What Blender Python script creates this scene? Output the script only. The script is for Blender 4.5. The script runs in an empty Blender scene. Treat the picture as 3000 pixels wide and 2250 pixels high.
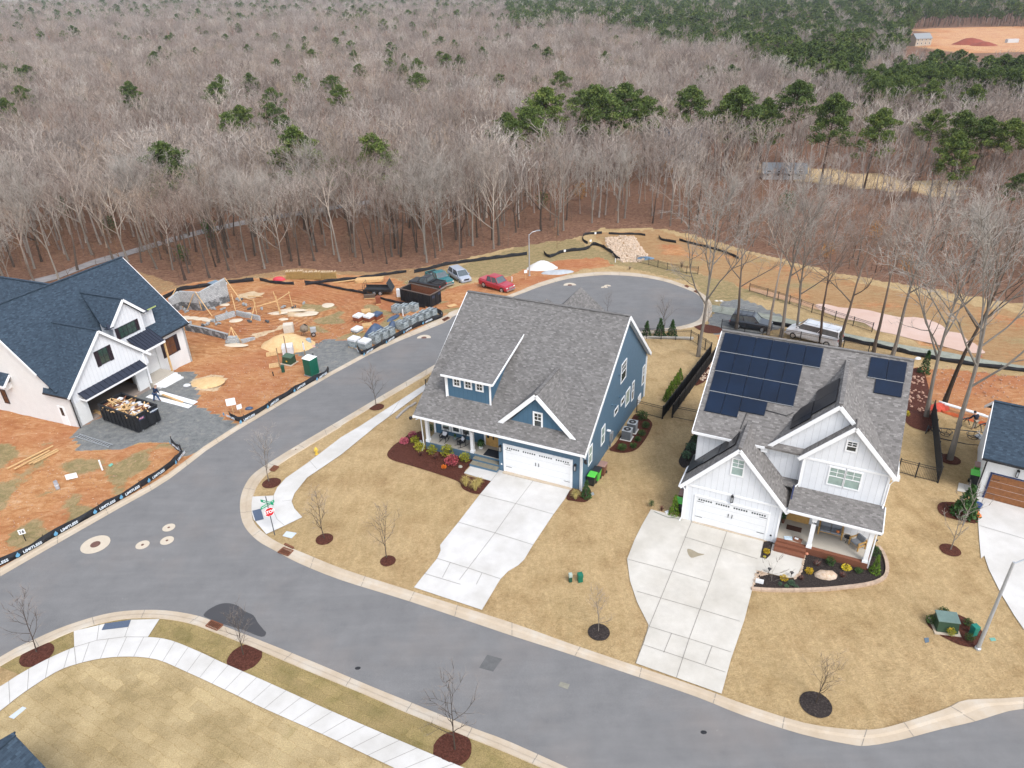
import bpy, bmesh, math, random
from mathutils import Vector, Matrix, noise
from mathutils.geometry import delaunay_2d_cdt, intersect_point_tri_2d
random.seed(7)
rnd = random.random
def ru(a, b): return a + (b - a) * rnd()
sc = bpy.context.scene
col = bpy.data.collections.new("Scene Objects"); sc.collection.children.link(col)
PI = math.pi

# ------------------------------------------------------------------ camera
CAM_H = 34.0; FPX = 2080.0; PITCH = math.radians(28.72); ROLL = math.radians(-1.6)
cp, sp = math.cos(PITCH), math.sin(PITCH); cr, sr = math.cos(ROLL), math.sin(ROLL)
FWD = Vector((0, cp, -sp))
RT = Vector((1, 0, 0)) * cr + Vector((0, sp, cp)) * sr
UP = Vector((-1, 0, 0)) * sr + Vector((0, sp, cp)) * cr
CAM = Vector((0, 0, CAM_H))
cd = bpy.data.cameras.new("camera"); cam = bpy.data.objects.new("camera", cd); col.objects.link(cam)
M = Matrix((RT, UP, -FWD)).transposed().to_4x4(); M.translation = CAM
cam.matrix_world = M
cd.sensor_width = 36; cd.lens = 36 * FPX / 3000; cd.clip_start = 0.5; cd.clip_end = 9000
sc.camera = cam

# ------------------------------------------------------------------ overcast sky and soft sun
SUN_EL = math.radians(52); SUN_AZ = math.radians(150)      # azimuth clockwise from +Y: behind the camera, to the right
w = bpy.data.worlds.new("World"); sc.world = w; w.use_nodes = True
nt = w.node_tree; bg = nt.nodes["Background"]
sky = nt.nodes.new("ShaderNodeTexSky"); sky.sky_type = 'NISHITA'; sky.sun_disc = False
sky.sun_elevation = SUN_EL; sky.sun_rotation = SUN_AZ; sky.air_density = 1.0; sky.dust_density = 1.5; sky.ozone_density = 1.0
hs = nt.nodes.new("ShaderNodeHueSaturation"); hs.inputs["Saturation"].default_value = 0.42
nt.links.new(sky.outputs[0], hs.inputs["Color"]); nt.links.new(hs.outputs[0], bg.inputs[0])
bg.inputs[1].default_value = 0.13
sl = bpy.data.lights.new("sun", 'SUN'); sl.energy = 1.0; sl.angle = math.radians(20); sl.color = (1.0, 0.975, 0.94)
so = bpy.data.objects.new("sun", sl); col.objects.link(so)
sd = Vector((math.sin(SUN_AZ) * math.cos(SUN_EL), math.cos(SUN_AZ) * math.cos(SUN_EL), math.sin(SUN_EL)))
so.rotation_euler = sd.to_track_quat('Z', 'Y').to_euler(); so.location = (0, 0, 80)
sc.view_settings.view_transform = 'Standard'; sc.view_settings.look = 'None'
sc.view_settings.exposure = 1.3; sc.view_settings.gamma = 1.0
sc.cycles.max_bounces = 4; sc.cycles.diffuse_bounces = 2; sc.cycles.glossy_bounces = 2
sc.cycles.transmission_bounces = 3; sc.cycles.transparent_max_bounces = 6; sc.cycles.volume_bounces = 0
sc.cycles.caustics_reflective = False; sc.cycles.caustics_refractive = False
sc.cycles.use_denoising = True

# ------------------------------------------------------------------ terrain and ground points
def sst(q):
    q = min(1.0, max(0.0, q)); return q * q * (3 - 2 * q)
def TZ(x, y):
    q = sst((-24 - x) / 12)
    a = min(y, 130 + 8 * math.tanh((y - 130) / 30) if y > 130 else y) - 50.0 - 12 * q
    t = -0.045 * (a + math.sqrt(a * a + 100))
    if y > 128:                                             # the wooded valley, then rising far hills
        d = y - 128
        t -= 7 * sst(d / 120)
        t += (20 + 26 * sst(-x / 1100)) * sst((d - 500) / 1800) + 3.0 * noise.noise(Vector((x / 180, y / 180, 3))) * sst(d / 150)
    return t
def ray(px, py): return RT * (px - 1500) - UP * (py - 1125) + FWD * FPX
def GT(px, py):
    d = ray(px, py); z = 0.0
    for i in range(26):
        t = (z - CAM_H) / d.z; p = CAM + d * t; z = 0.5 * z + 0.5 * TZ(p.x, p.y)
    return Vector((p.x, p.y, TZ(p.x, p.y)))
def PX(p):
    q = Vector(p) - CAM; k = q.dot(FWD)
    return (1500 + FPX * q.dot(RT) / k, 1125 - FPX * q.dot(UP) / k) if k > 0.1 else (-9e9, 9e9)
def zf(x0, y0, s): return lambda x, y: (x0 + x / s, y0 + y / s)
zA = zf(0, 700, 2.765); zB = zf(450, 700, 2.212); zC = zf(1100, 800, 2.3694); zD = zf(1900, 900, 1.9513)
zE = zf(0, 1200, 2.37); zF = zf(0, 1700, 1.4747); zG = zf(1400, 650, 2.765); zH = zf(2500, 900, 2.074)
zI = zf(0, 0, 1.4747); zJ = zf(1500, 0, 1.4747); zK = zf(1500, 1500, 1.4747); zL = zf(2000, 850, 2.212)
zM = zf(0, 700, 1.659); zN = zf(1200, 1150, 3.0157); zO = zf(450, 780, 4.0218); zQ = zf(1150, 720, 5.53)
zR = zf(2200, 1350, 4.1467); zS = zf(1200, 1180, 6.38); zT = zf(1650, 950, 4.1475); zW = zf(0, 0, 0.73733)
zU = zf(0, 0, 1.0); zV = zf(2500, 1350, 2.72); zX = zf(980, 900, 3.735); zY = zf(1600, 560, 2.1167); zZ = zf(2700, 1130, 4.76)
def g(z, x, y): return GT(*z(x, y))
def gp(z, pts): return [g(z, x, y) for x, y in pts]

# ------------------------------------------------------------------ objects
def tag(o, label=None, cat=None, group=None, kind=None):
    if label: o["label"] = label
    if cat: o["category"] = cat
    if group: o["group"] = group
    if kind: o["kind"] = kind
    return o
def empty(name, loc, rz=0, label=None, cat=None, group=None, scale=1.0):
    o = bpy.data.objects.new(name, None); col.objects.link(o)
    o.location = loc; o.rotation_euler = (0, 0, rz); o.scale = (scale,) * 3; o.empty_display_size = 0.3
    return tag(o, label, cat, group)
def copy_tree(o, parent=None):
    c = o.copy(); col.objects.link(c)
    if parent: c.parent = parent
    for ch in list(o.children): copy_tree(ch, c)
    return c
class MB:
    def __init__(s, mat=None): s.v = []; s.f = []; s.m = []; s.mi = 0; s.X = mat or Matrix.Identity(4)
    def P(s, p): s.v.append(s.X @ Vector(p)); return len(s.v) - 1
    def face(s, pts):
        s.f.append([s.P(p) for p in pts]); s.m.append(s.mi); return s
    def hexa(s, b, t):                                          # bottom 4 (ccw from above), top 4
        n = len(s.v)
        for p in list(b) + list(t): s.P(p)
        for q in ((3, 2, 1, 0), (4, 5, 6, 7), (0, 1, 5, 4), (1, 2, 6, 5), (2, 3, 7, 6), (3, 0, 4, 7)):
            s.f.append([n + i for i in q]); s.m.append(s.mi)
        return s
    def box(s, x0, x1, y0, y1, z0, z1):
        return s.hexa([(x0, y0, z0), (x1, y0, z0), (x1, y1, z0), (x0, y1, z0)], [(x0, y0, z1), (x1, y0, z1), (x1, y1, z1), (x0, y1, z1)])
    def cbox(s, c, d, rz=0):
        X = s.X; s.X = X @ Matrix.Translation(c) @ Matrix.Rotation(rz, 4, 'Z')
        s.box(-d[0] / 2, d[0] / 2, -d[1] / 2, d[1] / 2, -d[2] / 2, d[2] / 2); s.X = X; return s
    def prism(s, poly, off):                                    # 3D polygon extruded by vector off
        off = Vector(off); n = len(poly); a = [s.P(p) for p in poly]; b = [s.P(Vector(p) + off) for p in poly]
        s.f.append(a[::-1]); s.f.append(b); s.m += [s.mi] * 2
        for i in range(n):
            j = (i + 1) % n; s.f.append([a[i], a[j], b[j], b[i]]); s.m.append(s.mi)
        return s
    def tube(s, pts, rad, n=6, cap=True, up=None):
        pts = [Vector(p) for p in pts]; rs = rad if isinstance(rad, (list, tuple)) else [rad] * len(pts)
        rings = []
        for i, p in enumerate(pts):
            d = (pts[min(i + 1, len(pts) - 1)] - pts[max(i - 1, 0)])
            if d.length < 1e-7: d = Vector((0, 0, 1))
            d.normalize(); a = d.cross(Vector((0, 0, 1)) if abs(d.z) < 0.95 else Vector((1, 0, 0))).normalized(); b = d.cross(a)
            if rs[i] < 1e-5: rings.append([s.P(p)] * n)
            else: rings.append([s.P(p + (a * math.cos(2 * PI * k / n) + b * math.sin(2 * PI * k / n)) * rs[i]) for k in range(n)])
        for i in range(len(pts) - 1):
            for k in range(n):
                q = [rings[i][k], rings[i + 1][k], rings[i + 1][(k + 1) % n], rings[i][(k + 1) % n]]
                q2 = []
                for x in q:
                    if x not in q2: q2.append(x)
                if len(q2) > 2: s.f.append(q2); s.m.append(s.mi)
        if cap and n > 2:
            if rs[0] > 1e-5: s.f.append(rings[0]); s.m.append(s.mi)
            if rs[-1] > 1e-5: s.f.append(rings[-1][::-1]); s.m.append(s.mi)
        return s
    def bar(s, a, b, r, n=4): return s.tube([a, b], r, n)
    def beam(s, a, b, w, h):                                    # rectangular beam between two points
        a, b = Vector(a), Vector(b); d = (b - a).normalized()
        x = d.cross(Vector((0, 0, 1)) if abs(d.z) < 0.98 else Vector((0, 1, 0))).normalized(); y = x.cross(d)
        x *= w / 2; y *= h / 2
        return s.hexa([a - x - y, a + x - y, b + x - y, b - x - y], [a - x + y, a + x + y, b + x + y, b - x + y])
    def lathe(s, prof, n=16, c=(0, 0, 0)):
        c = Vector(c); R = []
        for r, z in prof: R.append([s.P(c + Vector((r * math.cos(2 * PI * k / n), r * math.sin(2 * PI * k / n), z))) for k in range(n)] if r > 1e-6 else [s.P(c + Vector((0, 0, z)))] * n)
        for i in range(len(R) - 1):
            for k in range(n):
                q2 = []
                for x in (R[i][k], R[i][(k + 1) % n], R[i + 1][(k + 1) % n], R[i + 1][k]):
                    if x not in q2: q2.append(x)
                if len(q2) > 2: s.f.append(q2); s.m.append(s.mi)
        return s
    def build(s, name, mat, parent=None, smooth=False, fixn=True, uv=True, bevel=0):
        me = bpy.data.meshes.new(name); me.from_pydata([tuple(v) for v in s.v], [], s.f)
        mats = mat if isinstance(mat, (list, tuple)) else [mat]
        for m in mats: me.materials.append(m)
        if len(mats) > 1:
            for p, i in zip(me.polygons, s.m): p.material_index = i
        if fixn:
            bm = bmesh.new(); bm.from_mesh(me); bmesh.ops.recalc_face_normals(bm, faces=bm.faces); bm.to_mesh(me); bm.free()
        if uv:
            ul = me.uv_layers.new(name="UVMap").data
            for p in me.polygons:
                n = p.normal
                if abs(n.z) > 0.995: a = Vector((1, 0, 0)); b = Vector((0, 1, 0))
                else:
                    a = Vector((-n.y, n.x, 0)).normalized(); b = n.cross(a)
                for li in p.loop_indices:
                    c = me.vertices[me.loops[li].vertex_index].co; ul[li].uv = (c.dot(a), c.dot(b))
        if smooth:
            for p in me.polygons: p.use_smooth = True
        o = bpy.data.objects.new(name, me); col.objects.link(o)
        if parent is not None: o.parent = parent
        if bevel:
            bv = o.modifiers.new("bevel", 'BEVEL'); bv.width = bevel; bv.segments = 2; bv.limit_method = 'ANGLE'
        return o
def struct(o): o["kind"] = "structure"; return o
def inpoly(x, y, P):
    c = False; n = len(P); j = n - 1
    for i in range(n):
        a, b = P[i], P[j]
        if (a[1] > y) != (b[1] > y) and x < (b[0] - a[0]) * (y - a[1]) / (b[1] - a[1]) + a[0]: c = not c
        j = i
    return c
def smoothline(P, n=4, closed=False):
    P = [Vector(p) for p in P]; out = []; m = len(P)
    for i in range(m if closed else m - 1):
        if closed: a, b, c, d = P[i - 1], P[i], P[(i + 1) % m], P[(i + 2) % m]
        else: a, b, c, d = P[max(i - 1, 0)], P[i], P[i + 1], P[min(i + 2, m - 1)]
        for k in range(n):
            t = k / n
            out.append(0.5 * ((2 * b) + (c - a) * t + (2 * a - 5 * b + 4 * c - d) * t * t + (3 * b - a - 3 * c + d) * t ** 3))
    if not closed: out.append(P[-1])
    return out
def drape(name, poly, mat, off, cell=2.5, hf=None, parent=None, closed_smooth=0):
    """flat patch laid over the terrain, z = terrain + off"""
    if closed_smooth: poly = smoothline([Vector((p[0], p[1], 0)) for p in poly], closed_smooth, True)
    P = [(p[0], p[1]) for p in poly]; Q = []
    for i in range(len(P)):
        a = P[i]; b = P[(i + 1) % len(P)]; L = math.hypot(b[0] - a[0], b[1] - a[1]); k = max(1, int(L / cell))
        for j in range(k): Q.append(Vector((a[0] + (b[0] - a[0]) * j / k, a[1] + (b[1] - a[1]) * j / k)))
    n = len(Q); xs = [p.x for p in Q]; ys = [p.y for p in Q]
    V = list(Q); y = min(ys) + cell / 2
    while y < max(ys):
        x = min(xs) + cell / 2
        while x < max(xs):
            if inpoly(x, y, P): V.append(Vector((x, y)))
            x += cell
        y += cell
    r = delaunay_2d_cdt(V, [], [list(range(n))], 1, 1e-4)
    mb = MB(); base = [mb.P((v.x, v.y, TZ(v.x, v.y) + (off(v.x, v.y) if callable(off) else off))) for v in r[0]]
    for f in r[2]: mb.f.append([base[i] for i in f]); mb.m.append(0)
    o = mb.build(name, mat, parent, fixn=False)
    me = o.data
    if len(me.polygons) and sum(p.normal.z for p in me.polygons) < 0: me.flip_normals()
    return o
def band(name, inner, outer, prof, mat, n=1):
    """strip between two matched polylines; prof = [(t, height)]"""
    mb = MB(); rows = []
    for a, b in zip(inner, outer):
        row = []
        for t, h in prof:
            x = a.x + (b.x - a.x) * t; y = a.y + (b.y - a.y) * t; row.append(mb.P((x, y, TZ(x, y) + h)))
        rows.append(row)
    for i in range(len(rows) - 1):
        for k in range(len(prof) - 1):
            mb.f.append([rows[i][k], rows[i + 1][k], rows[i + 1][k + 1], rows[i][k + 1]]); mb.m.append(0)
    o = mb.build(name, mat, None, fixn=False); me = o.data
    if sum(p.normal.z for p in me.polygons) < 0: me.flip_normals()
    return o
def line_strip(mb, pts, wd, off, seg=2.0):
    pts = [Vector((p[0], p[1], 0)) for p in pts]; Q = []
    for a, b in zip(pts[:-1], pts[1:]):
        k = max(1, int((b - a).length / seg))
        for j in range(k): Q.append(a.lerp(b, j / k))
    Q.append(pts[-1]); prev = None
    for i, p in enumerate(Q):
        d = (Q[min(i + 1, len(Q) - 1)] - Q[max(i - 1, 0)]).normalized(); nrm = Vector((-d.y, d.x, 0)) * wd / 2
        a, b = p + nrm, p - nrm
        ia = mb.P((a.x, a.y, TZ(a.x, a.y) + off)); ib = mb.P((b.x, b.y, TZ(b.x, b.y) + off))
        if prev: mb.f.append([prev[0], prev[1], ib, ia]); mb.m.append(mb.mi)
        prev = (ia, ib)
def resample(P, n):
    P = [Vector((p[0], p[1], 0)) for p in P]; L = [0]
    for a, b in zip(P[:-1], P[1:]): L.append(L[-1] + (b - a).length)
    out = []
    for k in range(n):
        t = L[-1] * k / (n - 1); i = 0
        while i < len(L) - 2 and L[i + 1] < t: i += 1
        out.append(P[i].lerp(P[i + 1], (t - L[i]) / max(1e-9, L[i + 1] - L[i])))
    return out
def text_mesh(txt, size, mat, name, parent=None, bold=0.0, ext=0.004, X=None, sx=1.0):
    cu = bpy.data.curves.new(name, 'FONT'); cu.body = txt; cu.size = size; cu.extrude = ext; cu.align_x = 'CENTER'; cu.align_y = 'CENTER'; cu.offset = bold
    cu.resolution_u = 2
    o = bpy.data.objects.new("t", cu); col.objects.link(o)
    bpy.context.view_layer.update()
    me = bpy.data.meshes.new_from_object(o); bpy.data.objects.remove(o)
    me.name = name; me.materials.clear(); me.materials.append(mat)
    me.transform(Matrix.Diagonal((sx, 1, 1, 1)))
    if X is not None: me.transform(X)
    q = bpy.data.objects.new(name, me); col.objects.link(q)
    if parent is not None: q.parent = parent
    return q

# ------------------------------------------------------------------ materials
def nodes(name):
    m = bpy.data.materials.new(name); m.use_nodes = True; t = m.node_tree
    return m, t, t.nodes["Principled BSDF"]
def N(t, typ, **kw):
    n = t.nodes.new(typ)
    for k, v in kw.items():
        if k in n.inputs: n.inputs[k].default_value = v
        else: setattr(n, k, v)
    return n
def lk(t, a, b): t.links.new(a, b)
def rgb(c): return (c[0], c[1], c[2], 1)
def ramp(t, src, stops, interp='LINEAR'):
    r = t.nodes.new("ShaderNodeValToRGB"); r.color_ramp.interpolation = interp; e = r.color_ramp.elements
    while len(e) < len(stops): e.new(0.5)
    for k, (p, c) in enumerate(stops): e[k].position = p; e[k].color = rgb(c) if len(c) == 3 else c
    lk(t, src, r.inputs[0]); return r
def vmap(t, kind='Object', scale=(1, 1, 1), rot=0):
    tc = t.nodes.new("ShaderNodeTexCoord"); mp = t.nodes.new("ShaderNodeMapping"); mp.inputs["Scale"].default_value = scale
    mp.inputs["Rotation"].default_value = (0, 0, rot); lk(t, tc.outputs[kind], mp.inputs[0]); return mp.outputs[0]
def mix(t, f, a, b, mode='MIX'):
    x = t.nodes.new("ShaderNodeMix"); x.data_type = 'RGBA'; x.blend_type = mode
    if isinstance(f, (int, float)): x.inputs[0].default_value = f
    else: lk(t, f, x.inputs[0])
    for v, i in ((a, 6), (b, 7)):
        if isinstance(v, tuple): x.inputs[i].default_value = rgb(v)
        else: lk(t, v, x.inputs[i])
    return x.outputs[2]
def mth(t, op, a, b=None, clamp=False):
    x = t.nodes.new("ShaderNodeMath"); x.operation = op; x.use_clamp = clamp
    for v, i in ((a, 0), (b, 1)):
        if v is None: continue
        if isinstance(v, (int, float)): x.inputs[i].default_value = v
        else: lk(t, v, x.inputs[i])
    return x.outputs[0]
def noi(t, vec, scale, detail=4, rough=0.6, dist=0.0):
    n = t.nodes.new("ShaderNodeTexNoise"); n.inputs["Scale"].default_value = scale; n.inputs["Detail"].default_value = detail
    n.inputs["Roughness"].default_value = rough; n.inputs["Distortion"].default_value = dist; lk(t, vec, n.inputs["Vector"]); return n
def bump(t, b, h, s=0.3, d=0.02):
    x = t.nodes.new("ShaderNodeBump"); x.inputs["Strength"].default_value = s; x.inputs["Distance"].default_value = d
    lk(t, h, x.inputs["Height"]); lk(t, x.outputs[0], b.inputs["Normal"])
_mc = {}
def plain(name, c, rough=0.6, var=0.12, scale=3.0, metal=0.0, spec=0.4, coat=0.0):
    if name in _mc: return _mc[name]
    m, t, b = nodes(name); v = vmap(t); n = noi(t, v, scale, 5, 0.65)
    lk(t, ramp(t, n.outputs[0], [(0.25, [x * (1 - var) for x in c]), (0.75, [min(1, x * (1 + var)) for x in c])]).outputs[0], b.inputs["Base Color"])
    b.inputs["Roughness"].default_value = rough; b.inputs["Metallic"].default_value = metal; b.inputs["Specular IOR Level"].default_value = spec
    if coat: b.inputs["Coat Weight"].default_value = coat; b.inputs["Coat Roughness"].default_value = 0.08
    _mc[name] = m; return m
def shingles(name, dark, lite, rw=0.24, rh=0.13):
    m, t, b = nodes(name); v = vmap(t, 'UV')
    br = N(t, "ShaderNodeTexBrick"); br.offset = 0.37; br.offset_frequency = 2; br.squash = 1
    for k, x in (("Scale", 1.0), ("Mortar Size", 0.008), ("Brick Width", rw), ("Row Height", rh), ("Bias", 0.0), ("Mortar Smooth", 0.3)): br.inputs[k].default_value = x
    br.inputs["Color1"].default_value = (0, 0, 0, 1); br.inputs["Color2"].default_value = (1, 1, 1, 1); br.inputs["Mortar"].default_value = (0.1, 0.1, 0.1, 1)
    ds = noi(t, v, 1.7, 3); vv = N(t, "ShaderNodeVectorMath", operation='SCALE'); vv.inputs["Scale"].default_value = 0.02; lk(t, ds.outputs["Color"], vv.inputs[0])
    ad = N(t, "ShaderNodeVectorMath", operation='ADD'); lk(t, v, ad.inputs[0]); lk(t, vv.outputs[0], ad.inputs[1]); lk(t, ad.outputs[0], br.inputs["Vector"])
    n2 = noi(t, v, 0.5, 4); n3 = noi(t, v, 9.0, 3, 0.7)
    c = ramp(t, br.outputs["Color"], [(0.0, dark), (0.35, [0.55 * a + 0.45 * e for a, e in zip(dark, lite)]), (0.75, [0.3 * a + 0.7 * e for a, e in zip(dark, lite)]), (1.0, [min(1, x * 1.15) for x in lite])]).outputs[0]
    c = mix(t, 0.35, c, mix(t, n3.outputs[0], (0.5, 0.5, 0.5), (1.45, 1.45, 1.45)), 'MULTIPLY')
    c = mix(t, 0.2, c, mix(t, n2.outputs[0], (0.7, 0.7, 0.7), (1.3, 1.3, 1.3)), 'MULTIPLY')
    lk(t, c, b.inputs["Base Color"]); b.inputs["Roughness"].default_value = 0.9; b.inputs["Specular IOR Level"].default_value = 0.2
    bump(t, b, br.outputs["Color"], 0.25, 0.008); return m
def batten(name, c, pitch=0.41, horiz=False, k=0.72):
    m, t, b = nodes(name); v = vmap(t, 'UV'); sx = N(t, "ShaderNodeSeparateXYZ"); lk(t, v, sx.inputs[0])
    u = sx.outputs[1 if horiz else 0]
    f = mth(t, 'FRACT', mth(t, 'DIVIDE', u, pitch)); e = mth(t, 'LESS_THAN', f, 0.12 if not horiz else 0.10)
    s = mth(t, 'LESS_THAN', mth(t, 'FRACT', mth(t, 'ADD', f, 0.88 if not horiz else 0.93)), 0.06 if not horiz else 0.07)
    n = noi(t, v, 1.3, 4); n2 = noi(t, v, 22, 3)
    cc = mix(t, n.outputs[0], tuple(x * 0.9 for x in c), tuple(min(1, x * 1.08) for x in c))
    cc = mix(t, s, cc, tuple(x * k for x in c)) if not horiz else mix(t, e, cc, tuple(x * k for x in c))
    lk(t, cc, b.inputs["Base Color"]); b.inputs["Roughness"].default_value = 0.6; b.inputs["Specular IOR Level"].default_value = 0.25
    bump(t, b, mth(t, 'ADD', e if not horiz else f, mth(t, 'MULTIPLY', n2.outputs[0], 0.05)), 0.6, 0.015); return m
def ground_noise(name, stops, scale=1.2, rough=0.95, bscale=12, bs=0.4, bd=0.03, fine=26, fv=0.35, extra=None):
    m, t, b = nodes(name); v = vmap(t); n = noi(t, v, scale, 7, 0.68); n2 = noi(t, v, fine, 4, 0.7)
    c = ramp(t, n.outputs[0], stops).outputs[0]
    c = mix(t, fv, c, mix(t, ramp(t, n2.outputs[0], [(0.3, (0, 0, 0)), (0.7, (1, 1, 1))]).outputs[0], (0.45, 0.45, 0.45), (1.5, 1.5, 1.5)), 'MULTIPLY')
    if extra: c = extra(t, b, v, c)
    lk(t, c, b.inputs["Base Color"]); b.inputs["Roughness"].default_value = rough; b.inputs["Specular IOR Level"].default_value = 0.2
    n3 = noi(t, v, bscale, 5, 0.7); bump(t, b, n3.outputs[0], bs, bd); return m
def concrete_extra(t, b, v, c):
    n = noi(t, v, 0.35, 3); c = mix(t, 0.6, c, mix(t, ramp(t, n.outputs[0], [(0.35, (0, 0, 0)), (0.65, (1, 1, 1))]).outputs[0], (0.80, 0.78, 0.74), (1.06, 1.06, 1.06)), 'MULTIPLY'); return c
def asphalt_extra(t, b, v, c):
    w = N(t, "ShaderNodeTexWave"); w.inputs["Scale"].default_value = 0.25; w.inputs["Distortion"].default_value = 7; w.inputs["Detail"].default_value = 3; lk(t, v, w.inputs["Vector"])
    c = mix(t, 0.12, c, mix(t, w.outputs[0], (0.93, 0.93, 0.93), (1.05, 1.05, 1.05)), 'MULTIPLY')
    n = noi(t, v, 0.13, 4); c = mix(t, mth(t, 'MULTIPLY', ramp(t, n.outputs[0], [(0.5, (0, 0, 0)), (0.75, (1, 1, 1))]).outputs[0], 0.4), c, (0.24, 0.20, 0.175))
    n4 = noi(t, v, 1.9, 6, 0.8); c = mix(t, ramp(t, n4.outputs[0], [(0.66, (0, 0, 0)), (0.70, (0.6, 0.6, 0.6))]).outputs[0], c, (0.30, 0.285, 0.27))
    st = vmap(t, 'Object', (0.25, 2.2, 1), 0.48); ns = noi(t, st, 0.8, 4, 0.6); c = mix(t, 0.28, c, mix(t, ramp(t, ns.outputs[0], [(0.4, (0, 0, 0)), (0.62, (1, 1, 1))]).outputs[0], (0.86, 0.86, 0.87), (1.1, 1.09, 1.08)), 'MULTIPLY')
    return c
ASPH = ground_noise("asphalt", [(0.3, (0.155, 0.153, 0.153)), (0.7, (0.190, 0.187, 0.186))], 0.5, 0.85, 60, 0.25, 0.006, 40, 0.42, asphalt_extra)
CONC = ground_noise("pale_concrete", [(0.3, (0.52, 0.505, 0.485)), (0.7, (0.59, 0.575, 0.555))], 0.8, 0.85, 40, 0.15, 0.004, 30, 0.08, concrete_extra)
CONC2 = ground_noise("cream_concrete", [(0.3, (0.48, 0.455, 0.41)), (0.7, (0.56, 0.53, 0.48))], 0.8, 0.85, 40, 0.15, 0.004, 30, 0.08, concrete_extra)
KERB = ground_noise("kerb_concrete", [(0.3, (0.40, 0.32, 0.23)), (0.5, (0.46, 0.38, 0.29)), (0.7, (0.50, 0.45, 0.38))], 0.45, 0.85, 40, 0.15, 0.004, 30, 0.12)
JOINT = plain("joint_dark", (0.20, 0.185, 0.165), 0.9)
GRASS = ground_noise("dormant_turf", [(0.25, (0.20, 0.135, 0.06)), (0.45, (0.30, 0.21, 0.10)), (0.6, (0.35, 0.25, 0.125)), (0.8, (0.26, 0.20, 0.09))], 0.35, 0.95, 9, 0.8, 0.05, 14, 0.5)
MULCHR = ground_noise("red_mulch", [(0.3, (0.035, 0.012, 0.008)), (0.5, (0.085, 0.028, 0.018)), (0.75, (0.16, 0.06, 0.04))], 9, 0.95, 30, 1.0, 0.06, 40, 0.6)
MULCHB = ground_noise("black_mulch", [(0.3, (0.012, 0.010, 0.009)), (0.55, (0.045, 0.035, 0.032)), (0.75, (0.11, 0.09, 0.08))], 10, 0.95, 30, 1.0, 0.06, 40, 0.6)
GRAVEL = ground_noise("bluish_gravel", [(0.3, (0.12, 0.125, 0.125)), (0.6, (0.20, 0.21, 0.205)), (0.8, (0.30, 0.29, 0.27))], 1.5, 0.95, 30, 1.0, 0.03, 30, 0.6)
SANDM = ground_noise("masonry_sand", [(0.3, (0.52, 0.34, 0.16)), (0.7, (0.66, 0.47, 0.26))], 3, 0.95, 12, 0.6, 0.05, 20, 0.25)
ROCKM = ground_noise("pale_rock", [(0.3, (0.34, 0.22, 0.13)), (0.5, (0.52, 0.40, 0.30)), (0.7, (0.62, 0.52, 0.42))], 4, 0.9, 14, 0.8, 0.05, 20, 0.3)
WHITE = plain("white_paint", (0.72, 0.725, 0.73), 0.5, 0.04)
TRIM = plain("white_trim", (0.78, 0.785, 0.79), 0.45, 0.03)
BLACK = plain("black_metal", (0.018, 0.018, 0.02), 0.45, 0.2)
GREY = plain("grey_metal", (0.30, 0.31, 0.32), 0.45, 0.1, metal=0.3)
GALV = plain("galvanised_steel", (0.42, 0.44, 0.46), 0.4, 0.1, metal=0.4)
WOOD = plain("raw_lumber", (0.56, 0.36, 0.17), 0.75, 0.2, 4)
OAK = plain("honey_oak", (0.46, 0.27, 0.09), 0.5, 0.18, 5)
RUST = plain("rusty_iron", (0.16, 0.06, 0.03), 0.85, 0.35, 6)
SILT = plain("black_silt_fabric", (0.022, 0.024, 0.03), 0.8, 0.35, 2)
DGREEN = plain("dark_green_plastic", (0.015, 0.07, 0.045), 0.5, 0.15)
def glassm(name, c, rough=0.08):
    if name in _mc: return _mc[name]
    m, t, b = nodes(name); v = vmap(t); n = noi(t, v, 2.2, 2)
    lk(t, mix(t, n.outputs[0], tuple(x * 0.6 for x in c), tuple(min(1, x * 1.35) for x in c)), b.inputs["Base Color"])
    b.inputs["Roughness"].default_value = rough; b.inputs["Specular IOR Level"].default_value = 0.9; _mc[name] = m; return m
GLASS = glassm("window_glass", (0.03, 0.04, 0.045)); GLASSG = glassm("curtained_glass", (0.27, 0.36, 0.33), 0.15)
# ================================================================== THE GROUND
def zone(z, pts): return [z(x, y) for x, y in pts]
Z_TREELINE = [(-400, 900), (0, 868)] + zone(zW, [(120, 618), (250, 566), (390, 612), (470, 600), (560, 590), (640, 576), (800, 585), (900, 575), (1000, 555), (1120, 530), (1180, 540), (1250, 508), (1300, 490), (1420, 490), (1500, 505), (1640, 545), (1800, 585), (2000, 620), (2212, 655)]) + [(3500, 920)]
def tree_y(px):
    L = Z_TREELINE
    if px <= L[0][0]: return L[0][1]
    for a, b in zip(L[:-1], L[1:]):
        if px <= b[0]: return a[1] + (b[1] - a[1]) * (px - a[0]) / (b[0] - a[0])
    return L[-1][1]
Z_CLAY = zone(zW, [(-400, 850), (-400, 1400), (0, 1245), (165, 1152), (430, 992), (520, 945), (700, 815), (990, 675), (1095, 640), (1180, 610), (1260, 580), (1330, 575), (1300, 556), (1180, 565), (1090, 600), (1000, 615), (930, 640), (850, 600), (700, 590), (560, 600), (420, 610), (330, 640), (200, 620), (-400, 640)])
Z_GRAV = [zone(zM, [(380, 925), (450, 885), (740, 690), (835, 645), (930, 645), (975, 720), (930, 800), (1110, 880), (1175, 905), (1050, 1010), (890, 1060), (830, 985), (700, 985), (560, 1030), (400, 1030), (335, 960)]),
          zone(zB, [(925, 740), (1010, 690), (1120, 655), (1270, 655), (1385, 765), (1150, 890), (1070, 860), (960, 770)]),
          zone(zW, [(1530, 690), (1560, 650), (1600, 645), (1640, 660), (1720, 700), (1600, 730), (1540, 720)])]
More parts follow.
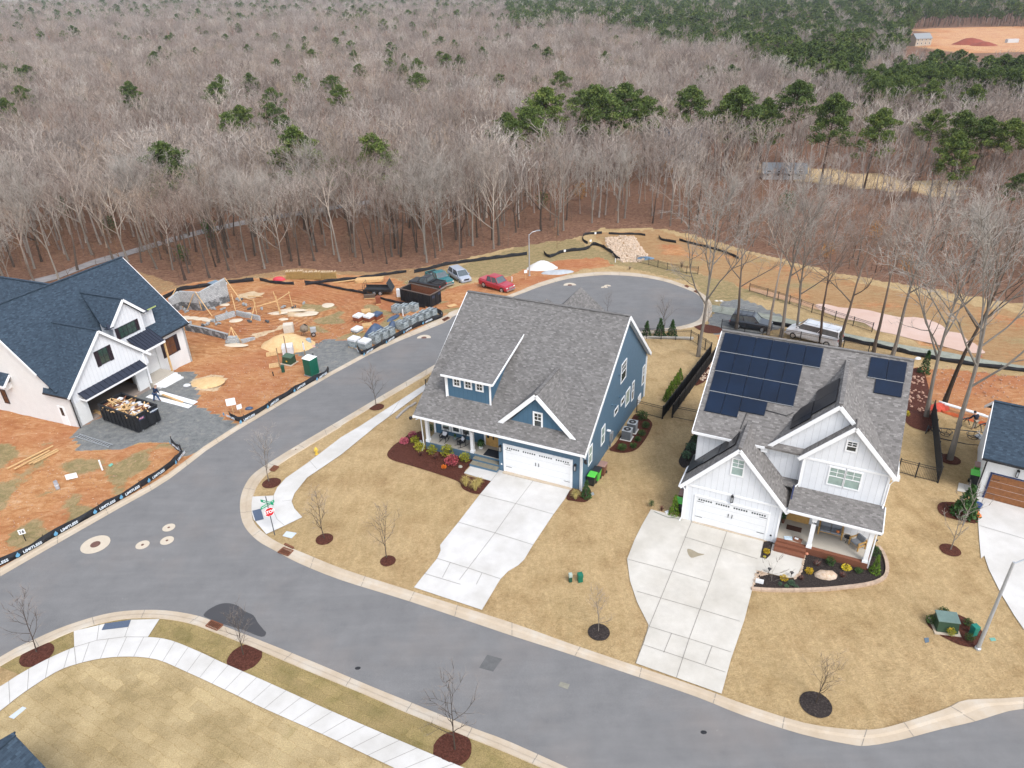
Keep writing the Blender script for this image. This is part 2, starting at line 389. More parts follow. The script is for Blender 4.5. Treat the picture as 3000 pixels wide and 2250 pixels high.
Z_SAND = [zone(zM, [(920, 690), (960, 660), (1060, 655), (1100, 690), (1050, 735), (950, 735)]), zone(zO, [(1400, 540), (1600, 470), (1720, 500), (1900, 500), (1880, 570), (1700, 600), (1500, 560), (1420, 590)]),
          zone(zO, [(960, 340), (1150, 290), (1300, 310), (1250, 350), (1020, 380)]), zone(zO, [(1150, 810), (1400, 740), (1560, 670), (1540, 720), (1380, 790), (1180, 840)])]
Z_ROUGH = zone(zW, [(860, 612), (1000, 572), (1120, 533), (1240, 515), (1300, 545), (1400, 560), (1500, 590), (1600, 600), (1700, 650), (1850, 700), (2000, 735), (2260, 790), (2260, 745), (2000, 700), (1900, 690), (1700, 655), (1620, 640), (1560, 720), (1500, 610), (1330, 572), (1200, 570), (1080, 600), (1000, 600), (930, 630)])
Z_BERM = zone(zW, [(1280, 505), (1420, 495), (1560, 535), (1700, 570), (1900, 620), (2100, 660), (2400, 700), (2400, 830), (2212, 800), (2000, 750), (1900, 700), (1700, 650), (1550, 605), (1440, 565), (1330, 555)])
Z_PIT = zone(zW, [(1540, 700), (1600, 720), (1800, 760), (1960, 790), (2400, 830), (2400, 940), (2130, 915), (2060, 900), (1990, 850), (1950, 850), (1560, 770)])
Z_FIELD = [zone(zW, [(1640, 352), (1800, 366), (1960, 384), (2080, 402), (2080, 426), (1850, 406), (1700, 388), (1640, 380)])]
Z_RED = zone(zW, [(1975, 62), (2080, 57), (2400, 62), (2400, 118), (2110, 112), (2040, 108), (1950, 104)])
def wobble(x, y, a, s=0.5): return a * noise.noise(Vector((x * s, y * s, 1.7))), a * noise.noise(Vector((x * s, y * s, 9.1)))
def zweights(x, y, z):
    px, py = PX((x, y, z)); k = 14 * 60 / max(40, y)
    dx, dy = wobble(x, y, k); px += dx; py += dy * 0.6
    W = [0] * 6                                   # clay gravel litter / rough sand dirt
    if y > 150 or py < tree_y(px) + 4: W[2] = 1
    if inpoly(px, py, Z_ROUGH): W = [0, 0, 0, 1, 0, 0]
    if inpoly(px, py, Z_BERM): q2 = noise.noise(Vector((x * .12, y * .2, 6))); W = [0.22 + q2 * .7, 0, 0, 0.25 - q2 * .6, 0, 0.85]
    if inpoly(px, py, Z_CLAY): W = [1, 0, 0, 0, 0, 0]
    if inpoly(px, py, Z_PIT): W = [0.75, 0, 0, 0, 0.25, 0]
    if px < 1320 and 600 < py < 960 and x < 2 and sum(W) == 0: W = [0.3, 0, 0.55, 0, 0, 0.5]
    for q in Z_GRAV:
        if inpoly(px, py, q): W = [0, 1, 0, 0, 0, 0]
    for q in Z_SAND:
        if inpoly(px, py, q): W[4] = 1
    for q in Z_FIELD:
        if inpoly(px, py, q): W = [0, 0, 0, 0, 0.45, 0]
    if inpoly(px, py, Z_RED): W = [1, 0, 0, 0, 0.42, 0]
    if W[0] == 1 and y < 95:                      # weedy strip inside the silt fence, green tufts
        q = noise.noise(Vector((x * 0.35, y * 0.35, 4)))
        if px < 640 and py > 1290 and q > -0.05: W[3] = min(0.75, 0.3 + q * 2)
        if px > 880 and py < 1000 and q > 0.0: W[3] = min(0.8, 0.3 + q * 2)
    return W
def axis(fine0, fine1, fs, lo, hi, g0):
    a = []; x = fine0
    while x <= fine1: a.append(x); x += fs
    st = fs; x = fine1
    while x < hi: st *= g0; x += st; a.append(x)
    st = fs; x = fine0
    while x > lo: st *= g0; x -= st; a.insert(0, x)
    return a
XS = axis(-62, 56, 0.55, -2600, 2600, 1.16); YS = axis(17, 118, 0.55, -60, 2900, 1.035)
verts = []; WA = []
for y in YS:
    for x in XS:
        z = TZ(x, y); ww = zweights(x, y, z) if y > 5 else [0] * 6
        if ww[0] > 0.5 and 15 < y < 118:                    # ruts and heaps in the bare clay
            z += 0.10 * noise.noise(Vector((x * 0.5 + y * 0.2, y * 0.9, 2))) + 0.05 * noise.noise(Vector((x * 1.3, y * 2.1, 5))) - 0.05
        verts.append((x, y, z - 0.012)); WA.append(ww)
nx = len(XS); faces = [(j * nx + i, j * nx + i + 1, (j + 1) * nx + i + 1, (j + 1) * nx + i) for j in range(len(YS) - 1) for i in range(nx - 1)]
me = bpy.data.meshes.new("ground"); me.from_pydata(verts, [], faces)
for nm, o_ in (("zoneA", 0), ("zoneB", 3)):
    at = me.color_attributes.new(nm, 'FLOAT_COLOR', 'POINT'); buf = []
    for q in WA: buf += [q[o_], q[o_ + 1], q[o_ + 2], 1]
    at.data.foreach_set("color", buf)
for p in me.polygons: p.use_smooth = True
m, t, b = nodes("ground_soil"); v = vmap(t)
aA = N(t, "ShaderNodeAttribute", attribute_name="zoneA"); aB = N(t, "ShaderNodeAttribute", attribute_name="zoneB")
sA = N(t, "ShaderNodeSeparateColor"); sB = N(t, "ShaderNodeSeparateColor"); lk(t, aA.outputs[0], sA.inputs[0]); lk(t, aB.outputs[0], sB.inputs[0])
n1 = noi(t, v, 0.35, 7, 0.68); n2 = noi(t, v, 14, 4, 0.7); n3 = noi(t, v, 1.6, 6, 0.7, 0.6); n4 = noi(t, v, 0.09, 4, 0.6)
stretch = vmap(t, 'Object', (1.0, 1.7, 1), 0.35); n5 = noi(t, stretch, 0.9, 6, 0.7, 0.8)
turf = ramp(t, n1.outputs[0], [(0.25, (0.28, 0.182, 0.088)), (0.40, (0.385, 0.268, 0.138)), (0.55, (0.47, 0.340, 0.185)), (0.68, (0.39, 0.275, 0.142)), (0.8, (0.475, 0.35, 0.195))]).outputs[0]
turf = mix(t, mth(t, 'MULTIPLY', ramp(t, n4.outputs[0], [(0.45, (0, 0, 0)), (0.7, (1, 1, 1))]).outputs[0], 0.4), turf, (0.33, 0.24, 0.11))
clay = ramp(t, n5.outputs[0], [(0.25, (0.28, 0.110, 0.045)), (0.40, (0.39, 0.175, 0.070)), (0.53, (0.48, 0.245, 0.110)), (0.66, (0.54, 0.325, 0.175)), (0.85, (0.60, 0.43, 0.28))]).outputs[0]
clay = mix(t, mth(t, 'MULTIPLY', ramp(t, n4.outputs[0], [(0.42, (0, 0, 0)), (0.62, (1, 1, 1))]).outputs[0], 0.55), clay, (0.33, 0.10, 0.048))
vo = N(t, "ShaderNodeTexVoronoi"); vo.inputs["Scale"].default_value = 2.6; lk(t, v, vo.inputs["Vector"])
stone = mth(t, 'MULTIPLY', mth(t, 'LESS_THAN', vo.outputs["Distance"], 0.13), mth(t, 'GREATER_THAN', n3.outputs[0], 0.5))
clay = mix(t, stone, clay, (0.58, 0.45, 0.33))
rc = g(zB, 700, 480); mp = N(t, "ShaderNodeMapping"); mp.inputs["Location"].default_value = (-rc.x, -rc.y, 0); mp.inputs["Scale"].default_value = (1, 1, 0); lk(t, v, mp.inputs[0])
wv = N(t, "ShaderNodeTexWave"); wv.wave_type = 'RINGS'; wv.rings_direction = 'SPHERICAL'; wv.inputs["Scale"].default_value = 0.36; wv.inputs["Distortion"].default_value = 11; wv.inputs["Detail"].default_value = 4; wv.inputs["Detail Scale"].default_value = 0.6; lk(t, mp.outputs[0], wv.inputs["Vector"])
vl = N(t, "ShaderNodeVectorMath", operation='LENGTH'); lk(t, mp.outputs[0], vl.inputs[0])
clay = mix(t, mth(t, 'MULTIPLY', mth(t, 'MULTIPLY', wv.outputs[0], 0.75), ramp(t, mth(t, 'ADD', mth(t, 'DIVIDE', vl.outputs['Value'], 40.0), mth(t, 'MULTIPLY', n1.outputs[0], 0.7)), [(0.55, (1, 1, 1)), (0.8, (0, 0, 0))]).outputs[0]), clay, mix(t, 1.0, clay, (0.66, 0.58, 0.52), 'MULTIPLY'))
grav = ramp(t, n3.outputs[0], [(0.3, (0.13, 0.135, 0.135)), (0.55, (0.21, 0.215, 0.21)), (0.72, (0.30, 0.27, 0.23))]).outputs[0]
litt = ramp(t, n3.outputs[0], [(0.25, (0.060, 0.034, 0.024)), (0.42, (0.14, 0.075, 0.048)), (0.58, (0.22, 0.118, 0.075)), (0.75, (0.34, 0.22, 0.15))]).outputs[0]
roug = ramp(t, n3.outputs[0], [(0.25, (0.175, 0.155, 0.065)), (0.45, (0.255, 0.20, 0.095)), (0.6, (0.34, 0.25, 0.13)), (0.75, (0.37, 0.23, 0.12))]).outputs[0]
sand = ramp(t, n3.outputs[0], [(0.3, (0.48, 0.33, 0.19)), (0.7, (0.66, 0.52, 0.35))]).outputs[0]
dirt = ramp(t, n5.outputs[0], [(0.3, (0.28, 0.15, 0.065)), (0.6, (0.38, 0.24, 0.12)), (0.8, (0.22, 0.17, 0.085))]).outputs[0]
def msk(s, amt=0.55):
    q = mth(t, 'ADD', s, mth(t, 'MULTIPLY', mth(t, 'SUBTRACT', n3.outputs[0], 0.5), amt * 2))
    return ramp(t, q, [(0.4, (0, 0, 0)), (0.6, (1, 1, 1))]).outputs[0]
nm = noi(t, v, 4.5, 5, 0.75); n7 = noi(t, vmap(t, 'Object', (3.0, 0.5, 1), 0.45), 0.8, 3)
turf = mix(t, 0.7, turf, mix(t, ramp(t, nm.outputs[0], [(0.35, (0, 0, 0)), (0.65, (1, 1, 1))]).outputs[0], (0.76, 0.74, 0.70), (1.16, 1.16, 1.16)), 'MULTIPLY')
turf = mix(t, 0.5, turf, mix(t, ramp(t, n7.outputs[0], [(0.4, (0, 0, 0)), (0.6, (1, 1, 1))]).outputs[0], (0.90, 0.90, 0.86), (1.08, 1.07, 1.05)), 'MULTIPLY')
c = turf
for s_, cc in ((sA.outputs[2], litt), (sB.outputs[2], dirt), (sA.outputs[0], clay), (sA.outputs[1], grav), (sB.outputs[0], roug), (sB.outputs[1], sand)):
    c = mix(t, msk(s_), c, cc)
c = mix(t, 0.45, c, mix(t, ramp(t, n2.outputs[0], [(0.3, (0, 0, 0)), (0.7, (1, 1, 1))]).outputs[0], (0.5, 0.5, 0.5), (1.45, 1.45, 1.45)), 'MULTIPLY')
lk(t, c, b.inputs["Base Color"]); b.inputs["Roughness"].default_value = 0.97; b.inputs["Specular IOR Level"].default_value = 0.15
bump(t, b, mth(t, 'ADD', n2.outputs[0], n3.outputs[0]), 0.9, 0.10)
me.materials.append(m); GROUND = m
go = bpy.data.objects.new("ground", me); col.objects.link(go); struct(go)

# ---- roads
L_in = [GT(-260, 1842)] + gp(zE, [(0, 1160), (400, 930), (820, 690), (1180, 480), (1640, 150)]) + gp(zB, [(1400, 750), (1880, 545), (1975, 487)]) + gp(zG, [(290, 605), (520, 520), (740, 460), (950, 436), (1080, 431), (1300, 445), (1500, 480), (1650, 530), (1770, 582), (1822, 640), (1828, 705), (1800, 780), (1740, 818), (1640, 845), (1560, 858)])
L_out = [GT(-260, 1815)] + gp(zE, [(0, 1105), (400, 878), (800, 655), (1170, 445), (1620, 128)]) + gp(zB, [(1365, 745), (1860, 515), (1955, 462)]) + gp(zG, [(235, 600), (490, 497), (710, 437), (930, 411), (1080, 405), (1290, 418), (1500, 457), (1670, 510), (1800, 570), (1880, 635), (1897, 710), (1868, 790), (1790, 838), (1660, 868), (1560, 880)])
hid_in = [GT(1850, 975), GT(1700, 970), GT(1560, 955), GT(1480, 965), GT(1400, 1000)]
hid_out = [GT(1850, 988), GT(1700, 988), GT(1570, 972), GT(1495, 982), GT(1415, 1016)]
R_in = gp(zB, [(1865, 790), (1200, 1180)]) + gp(zM, [(1659, 878), (1450, 1000), (1340, 1068), (1240, 1135), (1195, 1190), (1170, 1255), (1168, 1330), (1190, 1400), (1250, 1465), (1330, 1512), (1450, 1575)]) + [GT(1000, 1700), GT(1200, 1762)] + gp(zK, [(0, 535), (220, 605), (550, 715), (800, 800), (1000, 880), (1250, 960), (1450, 1003), (1540, 1010), (1680, 985), (1850, 940), (2000, 905), (2130, 865), (2212, 850)]) + [GT(3300, 2030)]
R_out = gp(zB, [(1855, 833), (1240, 1195)]) + gp(zM, [(1659, 912), (1480, 1020), (1375, 1085), (1290, 1150), (1248, 1205), (1228, 1262), (1225, 1330), (1240, 1385), (1290, 1435), (1360, 1480), (1470, 1525)]) + [GT(1012, 1670), GT(1215, 1735)] + gp(zK, [(0, 480), (245, 568), (560, 675), (815, 762), (1005, 832), (1260, 912), (1460, 940), (1560, 940), (1640, 925), (1800, 875), (1890, 842), (1965, 812), (2212, 800)]) + [GT(3300, 2000)]
B_in = [GT(-260, 2095)] + gp(zF, [(0, 332), (150, 255), (290, 195), (450, 147), (580, 130), (720, 131), (860, 155), (960, 195), (1120, 258), (1340, 347), (1600, 457), (1780, 530), (2040, 637), (2212, 702)]) + [GT(1800, 2310), GT(2400, 2560), GT(3300, 2900)]
B_out = [GT(-240, 2130)] + gp(zF, [(0, 374), (170, 290), (310, 225), (455, 184), (570, 167), (700, 168), (820, 188), (915, 222), (1080, 287), (1310, 385), (1580, 497), (1755, 573), (2020, 680), (2190, 748)]) + [GT(1780, 2335), GT(2380, 2590), GT(3280, 2930)]
sl_ = lambda P: smoothline(P, 3)
L_in, L_out, R_in, R_out, B_in, B_out = map(sl_, (L_in, L_out, R_in, R_out, B_in, B_out))
road = drape("street_asphalt", L_in + hid_in + R_in + B_in[::-1], ASPH, 0.006, 3.0); struct(road)
KP = [(0, 0.012), (0.45, 0.022), (0.62, 0.07), (0.96, 0.075), (1.04, -0.05)]
def kerb(a, b, nm="kerb"): struct(band(nm, a, b, KP, KERB))
kerb(L_in + hid_in, L_out + hid_out); kerb(R_in, R_out); kerb(B_in, B_out)
jm = MB()
def kjoints(a, b, every, start=0):
    acc = start
    for i in range(len(a) - 1):
        d = (a[i + 1] - a[i]).length; acc += d
        if acc > every:
            acc = 0; p, q = a[i], b[i]
            for r in range(6):
                u, w_ = p.lerp(q, r / 6), p.lerp(q, (r + 1) / 6); h1 = 0.025 if r < 3 else 0.08
                dd = Vector((-(q - p).y, (q - p).x, 0)).normalized() * 0.016
                jm.face([(u.x - dd.x, u.y - dd.y, TZ(u.x, u.y) + h1), (u.x + dd.x, u.y + dd.y, TZ(u.x, u.y) + h1), (w_.x + dd.x, w_.y + dd.y, TZ(w_.x, w_.y) + h1), (w_.x - dd.x, w_.y - dd.y, TZ(w_.x, w_.y) + h1)])
def dens(a, b, n): return resample(a, n), resample(b, n)
for a, b in ((L_in, L_out), (R_in, R_out), (B_in, B_out)):
    # matched densification between control pairs keeps joints square to the kerb
    A2 = []; B2 = []
    for i in range(len(a) - 1):
        k = max(1, int((a[i + 1] - a[i]).length / 0.7))
        for j in range(k): A2.append(a[i].lerp(a[i + 1], j / k)); B2.append(b[i].lerp(b[i + 1], j / k))
    kjoints(A2, B2, 3.2)
struct(jm.build("kerb_joints", JOINT, None, uv=False))

# ---- sidewalks and drives
SW_R = gp(zB, [(2150, 690), (1900, 850), (1820, 905), (1335, 1217)]) + gp(zM, [(1659, 965)]) + gp(zE, [(2133, 375), (1985, 478), (1925, 545), (1900, 600), (1750, 607), (1737, 680), (1762, 765), (1850, 868), (1980, 808), (2100, 750), (2045, 690), (2025, 640), (2045, 585), (2133, 475)]) + gp(zM, [(1659, 1050)]) + gp(zB, [(1440, 1217), (1770, 975), (2150, 740)])
struct(drape("corner_sidewalk", SW_R, CONC, 0.05, 3.0))
SWU = smoothline(gp(zF, [(-150, 540), (0, 462), (85, 408), (200, 345), (320, 292), (420, 262), (540, 247), (650, 248), (740, 262), (860, 310), (960, 357), (1140, 435), (1400, 553), (1600, 640), (1850, 747), (2050, 832), (2300, 940)]), 3)
SWD = smoothline(gp(zF, [(-120, 650), (0, 568), (100, 490), (240, 400), (330, 365), (440, 340), (560, 332), (680, 345), (800, 395), (920, 450), (1050, 512), (1150, 560), (1400, 670), (1560, 745), (1700, 811), (1900, 905), (2100, 1000)]), 3)
struct(drape("curving_sidewalk", SWU + SWD[::-1], CONC, 0.05, 3.0))
struct(drape("sidewalk_ramp", gp(zF, [(320, 222), (455, 190), (565, 173), (690, 170), (640, 247), (540, 247), (420, 262), (322, 290)]), CONC, 0.055, 2.0))
TACT = plain("tactile_slate", (0.075, 0.10, 0.15), 0.8, 0.25, 20)
def tactile(z, pts, lab):
    o = drape("tactile_paving_mat", gp(z, pts), TACT, 0.075, 0.5); tag(o, lab, "paving mat", "dark tactile mats on the kerb ramps")
tactile(zF, [(455, 190), (567, 174), (555, 205), (440, 219)], "slate blue tactile mat on the ramp of the long curving sidewalk")
tactile(zE, [(1753, 707), (1812, 692), (1833, 765), (1775, 780)], "slate blue tactile mat on the corner beside the stop sign")
A2 = resample(SWU, 34); B2 = resample(SWD, 34); sj = MB()
for a, b in zip(A2, B2): line_strip(sj, [a, b], 0.022, 0.057)
for z, P in ((zF, [(322, 290), (330, 365)]), (zF, [(320, 292), (420, 262), (540, 247), (650, 248)]), (zF, [(430, 190), (420, 262)]), (zF, [(567, 172), (540, 247)]),
             (zE, [(1895, 700), (1925, 765), (1975, 808)]), (zE, [(1900, 600), (1895, 700)]), (zE, [(2022, 632), (1960, 640)]), (zM, [(1500, 1075), (1540, 1120)]), (zB, [(1600, 1045), (1530, 1150)])): line_strip(sj, gp(z, P), 0.024, 0.062)
DR_B = gp(zN, [(848, 690), (795, 690), (720, 785), (620, 905), (430, 1150), (300, 1312), (270, 1350), (274, 1400), (243, 1470), (90, 1659)]) + [GT(1213, 1722), GT(1412, 1788)] + gp(zN, [(800, 1655), (870, 1583), (960, 1530), (1012, 1480), (1090, 1350), (1270, 1080), (1370, 945), (1430, 840)])
struct(drape("driveway_blue_house", DR_B, CONC, 0.04, 3.0))
struct(drape("front_walk", gp(zN, [(480, 715), (562, 628), (778, 682), (810, 692), (722, 786), (600, 752)]), CONC, 0.05, 2.0))
DR_W = gp(zK, [(600, -10), (560, 60), (530, 120), (497, 205), (510, 300), (540, 390), (590, 490), (572, 560), (535, 655), (905, 787), (945, 640), (1003, 470), (1060, 250), (1092, 105), (930, 65), (775, 35), (700, 15)])
struct(drape("driveway_white_house", DR_W, CONC2, 0.04, 3.0))
struct(drape("porch_walk", gp(zR, [(262, 1012), (645, 1112), (635, 1180), (612, 1300), (560, 1395), (500, 1425), (430, 1425), (60, 1335), (112, 1182), (185, 1198), (235, 1150)]), CONC2, 0.05, 2.0))
struct(drape("driveway_right_house", gp(zH, [(742, 1150), (765, 1215), (757, 1300), (765, 1420), (775, 1530)]) + gp(zK, [(2040, 190), (2060, 250), (2110, 350), (2170, 450), (2212, 510)]) + [GT(3200, 1900), GT(3300, 1500), GT(3100, 1520)] + gp(zH, [(1037, 1225), (793, 1160)]), CONC, 0.04, 3.0))
for z, P in ((zN, [(1120, 745), (935, 990), (755, 1245), (440, 1659)]), (zN, [(620, 905), (935, 985), (1270, 1080)]), (zN, [(430, 1150), (755, 1245), (1090, 1350)]), (zN, [(243, 1470), (520, 1556), (800, 1650)]), (zN, [(130, 1603), (450, 1700)]),
             (zN, [(360, 1508), (290, 1640)]), (zN, [(640, 1600), (590, 1700)]), (zN, [(795, 690), (720, 785)]),
             (zK, [(778, 38), (690, 260), (592, 497), (535, 655)]), (zK, [(930, 80), (855, 305), (765, 550), (710, 718)]), (zK, [(592, 497), (765, 550), (945, 607)]), (zK, [(565, 575), (745, 635), (922, 695)]), (zK, [(495, 205), (690, 257), (855, 305)]), (zK, [(540, 345), (635, 372), (810, 422), (985, 475)]), (zK, [(745, 110), (1060, 205)]),
             (zK, [(655, 610), (690, 525)]), (zK, [(835, 660), (865, 580)]), (zH, [(765, 1330), (1037, 1410)])): line_strip(sj, gp(z, P), 0.026, 0.062)
struct(sj.build("paving_joints", JOINT, None, uv=False))

# ---- sodded front lawn with its seams, verge strips
def sod_extra(t, b, v, c):
    mp = N(t, "ShaderNodeMapping"); mp.inputs["Rotation"].default_value = (0, 0, 0.52); lk(t, v, mp.inputs[0])
    br = N(t, "ShaderNodeTexBrick"); br.offset = 0.43
    for k, x in (("Scale", 1.0), ("Mortar Size", 0.016), ("Brick Width", 1.55), ("Row Height", 0.62), ("Mortar Smooth", 0.6)): br.inputs[k].default_value = x
    br.inputs["Color1"].default_value = (0.86, 0.86, 0.86, 1); br.inputs["Color2"].default_value = (1.08, 1.08, 1.08, 1); br.inputs["Mortar"].default_value = (0.72, 0.66, 0.56, 1)
    d = noi(t, v, 2.5, 4); s = N(t, "ShaderNodeVectorMath", operation='SCALE'); s.inputs["Scale"].default_value = 0.42; lk(t, d.outputs["Color"], s.inputs[0])
    a = N(t, "ShaderNodeVectorMath", operation='ADD'); lk(t, mp.outputs[0], a.inputs[0]); lk(t, s.outputs[0], a.inputs[1]); lk(t, a.outputs[0], br.inputs["Vector"])
    return mix(t, 0.8, c, br.outputs[0], 'MULTIPLY')
SOD = ground_noise("fresh_sod", [(0.25, (0.22, 0.165, 0.075)), (0.45, (0.35, 0.262, 0.135)), (0.6, (0.43, 0.33, 0.18)), (0.75, (0.33, 0.26, 0.125))], 0.35, 0.95, 9, 0.8, 0.05, 14, 0.5, sod_extra)
VERG = ground_noise("verge_turf", [(0.25, (0.17, 0.14, 0.05)), (0.5, (0.27, 0.205, 0.09)), (0.75, (0.34, 0.25, 0.12))], 0.7, 0.95, 9, 0.9, 0.06, 14, 0.6, sod_extra)
struct(drape("front_lawn", SWD + [GT(1600, 2700), GT(-500, 2700)], SOD, 0.012, 3.0))
struct(drape("verge", B_out[3:] + SWU[::-1][:-6], VERG, 0.016, 3.0))

# ---- mulch beds
def bed(nm, z, pts, mat, off=0.03, sm=3): struct(drape(nm, gp(z, pts), mat, off, 0.8, closed_smooth=sm))
bed("mulch_bed", zS, [(260, 540), (100, 570), (-30, 600), (-150, 700), (-300, 800), (-420, 960), (-330, 1070), (0, 1170), (480, 1320), (900, 1470), (960, 1560), (1020, 1630), (1200, 1700), (1340, 1700), (1400, 1620), (1515, 1475), (1300, 1420), (1020, 1330), (1170, 1130), (1205, 1050), (800, 960), (300, 820)], MULCHR)
bed("mulch_bed", zT, [(880, 1090), (990, 1120), (1080, 1200), (1060, 1290), (980, 1430), (880, 1530), (740, 1565), (620, 1550), (560, 1520), (640, 1440), (800, 1200)], MULCHR)
bed("mulch_bed", zN, [(1425, 850), (1385, 940), (1450, 960), (1550, 970), (1600, 930), (1600, 870), (1520, 850)], MULCHR)
BEDW = gp(zR, [(60, 1340), (140, 1370), (250, 1385), (430, 1430), (520, 1430), (590, 1370), (625, 1250), (640, 1110), (700, 1095), (1380, 1300), (1420, 1250), (1490, 1000), (1520, 1040), (1590, 1130), (1640, 1260), (1650, 1380), (1560, 1450), (1380, 1500), (1100, 1530), (800, 1560), (400, 1575), (20, 1560)])
struct(drape("mulch_bed", BEDW, MULCHB, 0.03, 0.8))
bed("mulch_bed", zR, [(160, 985), (275, 1000), (255, 1100), (225, 1160), (190, 1195), (115, 1178), (120, 1130)], MULCHB, sm=2)
bed("mulch_bed", zD, [(288, 705), (250, 740), (190, 840), (172, 885), (200, 920), (240, 900), (285, 830)], MULCHB)
bed("mulch_bed", zH, [(510, 1215), (540, 1185), (640, 1190), (740, 1220), (760, 1310), (660, 1300), (540, 1265)], MULCHR)
bed("mulch_bed", zK, [(1790, 460), (1850, 435), (1930, 445), (2000, 485), (2035, 530), (2010, 580), (1950, 580), (1880, 550), (1810, 505)], MULCHR)
bed("mulch_bed", zG, [(1740, 840), (1800, 828), (1900, 840), (1970, 860), (1975, 895), (1900, 905), (1820, 890)], MULCHR)
bed("mulch_bed", zH, [(330, 400), (420, 380), (470, 560), (475, 740), (400, 745), (320, 700), (305, 600)], MULCHR)
bed("mulch_bed", zL, [(180, 470), (215, 430), (180, 560), (90, 620), (80, 590)], MULCHR, sm=2)
def ring_bed(z, x, y, r, mat, nm="mulch_ring", sx=1.0):
    r *= .88; c = g(z, x, y); P = [Vector((c.x + r * sx * (1 + 0.06 * noise.noise(Vector((k, c.x, 0)))) * math.cos(k * PI / 12), c.y + r * (1 + 0.06 * noise.noise(Vector((k, c.y, 3)))) * math.sin(k * PI / 12), 0)) for k in range(24)]
    struct(drape(nm, P, mat, lambda px, py: 0.03 + 0.07 * max(0, 1 - math.hypot(px - c.x, py - c.y) / r), 0.35))
for z, x, y, r, mt in ((zF, 160, 322, 1.05, MULCHR), (zF, 1058, 335, 1.15, MULCHR), (zF, 1955, 732, 1.15, MULCHR), (zM, 1577, 1460, 0.72, MULCHR), (zM, 1320, 1187, 0.85, MULCHR), (zW, 838, 1212, 0.62, MULCHR), (zK, 375, 520, 0.76, MULCHB), (zK, 1312, 832, 0.95, MULCHB), (zK, 1893, 165, 0.75, MULCHR), (zH, 583, 925, 0.95, MULCHR), (zB, 1445, 1090, 0.85, MULCHR)): ring_bed(z, x, y, r, mt)

# ---- pond, stream, gravel path, woodland path, wet patch, wash-out stones
m, t, b = nodes("pink_silt_water"); v = vmap(t); n = noi(t, v, 0.25, 4)
lk(t, ramp(t, n.outputs[0], [(0.3, (0.50, 0.31, 0.22)), (0.7, (0.56, 0.38, 0.30))]).outputs[0], b.inputs["Base Color"]); b.inputs["Roughness"].default_value = 0.25
n = noi(t, v, 6, 3); bump(t, b, n.outputs[0], 0.12, 0.02); POND = m
struct(drape("pond_water", gp(zL, [(860, 95), (930, 92), (1010, 112), (1100, 118), (1200, 130), (1280, 150), (1350, 165), (1420, 178), (1500, 175), (1600, 195), (1680, 230), (1730, 270), (1800, 280), (1850, 330), (1890, 345), (1940, 385), (1960, 410), (1890, 410), (1800, 395), (1650, 355), (1500, 322), (1360, 285), (1250, 262), (1180, 215), (1060, 190), (960, 160), (890, 130)]), POND, 0.03, 2.0, closed_smooth=2))
STREAM = plain("orange_clay_water", (0.44, 0.25, 0.13), 0.5, 0.2, 0.6)
struct(drape("stream_water", gp(zL, [(430, -20), (560, 10), (700, 45), (860, 95), (900, 130), (860, 125), (740, 85), (560, 40), (440, 0)]), STREAM, 0.02, 2.0))
PATHG = ground_noise("greenish_gravel", [(0.3, (0.20, 0.21, 0.17)), (0.7, (0.32, 0.33, 0.28))], 1.2, 0.95, 30, 0.6, 0.02, 20, 0.4)
PU = smoothline(gp(zL, [(185, 95), (400, 130), (560, 160), (700, 190), (1000, 268), (1200, 310), (1450, 360), (1700, 400), (1900, 440), (2212, 492), (2600, 540)]), 3)
PD = smoothline(gp(zL, [(185, 140), (330, 165), (480, 185), (700, 232), (1010, 310), (1200, 348), (1420, 395), (1680, 445), (1890, 478), (2212, 525), (2600, 575)]), 3)
struct(drape("gravel_path", PU + PD[::-1], PATHG, 0.03, 3.0))
wp = [(-60, 640), (60, 606), (120, 592), (200, 562), (270, 543), (330, 525), (400, 505), (470, 488), (560, 470), (700, 448), (800, 432)]
WPU = smoothline(gp(zW, wp), 2); WPD = smoothline(gp(zW, [(x, y + 13 - 0.006 * x) for x, y in wp]), 2)
PATHW = ground_noise("old_asphalt_path", [(0.3, (0.20, 0.185, 0.18)), (0.7, (0.30, 0.28, 0.275))], 0.6, 0.95, 30, 0.4, 0.01, 20, 0.4)
struct(drape("woodland_path", WPU + WPD[::-1], PATHW, 0.05, 3.0))
PATHT = plain("pale_dirt_track", (0.42, 0.29, 0.16), 0.95, 0.25, 0.8)
tu = [(1430, 545), (1560, 590), (1700, 618), (1900, 660), (2100, 705), (2250, 745)]
m, t, b = nodes("wet_asphalt"); b.inputs["Base Color"].default_value = (0.05, 0.048, 0.05, 1); b.inputs["Roughness"].default_value = 0.45; WET = m
WETP = gp(zF, [(880, 150), (905, 125), (950, 103), (990, 100), (1030, 112), (1060, 135), (1095, 152), (1115, 185), (1140, 215), (1150, 228), (1130, 245), (1050, 215), (965, 190), (900, 165)])
struct(drape("wet_patch", WETP, WET, 0.012, 1.0, closed_smooth=3))
STAIN = plain("damp_concrete", (0.27, 0.23, 0.16), 0.5, 0.15)
struct(drape("puddle_stain", gp(zD, [(222, 1385), (250, 1390), (285, 1408), (320, 1415), (285, 1425), (245, 1435), (225, 1412)]), STAIN, 0.046, 0.5, closed_smooth=3))
RIP = ground_noise("riprap", [(0.35, (0.30, 0.22, 0.17)), (0.6, (0.5, 0.42, 0.36))], 3, 0.9, 6, 1, 0.2, 8, 0.5)
